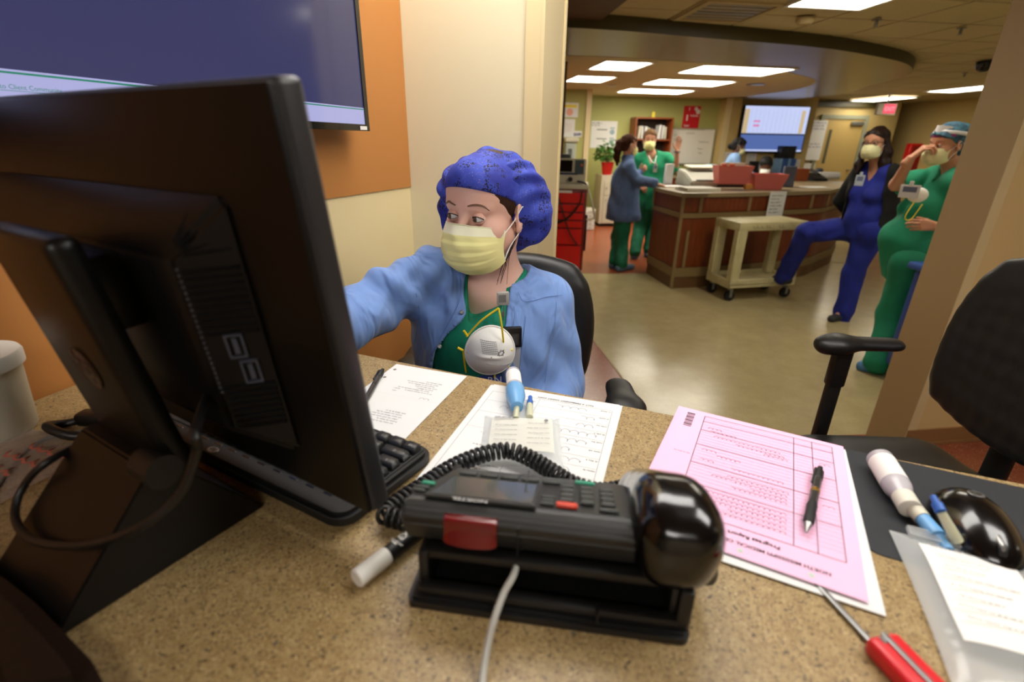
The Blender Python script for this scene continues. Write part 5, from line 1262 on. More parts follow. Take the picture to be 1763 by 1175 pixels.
# clothes
def poly_lim(pts, y):
    P = [Py(px, py, y) for px, py in pts]; z = np.array([p.z for p in P][::-1]); x = np.array([p.x for p in P][::-1]); return lambda Z: np.interp(Z, z, x)
jl = poly_lim([(800, 440), (793, 470), (799, 500), (801, 537), (776, 568), (752, 600), (738, 650), (720, 720)], 1.02)
jr = poly_lim([(890, 440), (884, 470), (878, 500), (872, 530), (868, 570), (866, 650), (866, 720)], 1.02)
def open_front(X, Y, Z, D):
    zz = np.asarray(Z).ravel(); a = jl(zz)[None, None, :]; b = jr(zz)[None, None, :]
    return np.maximum(D, np.minimum(np.minimum(X-a, b-X), 1.10-Y)+0*D)
def neckhole(r, zoff, depth=0.10):
    c = nbv
    def f(X, Y, Z, D):
        a = np.sqrt((X-c.x)**2+((Y-c.y+0.012)*0.9)**2)+0*Z
        return np.maximum(D, np.minimum(r+np.clip(Z-(c.z+zoff), -1, 1)*0.55-a, Z-(c.z-depth)))
    return f
q = SDF(0.0045, 0.02); torso(q, J, 0.012, 0.020)
for S_ in 'LR': arm(q, J, S_, off=(0.016, 0.020, 0.022), upto=1.93)
q.cap(sm_+Vector((0.05, -0.02, -0.1)), (0.05, 1.16, 0.72), 0.13, 0.15, 0.06); q.cap(sm_+Vector((-0.05, -0.02, -0.1)), (-0.06, 1.16, 0.72), 0.13, 0.15, 0.06)
q.fn(open_front); q.fn(neckhole(0.064, -0.015, 0.07)); q.fn(cutz(0.68))
V, Q = q.mesh(2)
def jacket_folds(V):
    a = wrinkle(0.0030, 36, 3)(V)
    e = V-np.array(J['elR']); d = np.linalg.norm(e, axis=1); a += 0.011*np.exp(-(d/0.17)**2)*np.sin(d*85+V[:, 2]*40)
    sR = V-np.array(J['shR']); d2 = np.linalg.norm(sR, axis=1); a += 0.006*np.exp(-(d2/0.12)**2)*np.sin((V[:, 0]*0.8-V[:, 2]*0.6)*120)
    sL = V-(np.array(J['shL'])+np.array([-0.03, -0.04, -0.10])); d3 = np.linalg.norm(sL, axis=1); a += 0.009*np.exp(-(d3/0.11)**2)*np.sin((V[:, 0]*0.75+V[:, 2]*0.6)*95)
    return a
V = disp(V, Q, jacket_folds); jacket = obj_np('jacket', (V, Q), M_CHAMB, nurse, inv); JV = V
def on_jacket(px, py, off=0.0012):
    o = np.array(CAM0); d = np.array(ray(px, py)); d /= np.linalg.norm(d); w = JV-o; t = w @ d; dist = np.linalg.norm(w-t[:, None]*d, axis=1)
    k = np.where(dist < 0.006)[0]
    if len(k) == 0: k = np.array([dist.argmin()])
    p = o+d*(t[k].min()); return Vector(p-d*off)
M_SEAM = mat('seam thread', rgb(84, 116, 174), 0.9)
for path in ([(884, 470), (893, 505), (905, 520), (940, 512), (968, 508)], [(905, 545), (902, 575), (897, 610), (893, 650)], [(958, 520), (955, 560), (944, 615), (938, 660)], [(792, 480), (790, 520), (770, 560), (742, 612)], [(716, 505), (722, 540), (714, 590)], [(872, 480), (885, 530), (884, 560)]):
    f = MB(); f.tube([inv @ v for v in spline([on_jacket(*p) for p in path], 4)], 0.0006, 5); obj('seam', f, M_SEAM, jacket, True)
for p in ((795, 538), (757, 597)):
    c = on_jacket(*p, off=0.0015); f = MB(); n_ = (CAM0-c).normalized(); A_ = axes(inv @ c, n_.orthogonal().normalized(), n_.cross(n_.orthogonal().normalized()), n_)
    f.lathe([(0.0, 0.0012), (0.0025, 0.0012), (0.0032, 0.002), (0.0045, 0.0016), (0.0048, 0.0)], 18, A_); obj('snap_button', f, M_STEEL, jacket, True)
q = SDF(0.0045, 0.02); torso(q, J, 0.000, 0.020)
q.cap(sm_+Vector((0.03, -0.02, -0.1)), (0.04, 1.16, 0.72), 0.12, 0.14, 0.06); q.cap(sm_+Vector((-0.03, -0.02, -0.1)), (-0.05, 1.16, 0.72), 0.12, 0.14, 0.06)
sl_l = poly_lim([(800, 440), (803, 470), (806, 520), (808, 546), (812, 552)], 1.03); sl_r = poly_lim([(876, 440), (872, 480), (868, 515), (860, 530), (812, 552)], 1.03)
zbot = Py(810, 548, 1.03).z
def scrub_v(X, Y, Z, D):
    zz = np.asarray(Z).ravel(); a = sl_l(zz)[None, None, :]; b = sl_r(zz)[None, None, :]
    return np.maximum(D, np.minimum(np.minimum(np.minimum(X-a, b-X), 1.13-Y), Z-zbot)+0*D)
q.fn(scrub_v); q.fn(neckhole(0.060, 0.0, 0.05)); q.fn(cutz(0.66))
V, Q = q.mesh(1); V = disp(V, Q, wrinkle(0.0022, 50, 12)); obj_np('scrub_top', (V, Q), M_SCRUB, nurse, inv)
q = SDF(0.009, 0.02); 
for S_ in 'LR': leg(q, J, S_, (0.02, 0.022, 0.03))
q.cap(J['hipL'], J['hipR'], 0.12, 0.12, 0.05); garment(nurse, inv, q, 'trousers', M_SCRUBD, 0.004, 30, 2)
for S_ in 'LR': shoe(nurse, J, S_, inv, M_BLACKR)

# badge reel, pager and cards on the jacket
def plane_at(px, py, y): p = Py(px, py, y); return axes(p, (0.995, 0.10, 0), (-0.10*0.9, 0.90, -0.42), Vector((0.995, 0.10, 0)).cross(Vector((-0.09, 0.90, -0.42))).normalized()) if False else axes(p, (0.99, 0.12, 0.02), Vector((0.0, 0.20, 0.98)).normalized(), Vector((0.99, 0.12, 0.02)).cross(Vector((0.0, -0.17, 0.985))).normalized())
YB = on_jacket(880, 578, 0).y-0.010; print('YB', YB)
BP = plane_at(866, 514, YB)
bdg = thing('id_badge', 'silver badge reel with black pager clipped to the seated nurse', 'badge', BP); bi = BP.inverted()
f = MB(); f.rbox((0, 0, 0), (0.025, 0.028, 0.011), 0.002, 2); obj('reel', f, mat('bright reel', rgb(190, 188, 184), 0.35, metal=0.3), bdg, True)
f = MB(); f.rbox((-0.002, 0.001, 0.0052), (0.016, 0.017, 0.001), 0.0004, 1); obj('reel_face', f, mat('grey reel face', rgb(120, 118, 116), 0.4), bdg)
f = MB(); f.tube([(0.002, -0.013, 0.0), (0.001, -0.03, 0.001), (0.0, -0.05, 0.0)], 0.0011, 6); f.rbox((0.0, -0.034, 0.0), (0.006, 0.012, 0.004), 0.001, 1); obj('strap_clip', f, M_STEEL, bdg, True)
c = bi @ Py(880, 578, YB); f = MB(); f.rbox((c.x, c.y, 0.000), (0.040, 0.046, 0.014), 0.003, 2); pg = obj('pager', f, M_BLACK, bdg, True)
f = MB(); f.rect(c.x-0.010, c.y-0.016, c.x+0.013, c.y+0.010, 0.0074); obj('pager_label', f, mat('dark grey label', rgb(62, 60, 60), 0.5), pg)
f = MB()
for i in range(6): f.words(c.x-0.008, c.y-0.013+i*0.0035, 0.016, 0.0016, 700+i, T(0, 0, 0.0076))
obj('pager_print', f, M_INKG, pg)
c = bi @ Py(877, 613, YB-0.004); f = MB(); f.rbox((c.x, c.y, 0.0015), (0.040, 0.062, 0.0016), 0.0006, 1); obj('card_sleeve', f, mat('clear card sleeve', rgb(206, 212, 220), 0.2, alpha=0.75), bdg, True)
c = bi @ Py(848, 650, YB-0.008); f = MB(); f.rbox((c.x, c.y-0.012, -0.003), (0.070, 0.046, 0.0014), 0.0006, 1); rn = obj('blue_card', f, mat('blue card', rgb(40, 70, 150), 0.4), bdg, True)
f = MB(); f.text('RN', 0.024, T(c.x-0.018, c.y-0.010, -0.0018), bold=0.0002); obj('card_lettering', f, mat('card white', rgb(210, 216, 230), 0.5), rn)
# white cup respirator with yellow straps, hung on the reel
RP = plane_at(844, 604, YB-0.016) @ RZ(-8)
rsp = thing('respirator_mask', 'white cup respirator with yellow straps hanging on the seated nurse', 'mask', RP)
def cup(u, v):
    a = 2*PI*u; rr = v; rx, ry = 0.0530, 0.0560; z = 0.032*(1-rr**2.6)+0.004*math.exp(-((rr*math.sin(a)+0.05)/0.08)**2)*(1-rr)
    return (rx*rr*math.cos(a)*(1-0.06*math.sin(a)), ry*rr*math.sin(a), z)
f = MB(); f.grid(lambda u, v: cup(u, 0.02+0.98*v), 48, 20); f.tube([cup(i/40, 1.0) for i in range(40)], 0.0022, 6, closed=True); f.lathe([(0.001, 0.0322), (0.0012, 0.0320)], 8)
cupo = obj('cup', f, M_MASKW, rsp, True, None, 180)
def cz(x, y): r = min(1.0, math.hypot(x/0.053, y/0.056)); return 0.032*(1-r**2.6)+0.0008
f = MB()
for i in range(8):
    y = 0.030-i*0.0036; x = -0.026+0.001*i
    for k in range(9):
        x0 = x+k*0.0038; f.add([(x0, y, cz(x0, y)), (x0+0.0030, y, cz(x0+0.0030, y)), (x0+0.0030, y+0.0013, cz(x0+0.0030, y+0.0013)), (x0, y+0.0013, cz(x0, y+0.0013))], [(0, 1, 2, 3)])
for k in range(6):
    x0 = -0.028+k*0.0046; y = -0.004; f.add([(x0, y, cz(x0, y)), (x0+0.004, y, cz(x0+0.004, y)), (x0+0.004, y+0.003, cz(x0+0.004, y+0.003)), (x0, y+0.003, cz(x0, y+0.003))], [(0, 1, 2, 3)])
for k in range(7):
    a0 = k*0.9; x0 = 0.020+0.007*math.cos(a0); y0 = 0.008+0.008*math.sin(a0); x1 = 0.020+0.007*math.cos(a0+1.6); y1 = 0.008+0.008*math.sin(a0+2.1)
    d_ = Vector((x1-x0, y1-y0)).normalized()*0.0007; f.add([(x0-d_.y, y0+d_.x, cz(x0, y0)+0.0004), (x0+d_.y, y0-d_.x, cz(x0, y0)+0.0004), (x1+d_.y, y1-d_.x, cz(x1, y1)+0.0004), (x1-d_.y, y1+d_.x, cz(x1, y1)+0.0004)], [(0, 1, 2, 3)])
obj('print', f, M_INKG, cupo)
f = MB(); f.tube([(-0.052, -0.006, 0.004), (-0.025, -0.012, 0.0262), (0.0, -0.018, 0.0315), (0.030, -0.022, 0.0225), (0.050, -0.020, 0.005)], 0.0007, 6); obj('fold_seam', f, mat('mask seam', rgb(196, 200, 206), 0.8), cupo, True)
ri = RP.inverted(); top = ri @ Py(861, 530, YB-0.013)
def strap(pts, w=0.0042):
    f = MB(); P = spline(pts, 6); f.tube(P, 0.0021, 6); return obj('strap', f, M_YEL, rsp, True)
strap([ri @ Py(804, 578, YB-0.013), ri @ Py(830, 552, YB-0.019), top]); strap([top, ri @ Py(866, 568, YB-0.027), ri @ Py(868, 603, YB-0.023)])
strap([ri @ Py(797, 602, YB-0.010), ri @ Py(798, 622, YB-0.013), ri @ Py(800, 642, YB-0.010)]); strap([ri @ Py(861, 630, YB-0.021), ri @ Py(853, 640, YB-0.019), ri @ Py(849, 655, YB-0.013)])
for a, b in (((800, 568), (806, 578)), ((788, 598), (797, 603)), ((868, 603), (883, 604)), ((860, 629), (877, 634))):
    f = MB(); f.cone(ri @ Py(*a, YB-0.019), ri @ Py(*b, YB-0.019), 0.0026, 0.0026, 6); obj('strap_tab', f, M_YEL, rsp, True)

# ================================================================== chairs
M_LEATH = mat('black leather', rgb(24, 23, 23), 0.42, bump=0.15, bscale=500)
def office_chair(label, M, seat_z, arm_z, back_z, back_h=0.5, back_w=0.46, arms=(), back_y=-0.23, tilt=8):
    t = thing('office_chair', label, 'chair', M)
    q = SDF(0.008, 0.03); z = seat_z-0.045
    for x in (-0.15, 0.15):
        q.cap((x, -0.14, z), (x, 0.17, z-0.005), 0.085, 0.085, 0.06, flat=0.5, front=(0, 0, 1))
    q.cap((0, -0.14, z-0.005), (0, 0.19, z-0.01), 0.12, 0.12, 0.06, flat=0.38, front=(0, 0, 1)); obj_np('seat', q.mesh(2), M_LEATH, t)
    q = SDF(0.008, 0.03); c = back_z; h = back_h/2; w = back_w/2
    Bm = T(0, back_y, c) @ RX(tilt)
    def bp(x, z): return Bm @ Vector((x, 0.32*x*x-0.03, z))
    nx, nz = 9, 9
    for i in range(nx):
        for k in range(nz-1):
            a = -1+2*i/(nx-1); b0 = -1+2*k/(nz-1); b1 = -1+2*(k+1)/(nz-1); wx = lambda b: (w-0.035)*(1-0.22*max(0, b)**2-0.10*max(0, -b)**2)
            q.cap(bp(a*wx(b0), b0*(h-0.035)*(1-0.14*a*a)), bp(a*wx(b1), b1*(h-0.035)*(1-0.14*a*a)), 0.032, 0.032, 0.03)
    obj_np('backrest', q.mesh(3), M_LEATH, t)
    f = MB(); f.rbox((0, back_y-0.05, (c-h*0.3+seat_z-0.10)/2+0.02), (0.075, 0.016, abs(c-seat_z)+0.12), 0.006, 2); f.rbox((0, back_y*0.5-0.03, seat_z-0.11), (0.075, 0.22, 0.016), 0.006, 2); obj('back_bracket', f, M_BLACK, t, True)
    for (s, arm_x, arm_y) in arms:
        q = SDF(0.006, 0.02); q.cap((s*arm_x, arm_y[0], arm_z-0.018), (s*arm_x, arm_y[1]-0.03, arm_z-0.018), 0.036, 0.040, 0.03, flat=0.55, front=(0, 0, 1)); q.cap((s*arm_x, arm_y[1]-0.05, arm_z-0.024), (s*arm_x, arm_y[1]-0.02, arm_z-0.034), 0.046, 0.034, 0.03, flat=0.7, front=(0, 0, 1))
        ar = obj_np('armrest', q.mesh(2), M_LEATH, t)
        f = MB(); y = arm_y[1]-0.075; f.rbox((s*arm_x, y, arm_z-0.095), (0.040, 0.052, 0.15), 0.008, 2); f.rbox((s*arm_x, y, (arm_z-0.1+seat_z-0.12)/2), (0.030, 0.042, arm_z-seat_z+0.02), 0.006, 2); f.rbox((s*(arm_x+0.05)/2*1.0, y, seat_z-0.115), (arm_x-0.02, 0.05, 0.014), 0.004, 1); obj('arm_post', f, M_BLACK, ar, True)
    f = MB(); f.cone((0, 0, 0.10), (0, 0, seat_z-0.25), 0.032, n=20); f.cone((0, 0, seat_z-0.26), (0, 0, seat_z-0.10), 0.022, n=20); f.rbox((0, 0, seat_z-0.105), (0.16, 0.2, 0.03), 0.008, 2); obj('column', f, M_BLACK, t, True)
    if seat_z > 0.55: f = MB(); f.tube([(0.20*math.cos(a), 0.20*math.sin(a), 0.20) for a in [2*PI*i/32 for i in range(32)]], 0.009, 8, closed=True); [f.cone((0.02*math.cos(a), 0.02*math.sin(a), 0.22), (0.2*math.cos(a), 0.2*math.sin(a), 0.2), 0.006, n=8) for a in (0, PI/2, PI, 1.5*PI)]; obj('foot_ring', f, M_STEEL, t, True)
    for i in range(5):
        a = 2*PI*i/5+0.3; p = Vector((math.cos(a), math.sin(a), 0)); f = MB(); f.cone(p*0.02+Vector((0, 0, 0.115)), p*0.28+Vector((0, 0, 0.075)), 0.026, 0.016, 10); lg = obj('base_leg', f, M_BLACK, t, True)
        n_ = Vector((-p.y, p.x, 0)); f = MB()
        for s in (-1, 1): f.cone(p*0.285+n_*s*0.008+Vector((0, 0, 0.031)), p*0.285+n_*s*0.026+Vector((0, 0, 0.031)), 0.0285, n=18)
        f.cone(p*0.28+Vector((0, 0, 0.03)), p*0.28+Vector((0, 0, 0.078)), 0.008, n=8); obj('caster', f, M_BLACKR, lg, True)
    return t
office_chair('black leather chair the seated nurse sits in behind the counter', frame((0.012, 1.21, 0.003), 92) @ RZ(180), 0.64, 0.915, 0.965, 0.46, 0.46, ((1, 0.30, (-0.16, 0.02)), (-1, 0.275, (0.04, 0.20))), -0.20, 4)
office_chair('empty black leather chair beside the pillar at the right end of the counter', frame((1.175, 1.19, 0.003), 3), 0.62, 0.93, 0.985, 0.54, 0.52, ((1, 0.265, (-0.03, 0.19)),), -0.18, 5)

# ================================================================== things in the back of the ward
# ---- crash cart with defibrillator
RC1 = Pz(1001, 478.5, 0); RC0 = RC1-azv(97)*0.46; rdv = (RC1-RC0); RAZc = math.degrees(math.atan2(rdv.x, rdv.y)); RWd = rdv.length
CM = frame((RC0.x, RC0.y, 0.0), RAZc)              # x along the front, y into the cart
cc = thing('crash_cart', 'red drawer cart with cables under the defibrillator', 'cart', CM)
RH = 1.02
f = MB(); f.rbox((RWd/2, 0.228, 0.55), (RWd, 0.42, 0.94), 0.01, 2); obj('cabinet', f, mat('red enamel with gap shade', rgb(120, 10, 8), 0.4), cc, True)  # same red as the drawers, darkened to paint shade into the gaps
f = MB(); f.rbox((RWd/2, 0.22, RH+0.02), (RWd+0.02, 0.45, 0.05), 0.01, 2); obj('top_tray', f, M_OFFW, cc, True)
for z0, z1 in ((0.86, 0.98), (0.765, 0.85), (0.675, 0.755), (0.585, 0.665), (0.39, 0.575), (0.10, 0.38)):
    f = MB(); f.rbox((RWd/2-0.02, 0.004, (z0+z1)/2), (RWd-0.03, 0.034, z1-z0-0.009), 0.003, 1); d_ = obj('drawer', f, M_RED, cc, True)
    f = MB(); f.rbox((0.075, -0.018, z1-0.035), (0.075, 0.016, 0.014), 0.003, 1); obj('drawer_handle', f, M_STEEL, d_, True)
f = MB(); f.box((0.05, -0.010, 0.20), (0.05, 0.008, 0.06)); obj('latch_plate', f, M_BLACK, cc)
f = MB(); f.box((0.19, -0.010, 0.985), (0.20, 0.004, 0.03)); obj('label_strip', f, M_WHITE, cc)
for pts in ([(0.02, -0.02, 0.95), (0.03, -0.03, 0.75), (0.12, -0.05, 0.66), (0.26, -0.05, 0.70), (0.38, -0.03, 0.86), (0.40, -0.02, 1.0)], [(0.10, -0.02, 1.02), (0.17, -0.03, 0.85), (0.28, -0.04, 0.55), (0.38, -0.03, 0.40)], [(0.02, -0.02, 0.66), (0.15, -0.04, 0.64), (0.27, -0.04, 0.72), (0.36, -0.04, 0.83)]):
    f = MB(); f.tube(spline([Vector(p) for p in pts], 6), 0.008, 8); obj('hanging_cable', f, M_BLACK, cc, True)
f = MB(); f.rbox((RWd+0.012, 0.08, 0.52), (0.022, 0.05, 0.42), 0.008, 2); obj('side_hose', f, M_BLACKR, cc, True)
f = MB(); f.tube(spline([Vector((RWd+0.005, 0.06, 1.02)), Vector((RWd+0.06, 0.05, 0.86)), Vector((RWd+0.10, 0.06, 0.70)), Vector((RWd+0.01, 0.06, 0.68))], 6), 0.012, 8); obj('push_handle', f, M_OFFW, cc, True)
for x in (0.05, RWd-0.05):
    for y in (0.05, 0.38): f = MB(); f.cone((x-0.015, y, 0.04), (x+0.015, y, 0.04), 0.04, n=16); f.cone((x, y, 0.05), (x, y, 0.09), 0.012, n=8); obj('caster', f, M_BLACKR, cc, True)
zt_ = RH+0.0462
df = thing('defibrillator', 'beige defibrillator with dark screen on top of the red cart', 'medical device', CM @ T(0.06, 0.06, zt_))
f = MB(); bm = bmesh.new(); prof = [(0.0, 0.0), (0.25, 0.0), (0.25, 0.24), (0.12, 0.27), (0.02, 0.10)]
V0 = [bm.verts.new((0.0, y, z)) for y, z in prof]; V1 = [bm.verts.new((0.37, y, z)) for y, z in prof]; bm.faces.new(V0); bm.faces.new(V1[::-1])
for i in range(5): bm.faces.new([V0[i], V1[i], V1[(i+1) % 5], V0[(i+1) % 5]])
bmesh.ops.recalc_face_normals(bm, faces=bm.faces[:]); bmesh.ops.bevel(bm, geom=bm.edges[:], offset=0.012, segments=2, affect='EDGES'); f.bm(bm); obj('case', f, M_OFFW, df, True)
FT = axes((0, 0.02, 0.10), (1, 0, 0), Vector((0, 0.10, 0.17)).normalized(), Vector((0, -0.17, 0.10)).normalized())
f = MB(); f.box((0.13, 0.10, 0.003), (0.17, 0.14, 0.008), FT); obj('screen', f, M_BLACKG, df)
f = MB(); f.box((0.295, 0.09, 0.003), (0.10, 0.17, 0.008), FT); pn = obj('key_panel', f, mat('slate panel', rgb(70, 84, 90), 0.5), df)
f = MB(); f.cone(FT @ Vector((0.32, 0.11, 0.005)), FT @ Vector((0.32, 0.11, 0.014)), 0.014, n=12); obj('orange_key', f, mat('orange key', rgb(220, 110, 40), 0.5), pn, True)
f = MB(); f.box((0.15, 0.008, 0.003), (0.26, 0.022, 0.006), FT); obj('blue_strip', f, mat('blue strip', rgb(50, 56, 96), 0.5), df)
f = MB(); f.cone((0.20, 0.0, 0.05), (0.20, -0.02, 0.05), 0.026, n=20); obj('dial', f, M_BLACK, df, True)
for x in (0.06, 0.30): f = MB(); f.tube(spline([Vector((x, 0.0, 0.03)), Vector((x-0.01, -0.04, 0.035)), Vector((x+0.06 if x > 0.2 else x-0.06, -0.05, 0.02)), Vector((x+0.10 if x > 0.2 else x-0.09, -0.04, -0.02))], 5), 0.012, 8); obj('paddle_plug', f, M_BLACK, df, True)
f = MB(); m0 = Py(963, 279, 6.11); tmn = thing('small_monitor', 'dark monitor behind the defibrillator by the jamb', 'monitor', T(m0.x, m0.y, m0.z))
f.rbox((0, 0, 0), (0.26, 0.03, 0.18), 0.008, 2); obj('case', f, M_BLACK, tmn, True); f = MB(); f.cone((0, 0.02, -m0.z+RH+0.0), (0, 0.02, -0.05), 0.02, n=10); f.rbox((0, 0.02, -m0.z+RH+0.05), (0.14, 0.10, 0.012), 0.004, 1); obj('stand', f, M_BLACK, tmn, True)

# ---- left bit of green wall: notices, holder, dispenser
def onwall(px, py, p, az, off): n = Vector((math.cos(math.radians(az)), -math.sin(math.radians(az)), 0)); return PL(px, py, Vector((p.x, p.y, 0))+n*off, az)
def board(name, quad, p, az, mt, label, cat, th=0.006, off=0.004, group=None):
    """flat thing on a wall: quad = px of (left, top, right, bottom)"""
    l, t_, r, b = quad; a = onwall(l, (t_+b)/2, p, az, off); c = onwall(r, (t_+b)/2, p, az, off); d = azv(az)
    zt2 = onwall((l+r)/2, t_, p, az, off).z; zb2 = onwall((l+r)/2, b, p, az, off).z; w = (c-a).dot(d)
    Mx = frame((a.x, a.y, zb2), az); o = thing(name, label, cat, Mx); f = MB(); f.box((w/2, 0, (zt2-zb2)/2), (w, th, zt2-zb2)); return o, f, w, zt2-zb2, RX(90)
def flat(o, name, f, mt): return obj(name, f, mt, o)
def pr(th): return T(0, -th/2-0.0006, 0) @ RX(90)
o, f, w, h, _ = board('notice', (963, 177, 995.5, 202), GL, GAZ, None, 'white notice with yellow and pink print, upper one on the green wall', 'notice'); flat(o, 'sheet', f, M_PAPER)
f = MB(); f.rect(0.03, h*0.66, w*0.92, h*0.88, 0, pr(0.006)); flat(o, 'yellow_print', f, mat('yellow print', rgb(236, 216, 70), 0.7)); f = MB(); f.lathe([(h*0.26, 0), (h*0.26, 0.0004)], 20, pr(0.006) @ T(w*0.55, h*0.36, 0)); flat(o, 'pink_print', f, mat('pink print', rgb(236, 172, 150), 0.7))
o, f, w, h, _ = board('notice', (962, 205, 989.5, 236), GL, GAZ, None, 'white notice with pale print, lower one on the green wall', 'notice'); flat(o, 'sheet', f, M_PAPER); f = MB()
for i in range(5): f.words(w*0.3, h*(0.3+0.1*i), w*0.5, 0.016, 20+i, pr(0.006))
flat(o, 'print', f, mat('pale print', rgb(206, 180, 170), 0.8))
o, f, w, h, _ = board('sticker', (987, 225.5, 1001.5, 236), GL, GAZ, None, 'small white sticker with dark blue letters beside the lower notice', 'sticker'); flat(o, 'sheet', f, M_PAPER); f = MB(); f.text('SAFE', h*0.62, pr(0.006) @ T(0.008, h*0.2, 0), bold=0.003); flat(o, 'lettering', f, mat('navy letters', rgb(34, 34, 110), 0.7))
o, f, w, h, _ = board('paper_holder', (972, 237, 996, 245), GL, GAZ, None, 'beige wall holder below the notices', 'holder', 0.08, 0.045); f = MB(); bm = bmesh.new()
f.rbox((w/2, 0, h/2), (w, 0.08, h), 0.02, 2); flat(o, 'tray', f, M_OFFW)
o, f, w, h, _ = board('soap_dispenser', (972, 247, 990, 283), GL, GAZ, None, 'grey dispenser box on the green wall behind the defibrillator', 'dispenser', 0.10, 0.055); f = MB(); f.rbox((w/2, 0, h/2), (w, 0.10, h), 0.015, 2); flat(o, 'case', f, mat('pale grey plastic', rgb(170, 178, 168), 0.5)); f = MB(); f.box((w*0.45, -0.052, h*0.5), (w*0.35, 0.008, h*0.5)); flat(o, 'window', f, mat('dark grey window', rgb(90, 96, 92), 0.3))
# ---- green wall
o, f, w, h, _ = board('wall_chart', (1017, 208.5, 1061.5, 255), G0, GAZ, None, 'white chart with two black arrows and grey-blue badges above the plant', 'chart'); flat(o, 'sheet', f, M_PAPER); f = MB()
P_ = pr(0.006); f.words(0.01, h*0.90, w*0.35, 0.03, 1, P_); f.words(0.01, h*0.82, w*0.3, 0.03, 2, P_); f.rect(w*0.22, h*0.67, w*0.62, h*0.70, 0, P_); f.rect(w*0.22, h*0.33, w*0.62, h*0.36, 0, P_); flat(o, 'print', f, M_INK); f = MB()
for z in (0.60, 0.22): f.lathe([(h*0.10, 0), (h*0.10, 0.0004)], 16, P_ @ T(w*0.82, h*z, 0)); f.rect(w*0.73, h*(z+0.12), w*0.91, h*(z+0.17), 0, P_)
flat(o, 'badge_print', f, mat('grey blue print', rgb(150, 172, 184), 0.7))
o, f, w, h, _ = board('red_poster', (1176, 182.5, 1204.5, 222.5), G0, GAZ, None, 'red poster with white figures above the whiteboard', 'poster'); flat(o, 'sheet', f, mat('poster red', rgb(204, 26, 36), 0.5)); f = MB(); P_ = pr(0.006)
f.lathe([(0.035, 0), (0.035, 0.0004)], 14, P_ @ T(w*0.72, h*0.88, 0)); f.lathe([(0.045, 0), (0.045, 0.0004)], 14, P_ @ T(w*0.86, h*0.76, 0)); f.scribble(w*0.4, h*0.56, w*0.5, h*0.10, 4, P_, 0.012); f.rect(w*0.20, h*0.36, w*0.28, h*0.62, 0, P_); f.rect(w*0.30, h*0.80, w*0.34, h*0.94, 0, P_); f.scribble(w*0.1, h*0.12, w*0.34, h*0.08, 5, P_, 0.014); flat(o, 'print', f, M_PAPER)
o, f, w, h, _ = board('whiteboard', (1150, 222, 1227, 282), G0, GAZ, None, 'whiteboard with marker notes on the green wall', 'whiteboard', 0.02, 0.032); flat(o, 'panel', f, mat('whiteboard enamel', rgb(240, 238, 226), 0.3)); f = MB()
f.box((w/2, 0, h), (w+0.02, 0.03, 0.02)); f.box((w/2, 0, 0), (w+0.02, 0.03, 0.02)); f.box((w, 0, h/2), (0.02, 0.03, h)); f.box((0, 0, h/2), (0.02, 0.03, h)); f.box((w*0.45, -0.01, h-0.005), (w*0.6, 0.03, 0.03)); flat(o, 'rim', f, mat('board rim', rgb(176, 174, 156), 0.4)); f = MB(); P_ = T(0, -0.0108, 0) @ RX(90)
for i, (x, z, ww) in enumerate(((0.36, 0.86, 0.20), (0.08, 0.80, 0.1), (0.10, 0.68, 0.12), (0.66, 0.62, 0.24), (0.66, 0.42, 0.12), (0.68, 0.30, 0.10), (0.10, 0.5, 0.1), (0.12, 0.3, 0.16))): f.scribble(w*x, h*z, w*ww, 0.035, 30+i, P_, 0.006)
flat(o, 'marker_notes', f, M_INKG)
# ---- shelf hutch on a back worktop
a = onwall(1090, 262, G0, GAZ, 0.45); sx0 = (PL(1092, 240, G0-azv(GAZ-90)*0.0+Vector((math.cos(math.radians(GAZ)), -math.sin(math.radians(GAZ)), 0))*0.34, GAZ)-G0).dot(gd); sx1 = (PL(1156, 240, G0+Vector((math.cos(math.radians(GAZ)), -math.sin(math.radians(GAZ)), 0))*0.34, GAZ)-G0).dot(gd)
ztop = PL(1122, 202, G0+Vector((math.cos(math.radians(GAZ)), -math.sin(math.radians(GAZ)), 0))*0.34, GAZ).z; zsh = PL(1122, 241, G0+Vector((math.cos(math.radians(GAZ)), -math.sin(math.radians(GAZ)), 0))*0.34, GAZ).z
HM = GW @ T(sx0, -0.345, 0)
wk = thing('back_worktop', 'low wood worktop against the green wall under the shelf unit', 'worktop', GW @ T(sx0-0.05, 0, 0)); ww = gl-sx0-0.05
f = MB(); f.rbox((ww/2, -0.30, 0.90), (ww, 0.58, 0.04), 0.006, 1); obj('worktop', f, M_CTOP, wk, True); f = MB(); f.box((ww/2, -0.28, 0.44), (ww-0.02, 0.52, 0.88)); obj('base_cabinet', f, M_WOOD, wk)
hu = thing('shelf_unit', 'open cherry wood shelf unit holding papers against the green wall', 'shelf', HM @ T(0, 0, 0.92)); W_ = sx1-sx0; HH = ztop-0.92; t_ = 0.025
for x in (t_/2, W_-t_/2): f = MB(); f.box((x, 0.165, HH/2), (t_, 0.33, HH)); obj('side_panel', f, M_SHELFW, hu)
for z in (HH-t_/2, zsh-0.92, 0.0+t_/2): f = MB(); f.box((W_/2, 0.165, z), (W_-2*t_, 0.33, t_)); obj('shelf_board', f, M_SHELFW, hu)
f = MB(); f.box((W_/2, 0.32, HH/2), (W_-2*t_, 0.01, HH)); obj('back_panel', f, mat('dark shelf back', rgb(48, 30, 20), 0.6), hu)
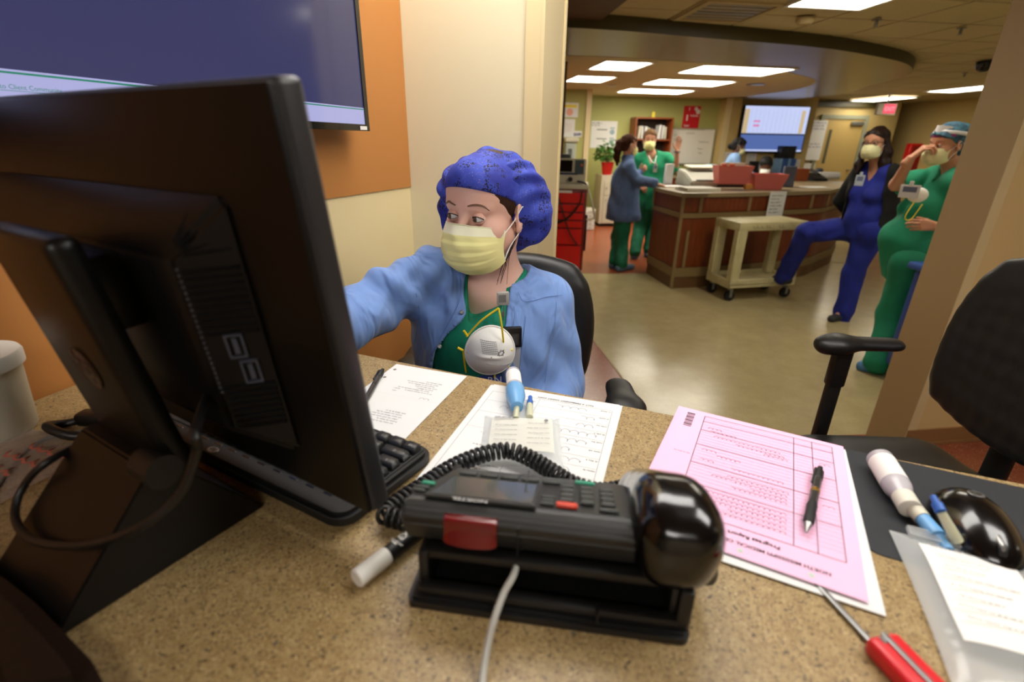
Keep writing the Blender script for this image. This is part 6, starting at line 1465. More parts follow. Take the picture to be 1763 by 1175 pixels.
for i, (x, hh, tl_) in enumerate(((0.10, 0.22, 8), (0.17, 0.23, -6), (0.24, 0.22, 3), (0.32, 0.20, -9), (0.52, 0.25, 10), (0.60, 0.24, 4), (0.66, 0.22, -5))):
    f = MB(); f.rbox((0, 0, hh/2), (0.022 if i % 2 else 0.034, 0.22, hh), 0.002, 1); tag(obj('paper_file', f, M_PAPER if i % 3 else M_OFFW, None, False, HM @ T(x*W_/0.78, 0.15, zsh+t_/2+0.006) @ RY(tl_*0.5)), ['first', 'second', 'third', 'fourth', 'fifth', 'sixth', 'seventh'][i]+' paper file from the left on the upper shelf of the cherry shelf unit', 'file', 'paper files on the cherry shelf')
f = MB(); f.box((0, 0, 0.05), (0.06, 0.004, 0.10)); tag(obj('yellow_note', f, mat('yellow note', rgb(226, 206, 70), 0.7), None, False, HM @ T(W_*0.48, 0.08, ztop)), 'small yellow note standing on top of the shelf unit', 'note')
for i, (x, wd_, hh, mt) in enumerate(((1.02, 0.34, 0.10, M_BLACK), (1.42, 0.40, 0.14, M_BLACK), (1.90, 0.18, 0.06, M_DARK))):
    bx = thing('letter_tray', ['black letter tray nearest the shelf unit on the worktop', 'black letter tray below the whiteboard on the worktop', 'low charcoal letter tray farthest along the worktop'][i], 'tray', GW @ T(sx0+x*0.90, -0.42, 0.921)); f = MB(); f.box((wd_/2, 0.13, 0.006), (wd_, 0.26, 0.012)); f.box((0.005, 0.13, hh/2), (0.01, 0.26, hh)); f.box((wd_-0.005, 0.13, hh/2), (0.01, 0.26, hh)); f.box((wd_/2, 0.255, hh/2), (wd_, 0.01, hh)); f.box((wd_/2, 0.13, hh), (wd_, 0.26, 0.008)); obj('tray_frame', f, mt, bx); f = MB(); f.box((wd_/2, 0.12, 0.03), (wd_-0.05, 0.22, 0.03)); obj('paper_stack', f, M_PAPER, bx)
# ---- white cabinet, plant, small drawer box
k0 = Pz(1041, 391, 0); KC = frame((k0.x-0.13, k0.y, 0), 85)
cb = thing('white_cabinet', 'white metal cabinet under the plant', 'cabinet', KC); kh = z_k = PL(1040, 302, k0, 85).z
f = MB(); f.rbox((0.33, 0.25, kh/2+0.03), (0.66, 0.5, kh-0.06), 0.006, 1); obj('body', f, M_OFFW, cb, True); f = MB(); f.box((0.33, 0.27, 0.03), (0.6, 0.42, 0.06)); obj('plinth', f, M_DARK, cb)
f = MB(); f.rbox((0.35, -0.008, 0.32), (0.58, 0.016, 0.50), 0.004, 1); dd = obj('door', f, M_OFFW, cb, True); f = MB(); f.cone((0.10, -0.016, 0.5), (0.10, -0.035, 0.5), 0.012, n=10); obj('door_knob', f, M_STEEL, dd, True)
f = MB(); f.rbox((0.35, -0.008, 0.72), (0.58, 0.016, 0.26), 0.004, 1); dr = obj('drawer', f, M_OFFW, cb, True); f = MB(); f.cone((0.10, -0.016, 0.72), (0.10, -0.035, 0.72), 0.012, n=10); obj('drawer_knob', f, M_STEEL, dr, True); f = MB(); f.box((0.30, -0.0175, 0.76), (0.14, 0.002, 0.12)); obj('paper_label', f, M_PAPER, cb)
pp = KC @ Vector((0.13, 0.16, kh)); pot = thing('potted_plant', 'leafy green plant in a red pot on the white cabinet', 'plant', T(pp.x, pp.y, kh))
f = MB(); f.lathe([(0.0, 0.0), (0.085, 0.0), (0.115, 0.20), (0.122, 0.20), (0.122, 0.225), (0.108, 0.225), (0.10, 0.19), (0.0, 0.19)], 24); obj('pot', f, mat('red pot', rgb(196, 30, 22), 0.4), pot, True)
f = MB(); f.lathe([(0.0, 0.192), (0.104, 0.196)], 16); obj('soil', f, M_BROWN, pot)
M_LEAF = mat('leaf green', rgb(62, 112, 36), 0.5, var=0.35, scale=9); lf = MB()
lf.add([(0, 0, 0), (0.028, 0.035, 0.006), (0.030, 0.07, 0.0), (0, 0.115, -0.02), (-0.030, 0.07, 0.0), (-0.028, 0.035, 0.006), (0, 0.05, 0.014), (0, 0.08, 0.008)], [(0, 1, 6), (1, 2, 7, 6), (2, 3, 7), (3, 4, 7), (4, 5, 6, 7), (5, 0, 6)])
lme = None; r_ = random.Random(11); st = MB()
for i in range(150):
    a = r_.uniform(0, 2*PI); rr = 0.20*math.sqrt(r_.random()); z = 0.26+0.36*r_.random()*(1-0.55*rr/0.2)+0.02; p = Vector((rr*math.cos(a)*1.05, rr*math.sin(a), z))
    M = T(*p) @ RZ(math.degrees(a)-90+r_.uniform(-60, 60)) @ RX(r_.uniform(-50, 40)) @ RY(r_.uniform(-30, 30)) @ Matrix.Scale(r_.uniform(0.7, 1.15), 4)
    if lme is None: o = obj('leaf', lf, M_LEAF, pot, True, M); lme = o.data
    else: share('leaf', lme, pot, M)
    if i % 6 == 0: st.tube(spline([Vector((0.02*math.cos(a), 0.02*math.sin(a), 0.19)), Vector((p.x*0.5, p.y*0.5, 0.19+(z-0.19)*0.6)), p], 4), 0.004, 5)
obj('stems', st, mat('stem green', rgb(80, 100, 40), 0.6), pot, True)
w0 = Pz(1012, 397, 0); bx = thing('drawer_box', 'small white drawer box on the floor beside the red cart', 'drawers', frame((w0.x-0.10, w0.y, 0), 85)); f = MB(); f.rbox((0.11, 0.15, 0.19), (0.22, 0.3, 0.38), 0.006, 1); obj('case', f, M_OFFW, bx, True)
for i in range(5): f = MB(); f.rbox((0.12, -0.006, 0.045+0.073*i), (0.17, 0.012, 0.06), 0.003, 1); d_ = obj('drawer', f, M_WHITE, bx, True); f = MB(); f.rbox((0.13, -0.014, 0.045+0.073*i), (0.06, 0.008, 0.012), 0.002, 1); obj('drawer_pull', f, M_STEEL, d_)

# ---- nurse station desk in the back
ST = Vector((0, 0, 0)); sp = [Pz(1112, 470, 0), Pz(1155, 497, 0), Pz(1213, 494, 0), Pz(1365, 478.5, 0), Pz(1400, 467, 0), Pz(1428, 452, 0)]
line = [sp[0], sp[1]]+spline([sp[1], sp[2], sp[3], sp[4], sp[5], sp[5]+Vector((0.35, 0.62, 0)), sp[5]+Vector((0.40, 1.35, 0))], 6)[1:]
NS = thing('nurse_station_desk', 'curved wood panelled nurse station desk with taupe trim in the back', 'desk', T(sp[1].x, sp[1].y, 0)); nsi = Matrix.Translation((-sp[1].x, -sp[1].y, 0))
def offs(L_, d):
    out = []
    for i, p in enumerate(L_):
        n = Vector((0, 0, 0))
        if i > 0: t = (L_[i]-L_[i-1]).normalized(); n += Vector((t.y, -t.x, 0))
        if i < len(L_)-1: t = (L_[i+1]-L_[i]).normalized(); n += Vector((t.y, -t.x, 0))
        n.normalize(); k = 1.0
        if 0 < i < len(L_)-1: t = (L_[i]-L_[i-1]).normalized(); k = 1/max(0.5, n.dot(Vector((t.y, -t.x, 0))))
        out.append(p+n*d*k)
    return out
def strip(name, z0, z1, d0, d1, mt, i0=0, i1=None, parent=None):
    i1 = len(line)-1 if i1 is None else i1; A_ = offs(line, d0)[i0:i1+1]; B_ = offs(line, d1)[i0:i1+1]; f = MB(); f.prism([p[:2] for p in A_]+[p[:2] for p in B_[::-1]], z0, z1, nsi); return obj(name, f, mt, parent or NS, False)
strip('toe_kick', 0.0, 0.135, -0.05, 0.0, M_TOEB); strip('lower_trim', 0.135, 0.235, -0.05, 0.012, M_TRIMB); strip('core', 0.235, 0.99, -0.06, -0.004, M_WOOD); strip('middle_trim', 0.775, 0.825, -0.02, 0.016, M_TRIMB); strip('worktop', 0.99, 1.03, -0.85, 0.035, M_CTOP)
cuts = [0, 1, 5, 9, 13, 17, 21, 25, 30]
cuts = [c for c in cuts if c < len(line)]
for a_, b_ in zip(cuts[:-1], cuts[1:]):
    strip('panel', 0.838, 0.985, -0.003, 0.008, M_WOOD, a_, b_); strip('panel', 0.245, 0.765, -0.003, 0.004, M_WOOD, a_, b_)
for c in cuts[:-1]:
    p = line[c]; f = MB(); q2 = offs(line, 0.0)[c]; q2 = offs(line, 0.004)[c]; f.box((q2.x-sp[1].x, q2.y-sp[1].y, 0.91), (0.03, 0.03, 0.155)); obj('corner_trim', f, M_TRIMB, NS)
p = line[1]; f = MB(); f.box((0, 0, 0.5), (0.03, 0.03, 0.98)); obj('corner_trim', f, M_TRIMB, NS)
# end panel trim and low framed panel
f = MB(); p = line[1]+(line[2]-line[1]).normalized()*0.10; n_ = (line[2]-line[1]).normalized(); f.box((p.x-sp[1].x+n_.y*0.012, p.y-sp[1].y-n_.x*0.012, 0.44), (0.03, 0.018, 0.40)); obj('panel_trim', f, M_TRIMB, NS)
ZN = 1.03
def on_top(px, py, z=ZN): return Pz(px, py, z)
def topbox(name, px, py, az, d, mt, label, cat, r=0.004, z=ZN+0.001, tilt=None):
    p = Pz(px, py, z); M = frame((p.x, p.y, z), az); f = MB(); f.rbox((0, d[1]/2, d[2]/2), d, min(r, d[2]*0.4), 1, tilt); return tag(obj(name, f, mt, None, True, M), label, cat)
M_PINKF = mat('pink bin plastic', rgb(206, 106, 96), 0.5); M_GREYP = mat('pale grey plastic 2', rgb(176, 174, 160), 0.5)
topbox('loose_papers', 1165, 322, 80, (0.28, 0.22, 0.004), M_PAPER, 'loose white papers under the hand of the woman in the blue jacket', 'paper')
topbox('folded_card', 1150.5, 318, 80, (0.10, 0.05, 0.24), M_PAPER, 'tall white folded card standing on the station desk by the man', 'card', z=ZN+0.006)
p = Pz(1212, 322, ZN); pt_ = thing('printer', 'pale grey desk printer on the station desk behind the white binders', 'printer', frame((p.x, p.y+0.22, ZN+0.001), 80))
f = MB(); bm = bmesh.new(); prof = [(-0.22, 0.0), (-0.24, 0.06), (-0.06, 0.15), (0.14, 0.19), (0.18, 0.0)]
V0 = [bm.verts.new((-0.22, y, z)) for y, z in prof]; V1 = [bm.verts.new((0.22, y, z)) for y, z in prof]; bm.faces.new(V0); bm.faces.new(V1[::-1])
for i in range(5): bm.faces.new([V0[i], V1[i], V1[(i+1) % 5], V0[(i+1) % 5]])
bmesh.ops.recalc_face_normals(bm, faces=bm.faces[:]); bmesh.ops.bevel(bm, geom=bm.edges[:], offset=0.012, segments=2, affect='EDGES'); f.bm(bm); obj('case', f, M_GREYP, pt_, True)
f = MB(); f.rbox((0.05, 0.10, 0.205), (0.36, 0.20, 0.02), 0.006, 1, RX(6)); obj('paper_tray', f, M_OFFW, pt_, True); f = MB(); f.box((0, -0.215, 0.075), (0.30, 0.02, 0.012)); obj('output_slot', f, M_BLACK, pt_)
for i, (px, az, d, mt, lab) in enumerate(((1208, 79, (0.36, 0.26, 0.035), M_WHITE, 'white binder lying at the bottom in front of the grey printer'), (1212, 86, (0.34, 0.24, 0.03), M_OFFW, 'cream binder lying on the white one in front of the grey printer'))):
    topbox('binder', px, 330, az, d, mt, lab, 'binder', z=ZN+0.001+0.037*i)
def bin_(px, py, az, w, d, h, label, dz=0.0):
    p = Pz(px, py, ZN+dz); t = thing('file_bin', label, 'bin', frame((p.x, p.y, ZN+0.002+dz), az)); b = 0.78
    f = MB(); vs = [(-w/2*b, 0.02, 0), (w/2*b, 0.02, 0), (w/2*b, d-0.02, 0), (-w/2*b, d-0.02, 0), (-w/2, -0.02, h), (w/2, -0.02, h), (w/2, d, h), (-w/2, d, h)]; i_ = [(x*0.94, 0.01+y*0.93, z+0.006 if z == 0 else z) for x, y, z in vs]
    f.add(vs+i_, [(0, 3, 2, 1), (8, 9, 10, 11), (0, 1, 5, 4), (1, 2, 6, 5), (2, 3, 7, 6), (3, 0, 4, 7), (12, 13, 9, 8), (13, 14, 10, 9), (14, 15, 11, 10), (15, 12, 8, 11), (4, 5, 13, 12), (5, 6, 14, 13), (6, 7, 15, 14), (7, 4, 12, 15)]); obj('tub', f, M_PINKF, t); return t
topbox('tray_stand', 1269, 323, 86, (0.44, 0.24, 0.05), M_BLACK, 'low black stand under the taller pink bin', 'stand')
bn = bin_(1262, 318, 92, 0.40, 0.20, 0.20, 'pink plastic bin full of papers on the low black stand', 0.053)
for i in range(7): f = MB(); f.box((0, 0, 0.10), (0.27, 0.005, 0.20)); tag(obj('folder', f, [M_OFFW, M_PAPER, mat('buff card', rgb(216, 200, 150), 0.7)][i % 3], None, False, bn.matrix_world @ T(-0.02+0.006*i, 0.035+0.019*i, 0.030) ), ['front', 'second', 'third', 'middle', 'fifth', 'sixth', 'rearmost'][i]+' paper folder of the row standing in the taller pink bin', 'folder', 'folders in the pink bin')
for i, (x, l) in enumerate(((-0.14, 'orange cap on the rim of the taller pink bin, nearer its left end'), (-0.05, 'orange cap on the rim of the taller pink bin, nearer its middle'))): f = MB(); f.rbox((0, 0, 0.0), (0.055, 0.03, 0.035), 0.008, 2); obj('orange_clip', f, mat('orange clip plastic', rgb(214, 84, 44), 0.5), bn, True, T(x, -0.010, 0.205))
bin_(1323, 327, 88, 0.40, 0.20, 0.17, 'lower pink plastic bin beside the hanging paper sign')
topbox('orange_block', 1291, 326, 85, (0.11, 0.05, 0.055), mat('orange card', rgb(206, 140, 62), 0.6), 'small orange box between the two pink bins', 'box')
p = Pz(1225, 300, ZN); tb_ = topbox('tissue_box', 1225, 306, 80, (0.12, 0.12, 0.19), mat('tissue box blue', rgb(110, 178, 206), 0.6, scale=14, col2=rgb(190, 206, 190)), 'blue patterned tissue box behind the pink bin', 'box', z=ZN+0.001)
topbox('screen_back', 1356, 322, 60, (0.24, 0.03, 0.24), mat('blue grey plastic', rgb(92, 96, 116), 0.4), 'blue grey monitor seen from the side at the end of the pink bins', 'monitor')
topbox('wood_box', 1378, 312, 85, (0.22, 0.2, 0.17), M_SHELFW, 'small cherry wood box behind the blue grey monitor', 'box')
p = Pz(1413, 312, ZN); tp = thing('desk_telephone', 'dark telephone on the far end of the station desk', 'telephone', frame((p.x, p.y, ZN+0.001), 80)); f = MB(); f.add([(-0.11, 0, 0), (0.11, 0, 0), (0.11, 0.2, 0), (-0.11, 0.2, 0), (-0.11, 0, 0.03), (0.11, 0, 0.03), (0.11, 0.2, 0.10), (-0.11, 0.2, 0.10)], [(0, 3, 2, 1), (4, 5, 6, 7), (0, 1, 5, 4), (1, 2, 6, 5), (2, 3, 7, 6), (3, 0, 4, 7)]); obj('body', f, M_BLACK, tp); f = MB(); f.rbox((-0.075, 0.10, 0.095), (0.05, 0.2, 0.035), 0.014, 2, RX(18)); obj('handset', f, M_BLACK, tp, True); f = MB(); f.box((0.05, 0.17, 0.10), (0.08, 0.05, 0.04), RX(18)); obj('display', f, mat('grey blue display', rgb(80, 92, 110), 0.3), tp)
p = Pz(1424, 309, ZN); f = MB(); f.cone((0, 0, 0.055), (0.30, 0, 0.055), 0.055, n=24); tag(obj('paper_roll', f, M_PAPER, None, True, frame((p.x-0.15, p.y, ZN+0.002), 95)), 'white paper roll lying behind the dark telephone', 'roll')
topbox('loose_papers', 1412, 324, 84, (0.30, 0.18, 0.006), M_PAPER, 'white papers in front of the dark telephone', 'paper')
# paper sign hanging over the desk front
sgn = onp = None; i_ = 14; A_ = offs(line, 0.036)
best = min(range(2, len(line)-1), key=lambda i: abs((A_[i]-CAM0).x/(A_[i]-CAM0).y-(Pz(1338, 345, 0.9)-CAM0).x/(Pz(1338, 345, 0.9)-CAM0).y)); tdir = (A_[best+1]-A_[best-1]).normalized(); saz = math.degrees(math.atan2(tdir.x, tdir.y)); sa = PL(1324, 345, A_[best]+Vector((tdir.y, -tdir.x, 0))*0.006, saz); sb = PL(1352, 345, A_[best]+Vector((tdir.y, -tdir.x, 0))*0.006, saz); sw = (sb-sa).length
sg = thing('paper_sign', 'white paper sign with printed lines hanging on the front of the station desk', 'sign', frame((sa.x, sa.y, ZN-0.27), saz)); f = MB(); f.box((sw/2, 0, 0.135), (sw, 0.002, 0.28)); obj('sheet', f, M_PAPER, sg); f = MB()
for i in range(6): f.words(sw*0.12, 0.225-0.036*i, sw*(0.7-0.12*((i*5) % 3)), 0.016, 800+i, T(0, -0.0016, 0) @ RX(90))
obj('print', f, M_INK, sg)

# ---- utility cart
q0 = Vector((2.20, 4.83, 0)); UAZ = 76.0; UC = frame((q0.x, q0.y, 0), UAZ); UW, UD = 0.80, 0.40; UH = PL(1274, 384, q0, UAZ).z
uc = thing('utility_cart', 'stained cream plastic utility cart in front of the station desk', 'cart', UC)
def tray(name, z, h, hollow=True):
    f = MB(); f.rbox((UW/2, UD/2, z-h/2), (UW, UD, h), 0.012, 2)
    return obj(name, f, M_CART, uc, True)
tray('top_shelf', UH, 0.085); 
f = MB(); f.rbox((UW/2, UD/2, 0.175), (UW, UD, 0.03), 0.008, 1)
for (x, y, a, b) in ((UW/2, 0.012, UW, 0.024), (UW/2, UD-0.012, UW, 0.024), (0.012, UD/2, 0.024, UD), (UW-0.012, UD/2, 0.024, UD)): f.rbox((x, y, 0.185), (a, b, 0.09), 0.006, 1)
obj('bottom_shelf', f, M_CART, uc, True)
for x in (0.055, UW-0.055):
    for y in (0.04, UD-0.04): f = MB(); f.rbox((x, y, (UH-0.08+0.2)/2), (0.105, 0.075, UH-0.08-0.19), 0.008, 1); obj('leg', f, M_CART, uc, True)
for x in (0.06, UW-0.06):
    for y in (0.05, UD-0.05):
        f = MB(); f.cone((x, y-0.02, 0.052), (x, y+0.02, 0.052), 0.052, n=22); cs_ = obj('caster', f, M_BLACKR, uc, True); f = MB(); f.cone((x, y, 0.06), (x, y, 0.142), 0.012, n=8); f.box((x, y-0.026, 0.085), (0.03, 0.004, 0.09)); f.box((x, y+0.026, 0.085), (0.03, 0.004, 0.09)); obj('fork', f, M_STEEL, cs_)
f = MB()
for i, (x, ww) in enumerate(((0.14, 0.14), (0.30, 0.06), (0.44, 0.08))): f.scribble(x, UH-0.06, ww, 0.035, 60+i, T(0, -0.0008, 0) @ RX(90), 0.005)
obj('scuff_marks', f, mat('grey scuff', rgb(128, 120, 92), 0.8), uc)

# ---- screen on the far wall
tp_ = G0+Vector((math.cos(math.radians(GAZ)), -math.sin(math.radians(GAZ)), 0))*0.09
ta = PL(1274, 222, tp_, GAZ); tb2 = PL(1388, 222, tp_, GAZ); tz1 = PL(1332, 182, tp_, GAZ).z; tz0 = PL(1332, 263.5, tp_, GAZ).z; tw = (tb2-ta).length; th_ = tz1-tz0
tv2 = thing('wall_screen', 'bright wall screen showing a table above the back desk', 'television', frame((ta.x, ta.y, tz0), GAZ)); f = MB(); f.rbox((tw/2, 0, th_/2), (tw, 0.05, th_), 0.01, 1); obj('case', f, M_BLACK, tv2, True)
M_S1 = mat('screen white', rgb(30, 30, 34), 0.3, emit=rgb(206, 216, 255), estr=0.95); M_S2 = mat('screen blue', rgb(10, 12, 20), 0.3, emit=rgb(96, 122, 190), estr=0.75); M_S3 = mat('screen tan', rgb(30, 26, 20), 0.3, emit=rgb(222, 196, 150), estr=0.8); M_S4 = mat('screen pink', rgb(30, 20, 24), 0.3, emit=rgb(240, 130, 190), estr=0.8); M_S5 = mat('screen line', rgb(20, 20, 26), 0.3, emit=rgb(170, 184, 226), estr=0.8)
b_ = 0.03; f = MB(); f.box((tw/2, -0.026, th_*0.70), (tw-2*b_, 0.004, th_*0.60-b_-0.0)); sc_ = obj('table_area', f, M_S1, tv2); f = MB(); f.box((tw/2, -0.026, th_*0.215), (tw-2*b_, 0.004, th_*0.345)); obj('blue_area', f, M_S2, tv2); f = MB(); f.box((tw/2, -0.0262, b_+0.016), (tw-2*b_, 0.004, 0.03)); obj('task_bar', f, M_S1, tv2)
f = MB(); f.box((b_+0.05, -0.0285, th_*0.67), (0.10, 0.002, th_*0.5)); obj('tan_column', f, M_S3, sc_); f = MB(); f.box((tw*0.90, -0.0285, th_*0.67), (0.08, 0.002, th_*0.48)); obj('tan_column', f, M_S3, sc_); f = MB(); f.box((tw*0.22, -0.0285, th_*0.67), (0.14, 0.002, 0.03)); f.box((tw*0.22, -0.0285, th_*0.58), (0.13, 0.002, 0.035)); obj('pink_entries', f, M_S4, sc_)
f = MB()
for i in range(14): f.box((tw/2, -0.0283, th_*(0.42+0.04*i)), (tw-0.1, 0.001, 0.004))
for i in range(12): f.box((tw*(0.12+0.065*i), -0.0283, th_*0.67), (0.004, 0.001, th_*0.5))
obj('table_lines', f, M_S5, sc_); f = MB(); f.box((tw*0.5, 0.055, th_*0.5), (0.3, 0.06, 0.3)); obj('wall_mount', f, M_BLACK, tv2)

# ---- things on the back desk under the screen
bd_ = GW @ T(pl1+0.02, -0.78, 0); bw_ = tv1-pl1-0.1
bk = thing('back_desk', 'desk against the wall below the bright screen', 'desk', bd_); f = MB(); f.rbox((bw_/2, 0.38, 0.73), (bw_, 0.76, 0.04), 0.006, 1); obj('desktop', f, M_CTOP, bk, True)
for x in (0.03, bw_-0.03): f = MB(); f.box((x, 0.38, 0.355), (0.03, 0.70, 0.71)); obj('side_panel', f, M_WOOD, bk)
def bkbox(name, px, py, y, d, mt, label, cat, z=0.751, group=None):
    P = PL(px, py, (bd_ @ Vector((0, y, 0))), GAZ); lx = (bd_.inverted() @ P).x; f = MB(); f.rbox((0, 0, d[2]/2), d, 0.005, 1); return tag(obj(name, f, mt, None, True, bd_ @ T(lx, y, z)), label, cat, group)
bkbox('computer_screen', 1309, 285, 0.30, (0.46, 0.06, 0.46), M_BLACK, 'black computer screen behind the seated person in the dark cap', 'monitor', 0.7515)
for i in range(6): bkbox('binder', 1339+4.6*i, 280, 0.60, (0.05, 0.25, 0.31), mat('binder blue', rgb(44, 86, 160), 0.5) if i % 3 else mat('binder pale', rgb(120, 160, 200), 0.5), ['first', 'second', 'third', 'fourth', 'fifth', 'sixth'][i]+' blue binder from the left under the bright screen', 'binder', 0.95, 'blue binders under the screen')
for i in range(5): bkbox('black_file', 1340+5.2*i, 270, 0.62, (0.055, 0.22, 0.24), M_BLACK, ['first', 'second', 'third', 'fourth', 'fifth'][i]+' black file from the left on top of the blue binders', 'file', 1.262, 'black files above the blue binders')
bkbox('binder_shelf', 1351, 290, 0.60, (0.44, 0.28, 0.19), M_SHELFW, 'low wood riser under the blue binders', 'shelf', 0.752)
for i, (q_, lab) in enumerate(((((1285, 263, 1302, 282)), 'white sheet pinned on the wall under the left end of the bright screen'), ((1247, 262, 1258, 280), 'white sheet pinned on the column at the edge of the green wall'), ((1367, 275, 1377, 290), 'small white sheet on the wall right of the blue binders'))):
    o, f, w, h, _ = board('pinned_sheet', q_, G0, GAZ, None, lab, 'paper', 0.004, 0.262 if i == 1 else 0.008); flat(o, 'sheet', f, M_PAPER); f = MB(); [f.words(w*0.1, h*(0.15+0.13*k), w*0.75, 0.014, 900+k+i*9, pr(0.004)) for k in range(6)]; flat(o, 'print', f, M_INKG)
# ---- far door, signs, ceiling fittings
dl = PL(1409, 240, DW0, GAZ); dr_ = PL(1478, 240, DW0, GAZ); DWd = (dr_-dl).dot(gd); DH = PL(1442, 205, DW0, GAZ).z
f = MB(); f.box((DWd/2, -0.02, DH/2), (DWd, 0.04, DH)); DRM = frame((dl.x, dl.y, 0), GAZ); door = struct('door_1', f, M_DOOR, M=DRM)
f = MB(); f.box((DWd*0.22, -0.043, DH*0.72), (0.07, 0.008, 0.72)); obj('door_window', f, mat('dark glass', rgb(96, 92, 76), 0.15), door); f = MB(); f.rbox((DWd*0.82, -0.07, DH-0.09), (0.30, 0.06, 0.08), 0.01, 1); obj('door_closer', f, M_STEEL, door); f = MB(); f.cone((DWd-0.12, -0.04, 1.0), (DWd-0.12, -0.10, 1.0), 0.02, n=12); obj('door_handle', f, M_STEEL, door)
f = MB()
for x in (-0.04, DWd+0.04): f.box((x, -0.03, DH/2), (0.08, 0.07, DH))
f.box((DWd/2, -0.03, DH+0.04), (DWd+0.16, 0.07, 0.08)); struct('trim_11', f, mat('blue grey door frame', rgb(142, 144, 122), 0.5), M=DRM)
o, f, w, h, _ = board('door_sign', (1391, 207, 1418, 276), DW0, GAZ, None, 'tall white sign with purple print beside the far door', 'sign', 0.012, 0.10); flat(o, 'panel', f, M_PAPER); f = MB(); [f.words(w*0.08, h*(0.92-0.075*k), w*(0.8-0.1*(k % 2)), 0.035, 950+k, pr(0.012)) for k in (0, 1, 2, 7, 8)]; flat(o, 'print', f, mat('purple print', rgb(96, 90, 150), 0.7))
o, f, w, h, _ = board('door_notice', (1381, 281, 1402, 300), DW0, GAZ, None, 'white notice low on the wall below the tall sign', 'notice', 0.006, 0.06); flat(o, 'sheet', f, M_PAPER)
e0_ = Py(1526, 188, 10.2); EM = frame((e0_.x-0.19, e0_.y, e0_.z-0.11), 86); ex = thing('exit_sign', 'lit exit sign hanging from the corridor ceiling', 'sign', EM); f = MB(); f.rbox((0.19, 0, 0.11), (0.38, 0.05, 0.20), 0.008, 1); obj('case', f, mat('sign white', rgb(206, 200, 176), 0.5), ex, True)
f = MB(); f.box((0.24, -0.026, 0.115), (0.24, 0.004, 0.16)); fa = obj('lit_face', f, mat('exit red glow', rgb(120, 20, 30), 0.4, emit=rgb(240, 70, 96), estr=1.0), ex); f = MB(); f.text('EXIT', 0.10, T(0.14, -0.0285, 0.08) @ RX(90), bold=0.004); obj('lettering', f, mat('exit letters', rgb(200, 120, 130), 0.4, emit=rgb(250, 130, 150), estr=0.9), fa); f = MB(); f.cone((0.19, 0, 0.20), (0.19, 0, ZC-0.0145-e0_.z+0.11), 0.014, n=12); f.cone((0.19, 0, ZC-0.03-e0_.z+0.11), (0.19, 0, ZC-0.0145-e0_.z+0.11), 0.05, n=16); obj('canopy_mount', f, M_WHITE, ex)
v0 = quad_center([(1200, 8), (1330, 8), (1290, 34), (1190, 30)], ZC-0.005); VM = frame((v0.x, v0.y, ZC-0.006), 83); vt = thing('ceiling_vent', 'grey louvred ceiling vent at the top of the picture', 'vent', VM)
f = MB(); [f.box((s*0.28, 0, 0), (0.05, 0.61, 0.02)) for s in (-1, 1)]; [f.box((0, s*0.28, 0), (0.51, 0.05, 0.02)) for s in (-1, 1)]; obj('frame', f, M_CEILW, vt)
f = MB(); f.box((0, 0, 0.012), (0.5, 0.5, 0.004)); obj('backing', f, M_DARK, vt)
for i in range(6): f = MB(); f.box((0, -0.21+0.084*i, 0.0), (0.50, 0.055, 0.004), None); o_ = obj('louvre', f, mat('vent metal', rgb(160, 150, 128), 0.4) if i != 3 else M_STEEL, vt, False, T(0, 0, 0))
def ceil_bit(name, px, py, z, prof, mt, label, cat): p = Pz(px, py, z); f = MB(); f.lathe(prof, 20, RX(180)); return tag(obj(name, f, mt, None, True, T(p.x, p.y, z)), label, cat)
ceil_bit('smoke_detector', 1387, 31, ZC-0.0145, [(0.0, 0), (0.07, 0), (0.07, 0.02), (0.05, 0.045), (0.0, 0.048)], M_CEILW, 'round smoke detector on the ceiling beside the vent', 'detector')
for x, y, l in ((1510, 34, 'small sprinkler head on the ceiling right of the smoke detector'), (1656, 48, 'small sprinkler head on the ceiling nearest the pillar'), (1662, 125, 'small sprinkler head on the ceiling beyond the canopy tip')): ceil_bit('sprinkler', x, y, ZC-0.0145, [(0.0, 0), (0.035, 0), (0.035, 0.006), (0.012, 0.01), (0.012, 0.045), (0.025, 0.05), (0.0, 0.052)], M_STEEL, l, 'sprinkler')
ceil_bit('ceiling_camera', 1698, 106, ZC-0.0145, [(0.0, 0), (0.09, 0), (0.09, 0.03), (0.075, 0.08), (0.03, 0.11), (0.0, 0.112)], M_BLACKG, 'dark dome camera on the ceiling beside the pillar', 'camera')
ceil_bit('ceiling_round', 1054, 146, ZD-0.0205, [(0.0, 0), (0.08, 0), (0.08, 0.01), (0.05, 0.03), (0.0, 0.032)], M_OFFW, 'small round fitting on the canopy ceiling above the plant', 'fitting')
ceil_bit('ceiling_round', 1301, 145, ZD-0.0205, [(0.0, 0), (0.13, 0), (0.13, 0.008), (0.11, 0.010), (0.0, 0.010)], mat('bluish painted reflection', rgb(120, 126, 160), 0.3), 'flat bluish round plate on the canopy ceiling above the screen', 'fitting')  # disc added to paint a blue reflection on the canopy, not a real fitting
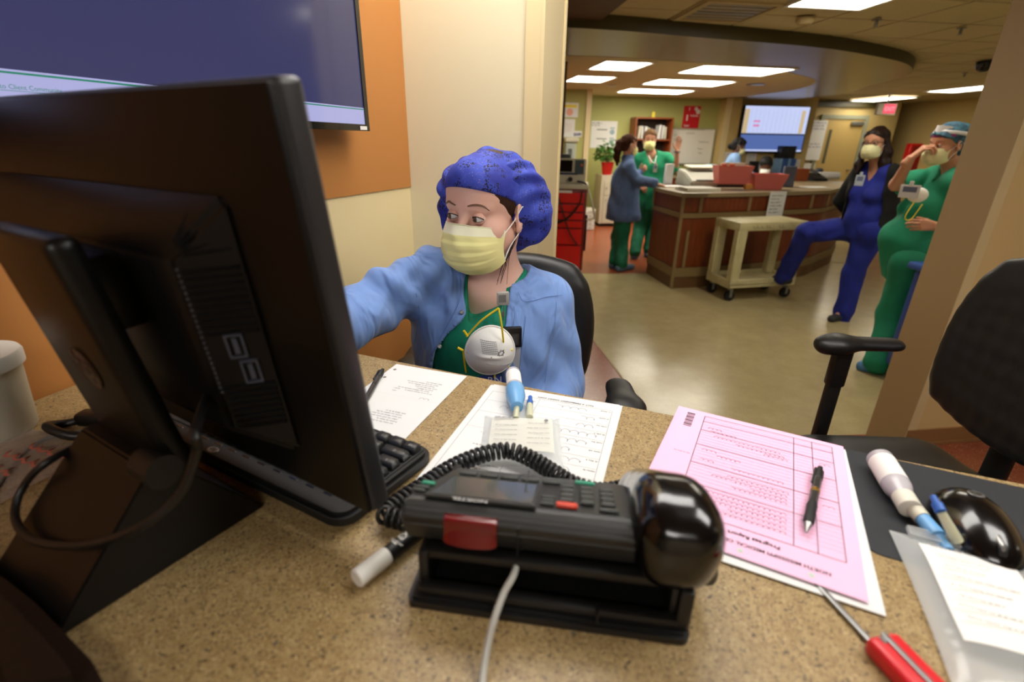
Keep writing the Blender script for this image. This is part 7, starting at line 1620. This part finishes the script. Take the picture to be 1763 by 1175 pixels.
# ---- corridor odds and ends
p = PL(1574, 272, R0, RAZ); rb = thing('red_wall_box', 'red box on the corridor wall behind the woman in green', 'box', T(p.x-0.05, p.y-0.06, p.z)); f = MB(); f.rbox((0, 0, 0), (0.42, 0.16, 0.62), 0.01, 1); obj('case', f, M_RED, rb, True); f = MB(); f.box((0, -0.082, 0.0), (0.32, 0.008, 0.5)); obj('door', f, mat('deep red', rgb(150, 16, 20), 0.4), rb)
b0 = Pz(1512, 660, 0); bnm = T(2.72, 2.90, 0); bl = thing('rolling_bin', 'blue wheeled bin partly hidden behind the pillar edge', 'bin', bnm)
f = MB(); f.rbox((0.0, 0, 0.46), (0.34, 0.34, 0.66), 0.03, 2); obj('tub', f, mat('bin blue', rgb(40, 70, 150), 0.5), bl, True); f = MB(); f.rbox((0, 0, 0.81), (0.40, 0.40, 0.045), 0.015, 2); obj('lid', f, mat('bin lid blue', rgb(56, 92, 180), 0.5), bl, True)
for x in (-0.12, 0.12):
    for y in (-0.12, 0.12): f = MB(); f.cone((x-0.015, y, 0.045), (x+0.015, y, 0.045), 0.045, n=18); f.cone((x, y, 0.05), (x, y, 0.14), 0.012, n=8); obj('caster', f, M_BLACKR, bl, True)
t0_ = Pz(1442, 452.5, 0.0); f = MB(); f.box((0, 0, 0.002), (0.30, 0.03, 0.002)); tag(obj('floor_tape', f, mat('yellow tape', rgb(200, 170, 60), 0.5), None, False, frame((t0_.x, t0_.y, 0.001), 84)), 'short yellow tape strip on the floor past the station desk', 'tape')

# ================================================================== people in the back
M_MASKP = mat('pale yellow respirator', rgb(232, 228, 178), 0.85)
def hair_cap(root, inv, H, mt, s=1.0, line=(0.052, 0.42), extra=(), grow=0.006, neck=-0.075, vox=0.005, side=0.018, amp=0.003, seed=3, name='hair'):
    q = SDF(vox, 0.02); R = m3(H); Hi = np.array(H.inverted())
    q.ell(H @ Vector((0, -0.018*s, 0.040*s)), tuple((a+grow)*s for a in (0.073, 0.094, 0.080)), R, 0.01); q.ell(H @ Vector((0, -0.055*s, -0.035*s)), (0.064*s, 0.052*s, 0.070*s), R, 0.03); q.ell(H @ Vector((0, 0.040*s, 0.047*s)), tuple((a+grow)*s for a in (0.060, 0.045, 0.048)), R, 0.02)
    def fn(X, Y, Z, D):
        x, y, z = (Hi[i, 0]*X+Hi[i, 1]*Y+Hi[i, 2]*Z+Hi[i, 3] for i in range(3)); x, y, z = x/s, y/s, z/s
        lim = np.where(z > 0.0, -0.006+line[1]*z, -0.006+0.5*z); lim = np.where(z < -side, -0.026, lim)
        D = np.maximum(D, (y-lim)*s); return np.maximum(D, (neck-z)*s)
    q.fn(fn)
    for e in extra:
        pts = [H @ Vector(tuple(t*s for t in p)) for p in e[0]]; q.chain(pts, [r*s for r in e[1]], 0.03)
    V, Q = q.mesh(1); V = disp(V, Q, wrinkle(amp, 60, seed)); return obj_np(name, (V, Q), mt, root, inv)
def clip_on(root, inv, c, label_mt, w=0.06, h=0.09, fwd=(0, -1, 0)):
    f_ = Vector(fwd).normalized(); x = Vector((0, 0, 1)).cross(f_).normalized()*1; z = Vector((0, 0, 1)); A_ = axes(inv @ Vector(c), x, z, f_)
    f = MB(); f.rbox((0, 0, 0.004), (w, h, 0.006), 0.002, 1, A_); f.rbox((0, h*0.6, 0.004), (0.02, 0.03, 0.008), 0.002, 1, A_); o = obj('name_badge', f, label_mt, root, True); f = MB(); f.rect(-w*0.35, -h*0.05, w*0.35, h*0.36, 0.0076, A_); obj('badge_photo', f, mat('badge photo', rgb(96, 104, 130), 0.5), o); return o

# ---- woman in the dusty blue jacket, seen from behind her right shoulder
y0 = 6.42; fr = azv(72); H2 = head_frame(Py(1083, 250, y0), (fr.x, fr.y, -0.06))
wr = Pz(1129, 316, 1.075)
J2 = dict(front=tuple(fr), neck=Py(1080, 274, y0), shR=Py(1083, 290, y0-0.15), shL=Py(1076, 288, y0+0.17), elR=Py(1099, 311, y0-0.22), wrR=wr, elL=Py(1094, 306, y0+0.26), wrL=Py(1101, 297, y0+0.34),
          hipR=Py(1073, 366, y0-0.09), hipL=Py(1074, 364, y0+0.09), knR=Py(1071, 412, y0-0.08), knL=Py(1064, 408, y0+0.08), anR=Pz(1070, 455, 0.09), anL=Pz(1058, 450, 0.09), toeR=Pz(1087, 460, 0.03), toeL=Pz(1074, 454, 0.03))
r2, i2, hm = make_person('woman with a brown ponytail and dusty blue jacket at the station desk', J2, H2, M_SKIN2, 1.0, hands=(('R', (0.95, 0.15, -0.25), (0, -0.2, 1), (12, 14, 10), 35), ('L', (0.5, -0.3, 0.5), (0.3, 0.9, 0), (50, 60, 40), 40)))
q = SDF(0.010, 0.03); torso(q, J2, 0.030, 0.015, 0, 1.12); mid = (Vector(J2['hipR'])+Vector(J2['hipL']))/2; sm2 = (Vector(J2['shR'])+Vector(J2['shL']))/2
q.cap(sm2-Vector((0.02, 0, 0.12)), mid-Vector((0.0, 0, 0.04)), 0.15, 0.225, 0.06)
for S_ in 'LR': arm(q, J2, S_, off=(0.024, 0.026, 0.026), upto=1.9)
q.fn(cutz(mid.z-0.10)); nb2 = Vector(J2['neck'])
q.fn(lambda X, Y, Z, D: np.maximum(D, np.minimum(0.062-np.sqrt((X-nb2.x)**2+(Y-nb2.y)**2)+0*Z, Z-(nb2.z-0.03)))); garment(r2, i2, q, 'jacket', M_DENIM, 0.006, 24, 21)
q = SDF(0.010, 0.03); [leg(q, J2, S_, (0.028, 0.030, 0.040)) for S_ in 'LR']; q.cap(J2['hipL'], J2['hipR'], 0.13, 0.13, 0.06); q.fn(cutz(mid.z-0.05, False)); garment(r2, i2, q, 'trousers', M_SCRUBD, 0.006, 26, 22)
[shoe(r2, J2, S_, i2, M_SHOEC, 1.12, 'shoe_cover') for S_ in 'LR']
M_HAIR2 = mat('chestnut hair', rgb(60, 33, 20), 0.75, spec=0.1, var=0.3, scale=50)
hair_cap(r2, i2, H2, M_HAIR2, 1.0, (0.050, 1.35), [(((0, -0.10, 0.035), (0, -0.135, 0.015), (0.005, -0.150, -0.06), (0.0, -0.140, -0.15), (0.0, -0.125, -0.235)), (0.028, 0.036, 0.040, 0.036, 0.014))])
f = MB(); f.tube([i2 @ (H2 @ Vector((0.027*math.cos(a), -0.112-0.006*math.sin(a), 0.030+0.027*math.sin(a)))) for a in [2*PI*k/16 for k in range(16)]], 0.008, 8, closed=True); obj('hair_tie', f, mat('pink hair tie', rgb(206, 50, 70), 0.6), r2, True)
mask(r2, H2, i2, 1.0, M_MASKY); eyes(r2, H2, M_SKIN2, inv=i2, headV=hm[0])

# ---- man in green scrubs facing the camera, one hand raised
y0 = 7.06; fr = azv(188); Hm = head_frame(Py(1118.5, 241, y0), (fr.x, fr.y, -0.05))
JM = dict(front=tuple(fr), neck=Py(1121, 263, y0), shR=Py(1097, 274, y0), shL=Py(1147, 273, y0), elR=Py(1086, 302, y0+0.05), wrR=Py(1101, 318, y0-0.12), elL=Py(1163, 296, y0-0.06), wrL=Py(1166, 260, y0-0.16),
          hipR=Py(1109, 346, y0), hipL=Py(1131, 345, y0), knR=Py(1101, 393, y0), knL=Py(1124, 392, y0+0.04), anR=Pz(1093, 434, 0.10), anL=Pz(1117, 431, 0.10), toeR=Pz(1091, 443, 0.03), toeL=Pz(1117, 439, 0.03))
r3, i3, hm = make_person('man in green scrubs with a raised hand behind the station desk', JM, Hm, M_SKIN2, 1.04, True, 1.08, hands=(('L', (0.02, -0.05, 1.0), (0.25, 0.95, 0.0), (12, 16, 12), 45), ('R', (0.6, -0.3, -0.5), (-0.3, -0.8, 0.3), (25, 30, 20), 30)))
q = SDF(0.010, 0.03); torso(q, JM, 0.020, 0, 0.02, 1.10); mid = (Vector(JM['hipR'])+Vector(JM['hipL']))/2; smm = (Vector(JM['shR'])+Vector(JM['shL']))/2; q.cap(smm-Vector((0, 0, 0.15)), mid-Vector((0, 0, 0.03)), 0.165, 0.185, 0.06, flat=0.8, front=fr)
[arm(q, JM, S_, off=(0.030, 0.036, 0), upto=0.80) for S_ in 'LR']; q.fn(cutz(mid.z-0.12)); q.fn(vneck(JM, Hm, 0.15, 0.075)); garment(r3, i3, q, 'scrub_top', M_SCRUBB, 0.006, 24, 31)
q = SDF(0.010, 0.03); [leg(q, JM, S_, (0.03, 0.034, 0.042)) for S_ in 'LR']; q.cap(JM['hipL'], JM['hipR'], 0.13, 0.13, 0.06); garment(r3, i3, q, 'trousers', M_SCRUBD, 0.006, 26, 32)
[shoe(r3, JM, S_, i3, M_SHOEC, 1.12, 'shoe_cover') for S_ in 'LR']
hair_cap(r3, i3, Hm, mat('short sandy hair', rgb(104, 74, 44), 0.7, spec=0.15, var=0.25, scale=60), 1.04, (0.062, 1.30), (), 0.012, -0.05, amp=0.004); mask(r3, Hm, i3, 1.05, M_MASKY); eyes(r3, Hm, M_SKIN2, inv=i3, headV=hm[0], s=1.04)
wl = Vector(JM['wrL']); f = MB(); f.tube([i3 @ (wl+Vector((0.033*math.cos(a), 0.030*math.sin(a), -0.01))) for a in [2*PI*k/16 for k in range(16)]], 0.009, 6, closed=True); obj('wrist_watch', f, M_BLACK, r3, True)
cb_ = Py(1128, 290, 6.865); clip_on(r3, i3, cb_, mat('grey badge', rgb(166, 162, 152), 0.4), 0.05, 0.10); f = MB(); f.tube([i3 @ p for p in spline([Py(1117, 268, 6.93), Py(1122, 278, 6.875), cb_+Vector((0, 0, 0.06))], 4)], 0.006, 6); f.tube([i3 @ p for p in spline([Py(1130, 268, 6.93), Py(1128, 278, 6.875), cb_+Vector((0, 0, 0.06))], 4)], 0.006, 6); obj('lanyard', f, M_MASKW, r3, True)

# ---- woman in royal blue scrubs and black cardigan, foot up on the cart
y0 = 4.36; fr = azv(238); H3 = head_frame(Py(1507, 247, y0), (fr.x, fr.y, -0.02), 3)
J3 = dict(front=tuple(fr), neck=Py(1513, 284, y0+0.02), shR=Py(1481, 300, y0+0.13), shL=Py(1533, 300, y0-0.12), elR=Py(1448, 345, y0+0.26), wrR=Py(1462, 368, y0+0.30), elL=Py(1533, 357, y0-0.10), wrL=Py(1516, 398, y0-0.02),
          hipR=Py(1482, 392, y0+0.08), hipL=Py(1499, 396, y0-0.06), knR=Py(1388, 400, y0+0.26), anR=Py(1353, 468, 4.90), toeR=Py(1334, 484, 4.98), knL=Py(1470, 468, y0-0.02), anL=Pz(1453, 535, 0.09), toeL=Pz(1432, 549, 0.03), floorR=0.19)
J3['anR'] = (J3['anR'].x, J3['anR'].y, 0.30); J3['toeR'] = (J3['toeR'].x, J3['toeR'].y, 0.22)
r4, i4, hm = make_person('woman in royal blue scrubs and black cardigan with one foot on the cream cart', J3, H3, M_SKIN2, 1.0, False, 1.05, bust=0.0, hands=(('R', (0.4, 0.6, -0.5), (0.5, 0.3, 0.3), (30, 35, 20), 30), ('L', (-0.3, 0.1, -0.9), (0.5, -0.7, 0), (20, 25, 15), 25)))
q = SDF(0.009, 0.03); torso(q, J3, 0.014, 0.012, 0.02, 1.10); mid = (Vector(J3['hipR'])+Vector(J3['hipL']))/2; q.cap(mid+Vector((0, 0, 0.12)), mid-Vector((0, 0, 0.03)), 0.150, 0.165, 0.06); q.fn(cutz(mid.z-0.09)); q.fn(vneck(J3, H3, 0.13, 0.07)); garment(r4, i4, q, 'scrub_top', M_NAVY, 0.005, 26, 41)
q = SDF(0.009, 0.03); [leg(q, J3, S_, (0.026, 0.030, 0.042), w=1.05) for S_ in 'LR']; [q.cap(J3['an'+S_], Vector(J3['an'+S_])+(Vector(J3['an'+S_])-Vector(J3['kn'+S_])).normalized()*0.075, 0.078, 0.074, 0.03) for S_ in 'LR']; q.cap(J3['hipL'], J3['hipR'], 0.135, 0.135, 0.06); garment(r4, i4, q, 'trousers', M_NAVY, 0.006, 26, 42)
q = SDF(0.009, 0.03); torso(q, J3, 0.030, 0.02, 0.02, 1.10); [arm(q, J3, S_, off=(0.022, 0.026, 0.026), upto=1.95) for S_ in 'LR']; q.cap(mid+Vector((0, 0, 0.2)), mid+Vector((0.02, 0, -0.02)), 0.155, 0.180, 0.06); q.fn(cutz(mid.z-0.07)); nb3 = Vector(J3['neck']); sd3 = fr.cross(Vector((0, 0, 1))).normalized()
q.fn(lambda X, Y, Z, D: np.maximum(D, np.minimum(0.105+0.10*np.clip(nb3.z-Z, 0, 0.6)-np.abs((X-nb3.x)*sd3.x+(Y-nb3.y)*sd3.y+0.015), (X-nb3.x)*fr.x+(Y-nb3.y)*fr.y+0.02+0*Z))); q.fn(lambda X, Y, Z, D: np.maximum(D, np.minimum(0.068-np.sqrt((X-nb3.x)**2+(Y-nb3.y)**2)+0*Z, Z-(nb3.z-0.05)))); garment(r4, i4, q, 'cardigan', M_KNIT, 0.006, 26, 43)
[shoe(r4, J3, S_, i4, mat('dark grey shoe', rgb(44, 46, 52), 0.6), 1.0) for S_ in 'LR']
hair_cap(r4, i4, H3, M_HAIRD, 1.0, (0.056, 1.42), [(((0.068, -0.010, 0.0), (0.080, -0.010, -0.08), (0.085, 0.010, -0.16), (0.080, 0.045, -0.23)), (0.026, 0.030, 0.028, 0.012)), (((-0.068, -0.020, 0.0), (-0.082, -0.030, -0.08), (-0.088, -0.025, -0.16), (-0.085, 0.0, -0.23)), (0.030, 0.038, 0.036, 0.016)), (((0, -0.075, 0), (0, -0.10, -0.09), (0, -0.105, -0.18), (0, -0.10, -0.24)), (0.06, 0.062, 0.055, 0.02))], 0.010, amp=0.004)
mask(r4, H3, i4, 1.0, M_MASKP, None, 0.4, puff=1.06); eyes(r4, H3, M_SKIN2, inv=i4, headV=hm[0])
f = MB()
for x in (-1, 1): f.tube([i4 @ (H3 @ Vector((x*0.033+0.026*math.cos(a), 0.098-0.012*abs(math.cos(a)) if x*math.cos(a) > 0 else 0.098, -0.002+0.017*math.sin(a)))) for a in [2*PI*k/20 for k in range(20)]], 0.0024, 6, closed=True); f.tube([i4 @ (H3 @ Vector(p)) for p in ((x*0.058, 0.088, 0.004), (x*0.077, 0.03, 0.006), (x*0.081, -0.015, 0.004))], 0.0022, 6)
f.tube([i4 @ (H3 @ Vector(p)) for p in ((-0.008, 0.099, 0.002), (0, 0.102, 0.005), (0.008, 0.099, 0.002))], 0.0022, 6); obj('glasses', f, M_BLACK, r4, True)
cb_ = Py(1480, 311, y0-0.135); clip_on(r4, i4, cb_, mat('pale badge', rgb(170, 176, 190), 0.4), 0.062, 0.085, (-0.6, -0.8, 0.1))
# ---- woman in green at the pillar, pinching the mask at her nose
y0 = 3.36; fr = azv(266); H4 = head_frame(Py(1630, 249, y0), (fr.x, fr.y, -0.10))
J4 = dict(front=tuple(fr), neck=Py(1644, 290, y0), shR=Py(1612, 308, y0+0.17), shL=Py(1652, 316, y0-0.16), elR=Py(1543, 318, y0+0.12), wrR=Py(1567, 274, y0-0.01), elL=Py(1662, 384, y0-0.20), wrL=Py(1612, 390, y0-0.26),
          hipR=Py(1570, 446, y0+0.09), hipL=Py(1572, 452, y0-0.09), knR=Py(1540, 530, y0+0.09), knL=Py(1535, 540, y0-0.07), anR=Pz(1522, 612, 0.09), anL=Pz(1512, 622, 0.09), toeR=Pz(1498, 621, 0.03), toeL=Pz(1486, 631, 0.03))
r5, i5, hm = make_person('woman in green scrubs holding the mask at her nose beside the pillar', J4, H4, M_SKIN2, 1.0, False, 1.14, bust=0.03, belly=0.035, hands=(('R', (0.35, -0.25, 0.55), (-0.75, 0.2, 0.5), (45, 55, 30), 20), ('L', (-0.95, 0.15, 0.05), (0, -1, 0.2), (35, 40, 25), 20)), hvox=0.0038)
q = SDF(0.009, 0.03); torso(q, J4, 0.022, 0.036, 0.045, 1.16); mid = (Vector(J4['hipR'])+Vector(J4['hipL']))/2; q.cap(mid+Vector((-0.03, 0, 0.14)), mid-Vector((-0.015, 0, 0.08)), 0.17, 0.165, 0.06); [arm(q, J4, S_, r=(0.058, 0.046, 0.03), off=(0.026, 0.036, 0), upto=0.72) for S_ in 'LR']; q.fn(cutz(mid.z-0.14)); q.fn(vneck(J4, H4, 0.09, 0.07)); garment(r5, i5, q, 'scrub_top', mat('teal green scrubs', rgb(24, 140, 104), 0.8, var=0.08, scale=14), 0.006, 26, 51)
q = SDF(0.009, 0.03); [leg(q, J4, S_, (0.024, 0.036, 0.050), w=1.0) for S_ in 'LR']; q.cap(J4['hipL'], J4['hipR'], 0.12, 0.12, 0.06); garment(r5, i5, q, 'trousers', mat('jade scrubs', rgb(18, 128, 94), 0.8, var=0.08, scale=14), 0.006, 26, 52)
[shoe(r5, J4, S_, i5, mat('bright blue shoe cover', rgb(74, 124, 172), 0.6, var=0.2, scale=60), 1.2, 'shoe_cover') for S_ in 'LR']
M_CAP4 = mat('multicolour cap', rgb(26, 62, 92), 0.7, scale=40, col2=rgb(70, 120, 140)); hair_cap(r5, i5, H4, M_CAP4, 1.0, (0.048, 1.55), [(((0, -0.085, 0.05), (0, -0.095, -0.03)), (0.062, 0.050))], 0.012, -0.07, amp=0.005, seed=8, name='scrub_cap')
q = SDF(0.004, 0.02); Hi4 = np.array(H4.inverted()); R4 = m3(H4); q.ell(H4 @ Vector((0, -0.016, 0.040)), (0.0875, 0.1085, 0.0955), R4, 0.01)
def bandcut(lo, hi): return lambda X, Y, Z, D: (lambda x, y, z: np.maximum(D, np.maximum(lo+0.22*y-z, z-hi-0.22*y)))(*(Hi4[i, 0]*X+Hi4[i, 1]*Y+Hi4[i, 2]*Z+Hi4[i, 3] for i in range(3)))
q.fn(bandcut(0.030, 0.056)); q.fn(lambda X, Y, Z, D: np.maximum(D, -(Hi4[1, 0]*X+Hi4[1, 1]*Y+Hi4[1, 2]*Z+Hi4[1, 3]-0.02))); obj_np('purple_band', q.mesh(1), mat('purple cloth', rgb(134, 40, 110), 0.7), r5, i5)
q = SDF(0.004, 0.02); q.ell(H4 @ Vector((0, -0.016, 0.042)), (0.0895, 0.1105, 0.0975), R4, 0.01); q.fn(bandcut(0.055, 0.078)); obj_np('shield_band', q.mesh(1), mat('white shield band', rgb(206, 206, 206), 0.4), r5, i5)
f = MB(); f.grid(lambda u, v: i5 @ (H4 @ Vector((0.05*(2*u-1), 0.094-0.012*v-0.05*(2*u-1)**2, 0.074+0.046*v*(1-0.3*(2*u-1)**2)))), 12, 6); f.grid(lambda u, v: i5 @ (H4 @ Vector((0.05*(1-2*u), 0.090-0.012*v-0.05*(2*u-1)**2, 0.073+0.044*v*(1-0.3*(2*u-1)**2)))), 12, 6); obj('raised_visor', f, mat('visor white', rgb(210, 206, 206), 0.3), r5, True)
mask(r5, H4, i5, 1.0, M_MASKP, None, 0.3, loops=True, puff=1.10); eyes(r5, H4, M_SKIN2, inv=i5, headV=hm[0])
cb_ = Py(1566, 330, y0-0.26); b_ = clip_on(r5, i5, cb_, mat('white badge card', rgb(214, 214, 218), 0.5), 0.10, 0.075, (-0.75, -0.65, 0.1)); f = MB(); f.ell((0, 0, 0), (0.055, 0.03, 0.045), n=16, M=axes(i5 @ Py(1580, 336, y0-0.25), (0.9, -0.4, 0), (0.4, 0.9, 0), (0, 0, 1))); obj('spare_mask', f, M_MASKW, r5, True)
f = MB(); f.tube([i5 @ p for p in spline([Py(1574, 348, y0-0.27), Py(1558, 374, y0-0.30), Py(1568, 378, y0-0.29), Py(1588, 352, y0-0.25)], 6)], 0.003, 6); obj('mask_strap', f, M_YEL, r5, True)

# ---- two people seated behind the station desk
def sitter(label, hpx, hpy, y, az, skin, top, head_kind, cap=None, lean=0.05):
    f_ = azv(az); c = Py(hpx, hpy, y); HH_ = head_frame(c, (f_.x, f_.y, -0.25)); sd = f_.cross(Vector((0, 0, 1))).normalized(); dn = lambda z, fw=0.0, s_=0.0: c+f_*fw+sd*s_+Vector((0, 0, z)); hz = c.z-0.68
    J_ = dict(front=tuple(f_), neck=dn(-0.145, -0.035), shR=dn(-0.20, -0.04, 0.165), shL=dn(-0.20, -0.04, -0.165), elR=dn(-0.44, 0.06, 0.21), elL=dn(-0.44, 0.06, -0.21), wrR=dn(-0.42, 0.28, 0.12), wrL=dn(-0.42, 0.28, -0.12), hipR=dn(-0.68, -0.12, 0.09), hipL=dn(-0.68, -0.12, -0.09), knR=dn(-0.70, 0.30, 0.12), knL=dn(-0.70, 0.30, -0.12))
    for S_, s_ in (('R', 0.12), ('L', -0.12)): p = dn(0, 0.28, s_); J_['an'+S_] = (p.x, p.y, 0.09); t = dn(0, 0.42, s_); J_['toe'+S_] = (t.x, t.y, 0.03)
    r, i, hm_ = make_person(label, J_, HH_, skin, 1.0, vox=0.012, hands=(('R', tuple(f_*0.9+Vector((0, 0, -0.1))), (0, 0, 1), (20, 25, 20), 30), ('L', tuple(f_*0.9+Vector((0, 0, -0.1))), (0, 0, 1), (20, 25, 20), 30)))
    q_ = SDF(0.012, 0.03); torso(q_, J_, 0.024, 0, 0, 1.08); [arm(q_, J_, S_, off=(0.024, 0.026, 0.024), upto=1.85) for S_ in 'LR']; q_.fn(cutz(c.z-0.80)); q_.fn(vneck(J_, HH_, 0.08, 0.05)); garment(r, i, q_, 'jacket', top, 0.005, 26, 61)
    q_ = SDF(0.012, 0.03); [leg(q_, J_, S_, (0.024, 0.026, 0.034)) for S_ in 'LR']; q_.cap(J_['hipL'], J_['hipR'], 0.12, 0.12, 0.06); garment(r, i, q_, 'trousers', M_SCRUBD, 0.005, 26, 62); [shoe(r, J_, S_, i, M_BLACKR) for S_ in 'LR']
    return r, i, HH_, hm_, J_
r6, i6, H6, hm, J6 = sitter('person in a light blue jacket with dark hair below the bright screen', 1272, 252, 8.45, 105, M_SKIN3, M_LBLUE, 'hair')
hair_cap(r6, i6, H6, M_HAIRB, 1.0, (0.052, 1.40), [(((0, -0.10, -0.01), (0, -0.125, -0.03)), (0.04, 0.045))], 0.010, amp=0.004); mask(r6, H6, i6, 1.0, M_MASKP); eyes(r6, H6, M_SKIN3, inv=i6, headV=hm[0])
q = SDF(0.012, 0.03); torso(q, J6, 0.010, 0, 0, 1.08); garment(r6, i6, q, 'scrub_top', M_SCRUBD, 0.003, 26, 63)
r7, i7, H7, hm, J7 = sitter('person in a black cap and white mask low behind the pink bins', 1318, 287, 7.75, 192, M_SKIN3, mat('pale teal cotton', rgb(120, 160, 160), 0.8), 'cap')
hair_cap(r7, i7, H7, M_HAIRB, 1.0, (0.056, 1.9), [(((0, -0.06, 0.05), (0, -0.09, -0.03)), (0.085, 0.075))], 0.014, amp=0.004, name='scrub_cap'); mask(r7, H7, i7, 1.02, M_MASKW, None, 0.4, puff=1.06); eyes(r7, H7, M_SKIN3, inv=i7, headV=hm[0])
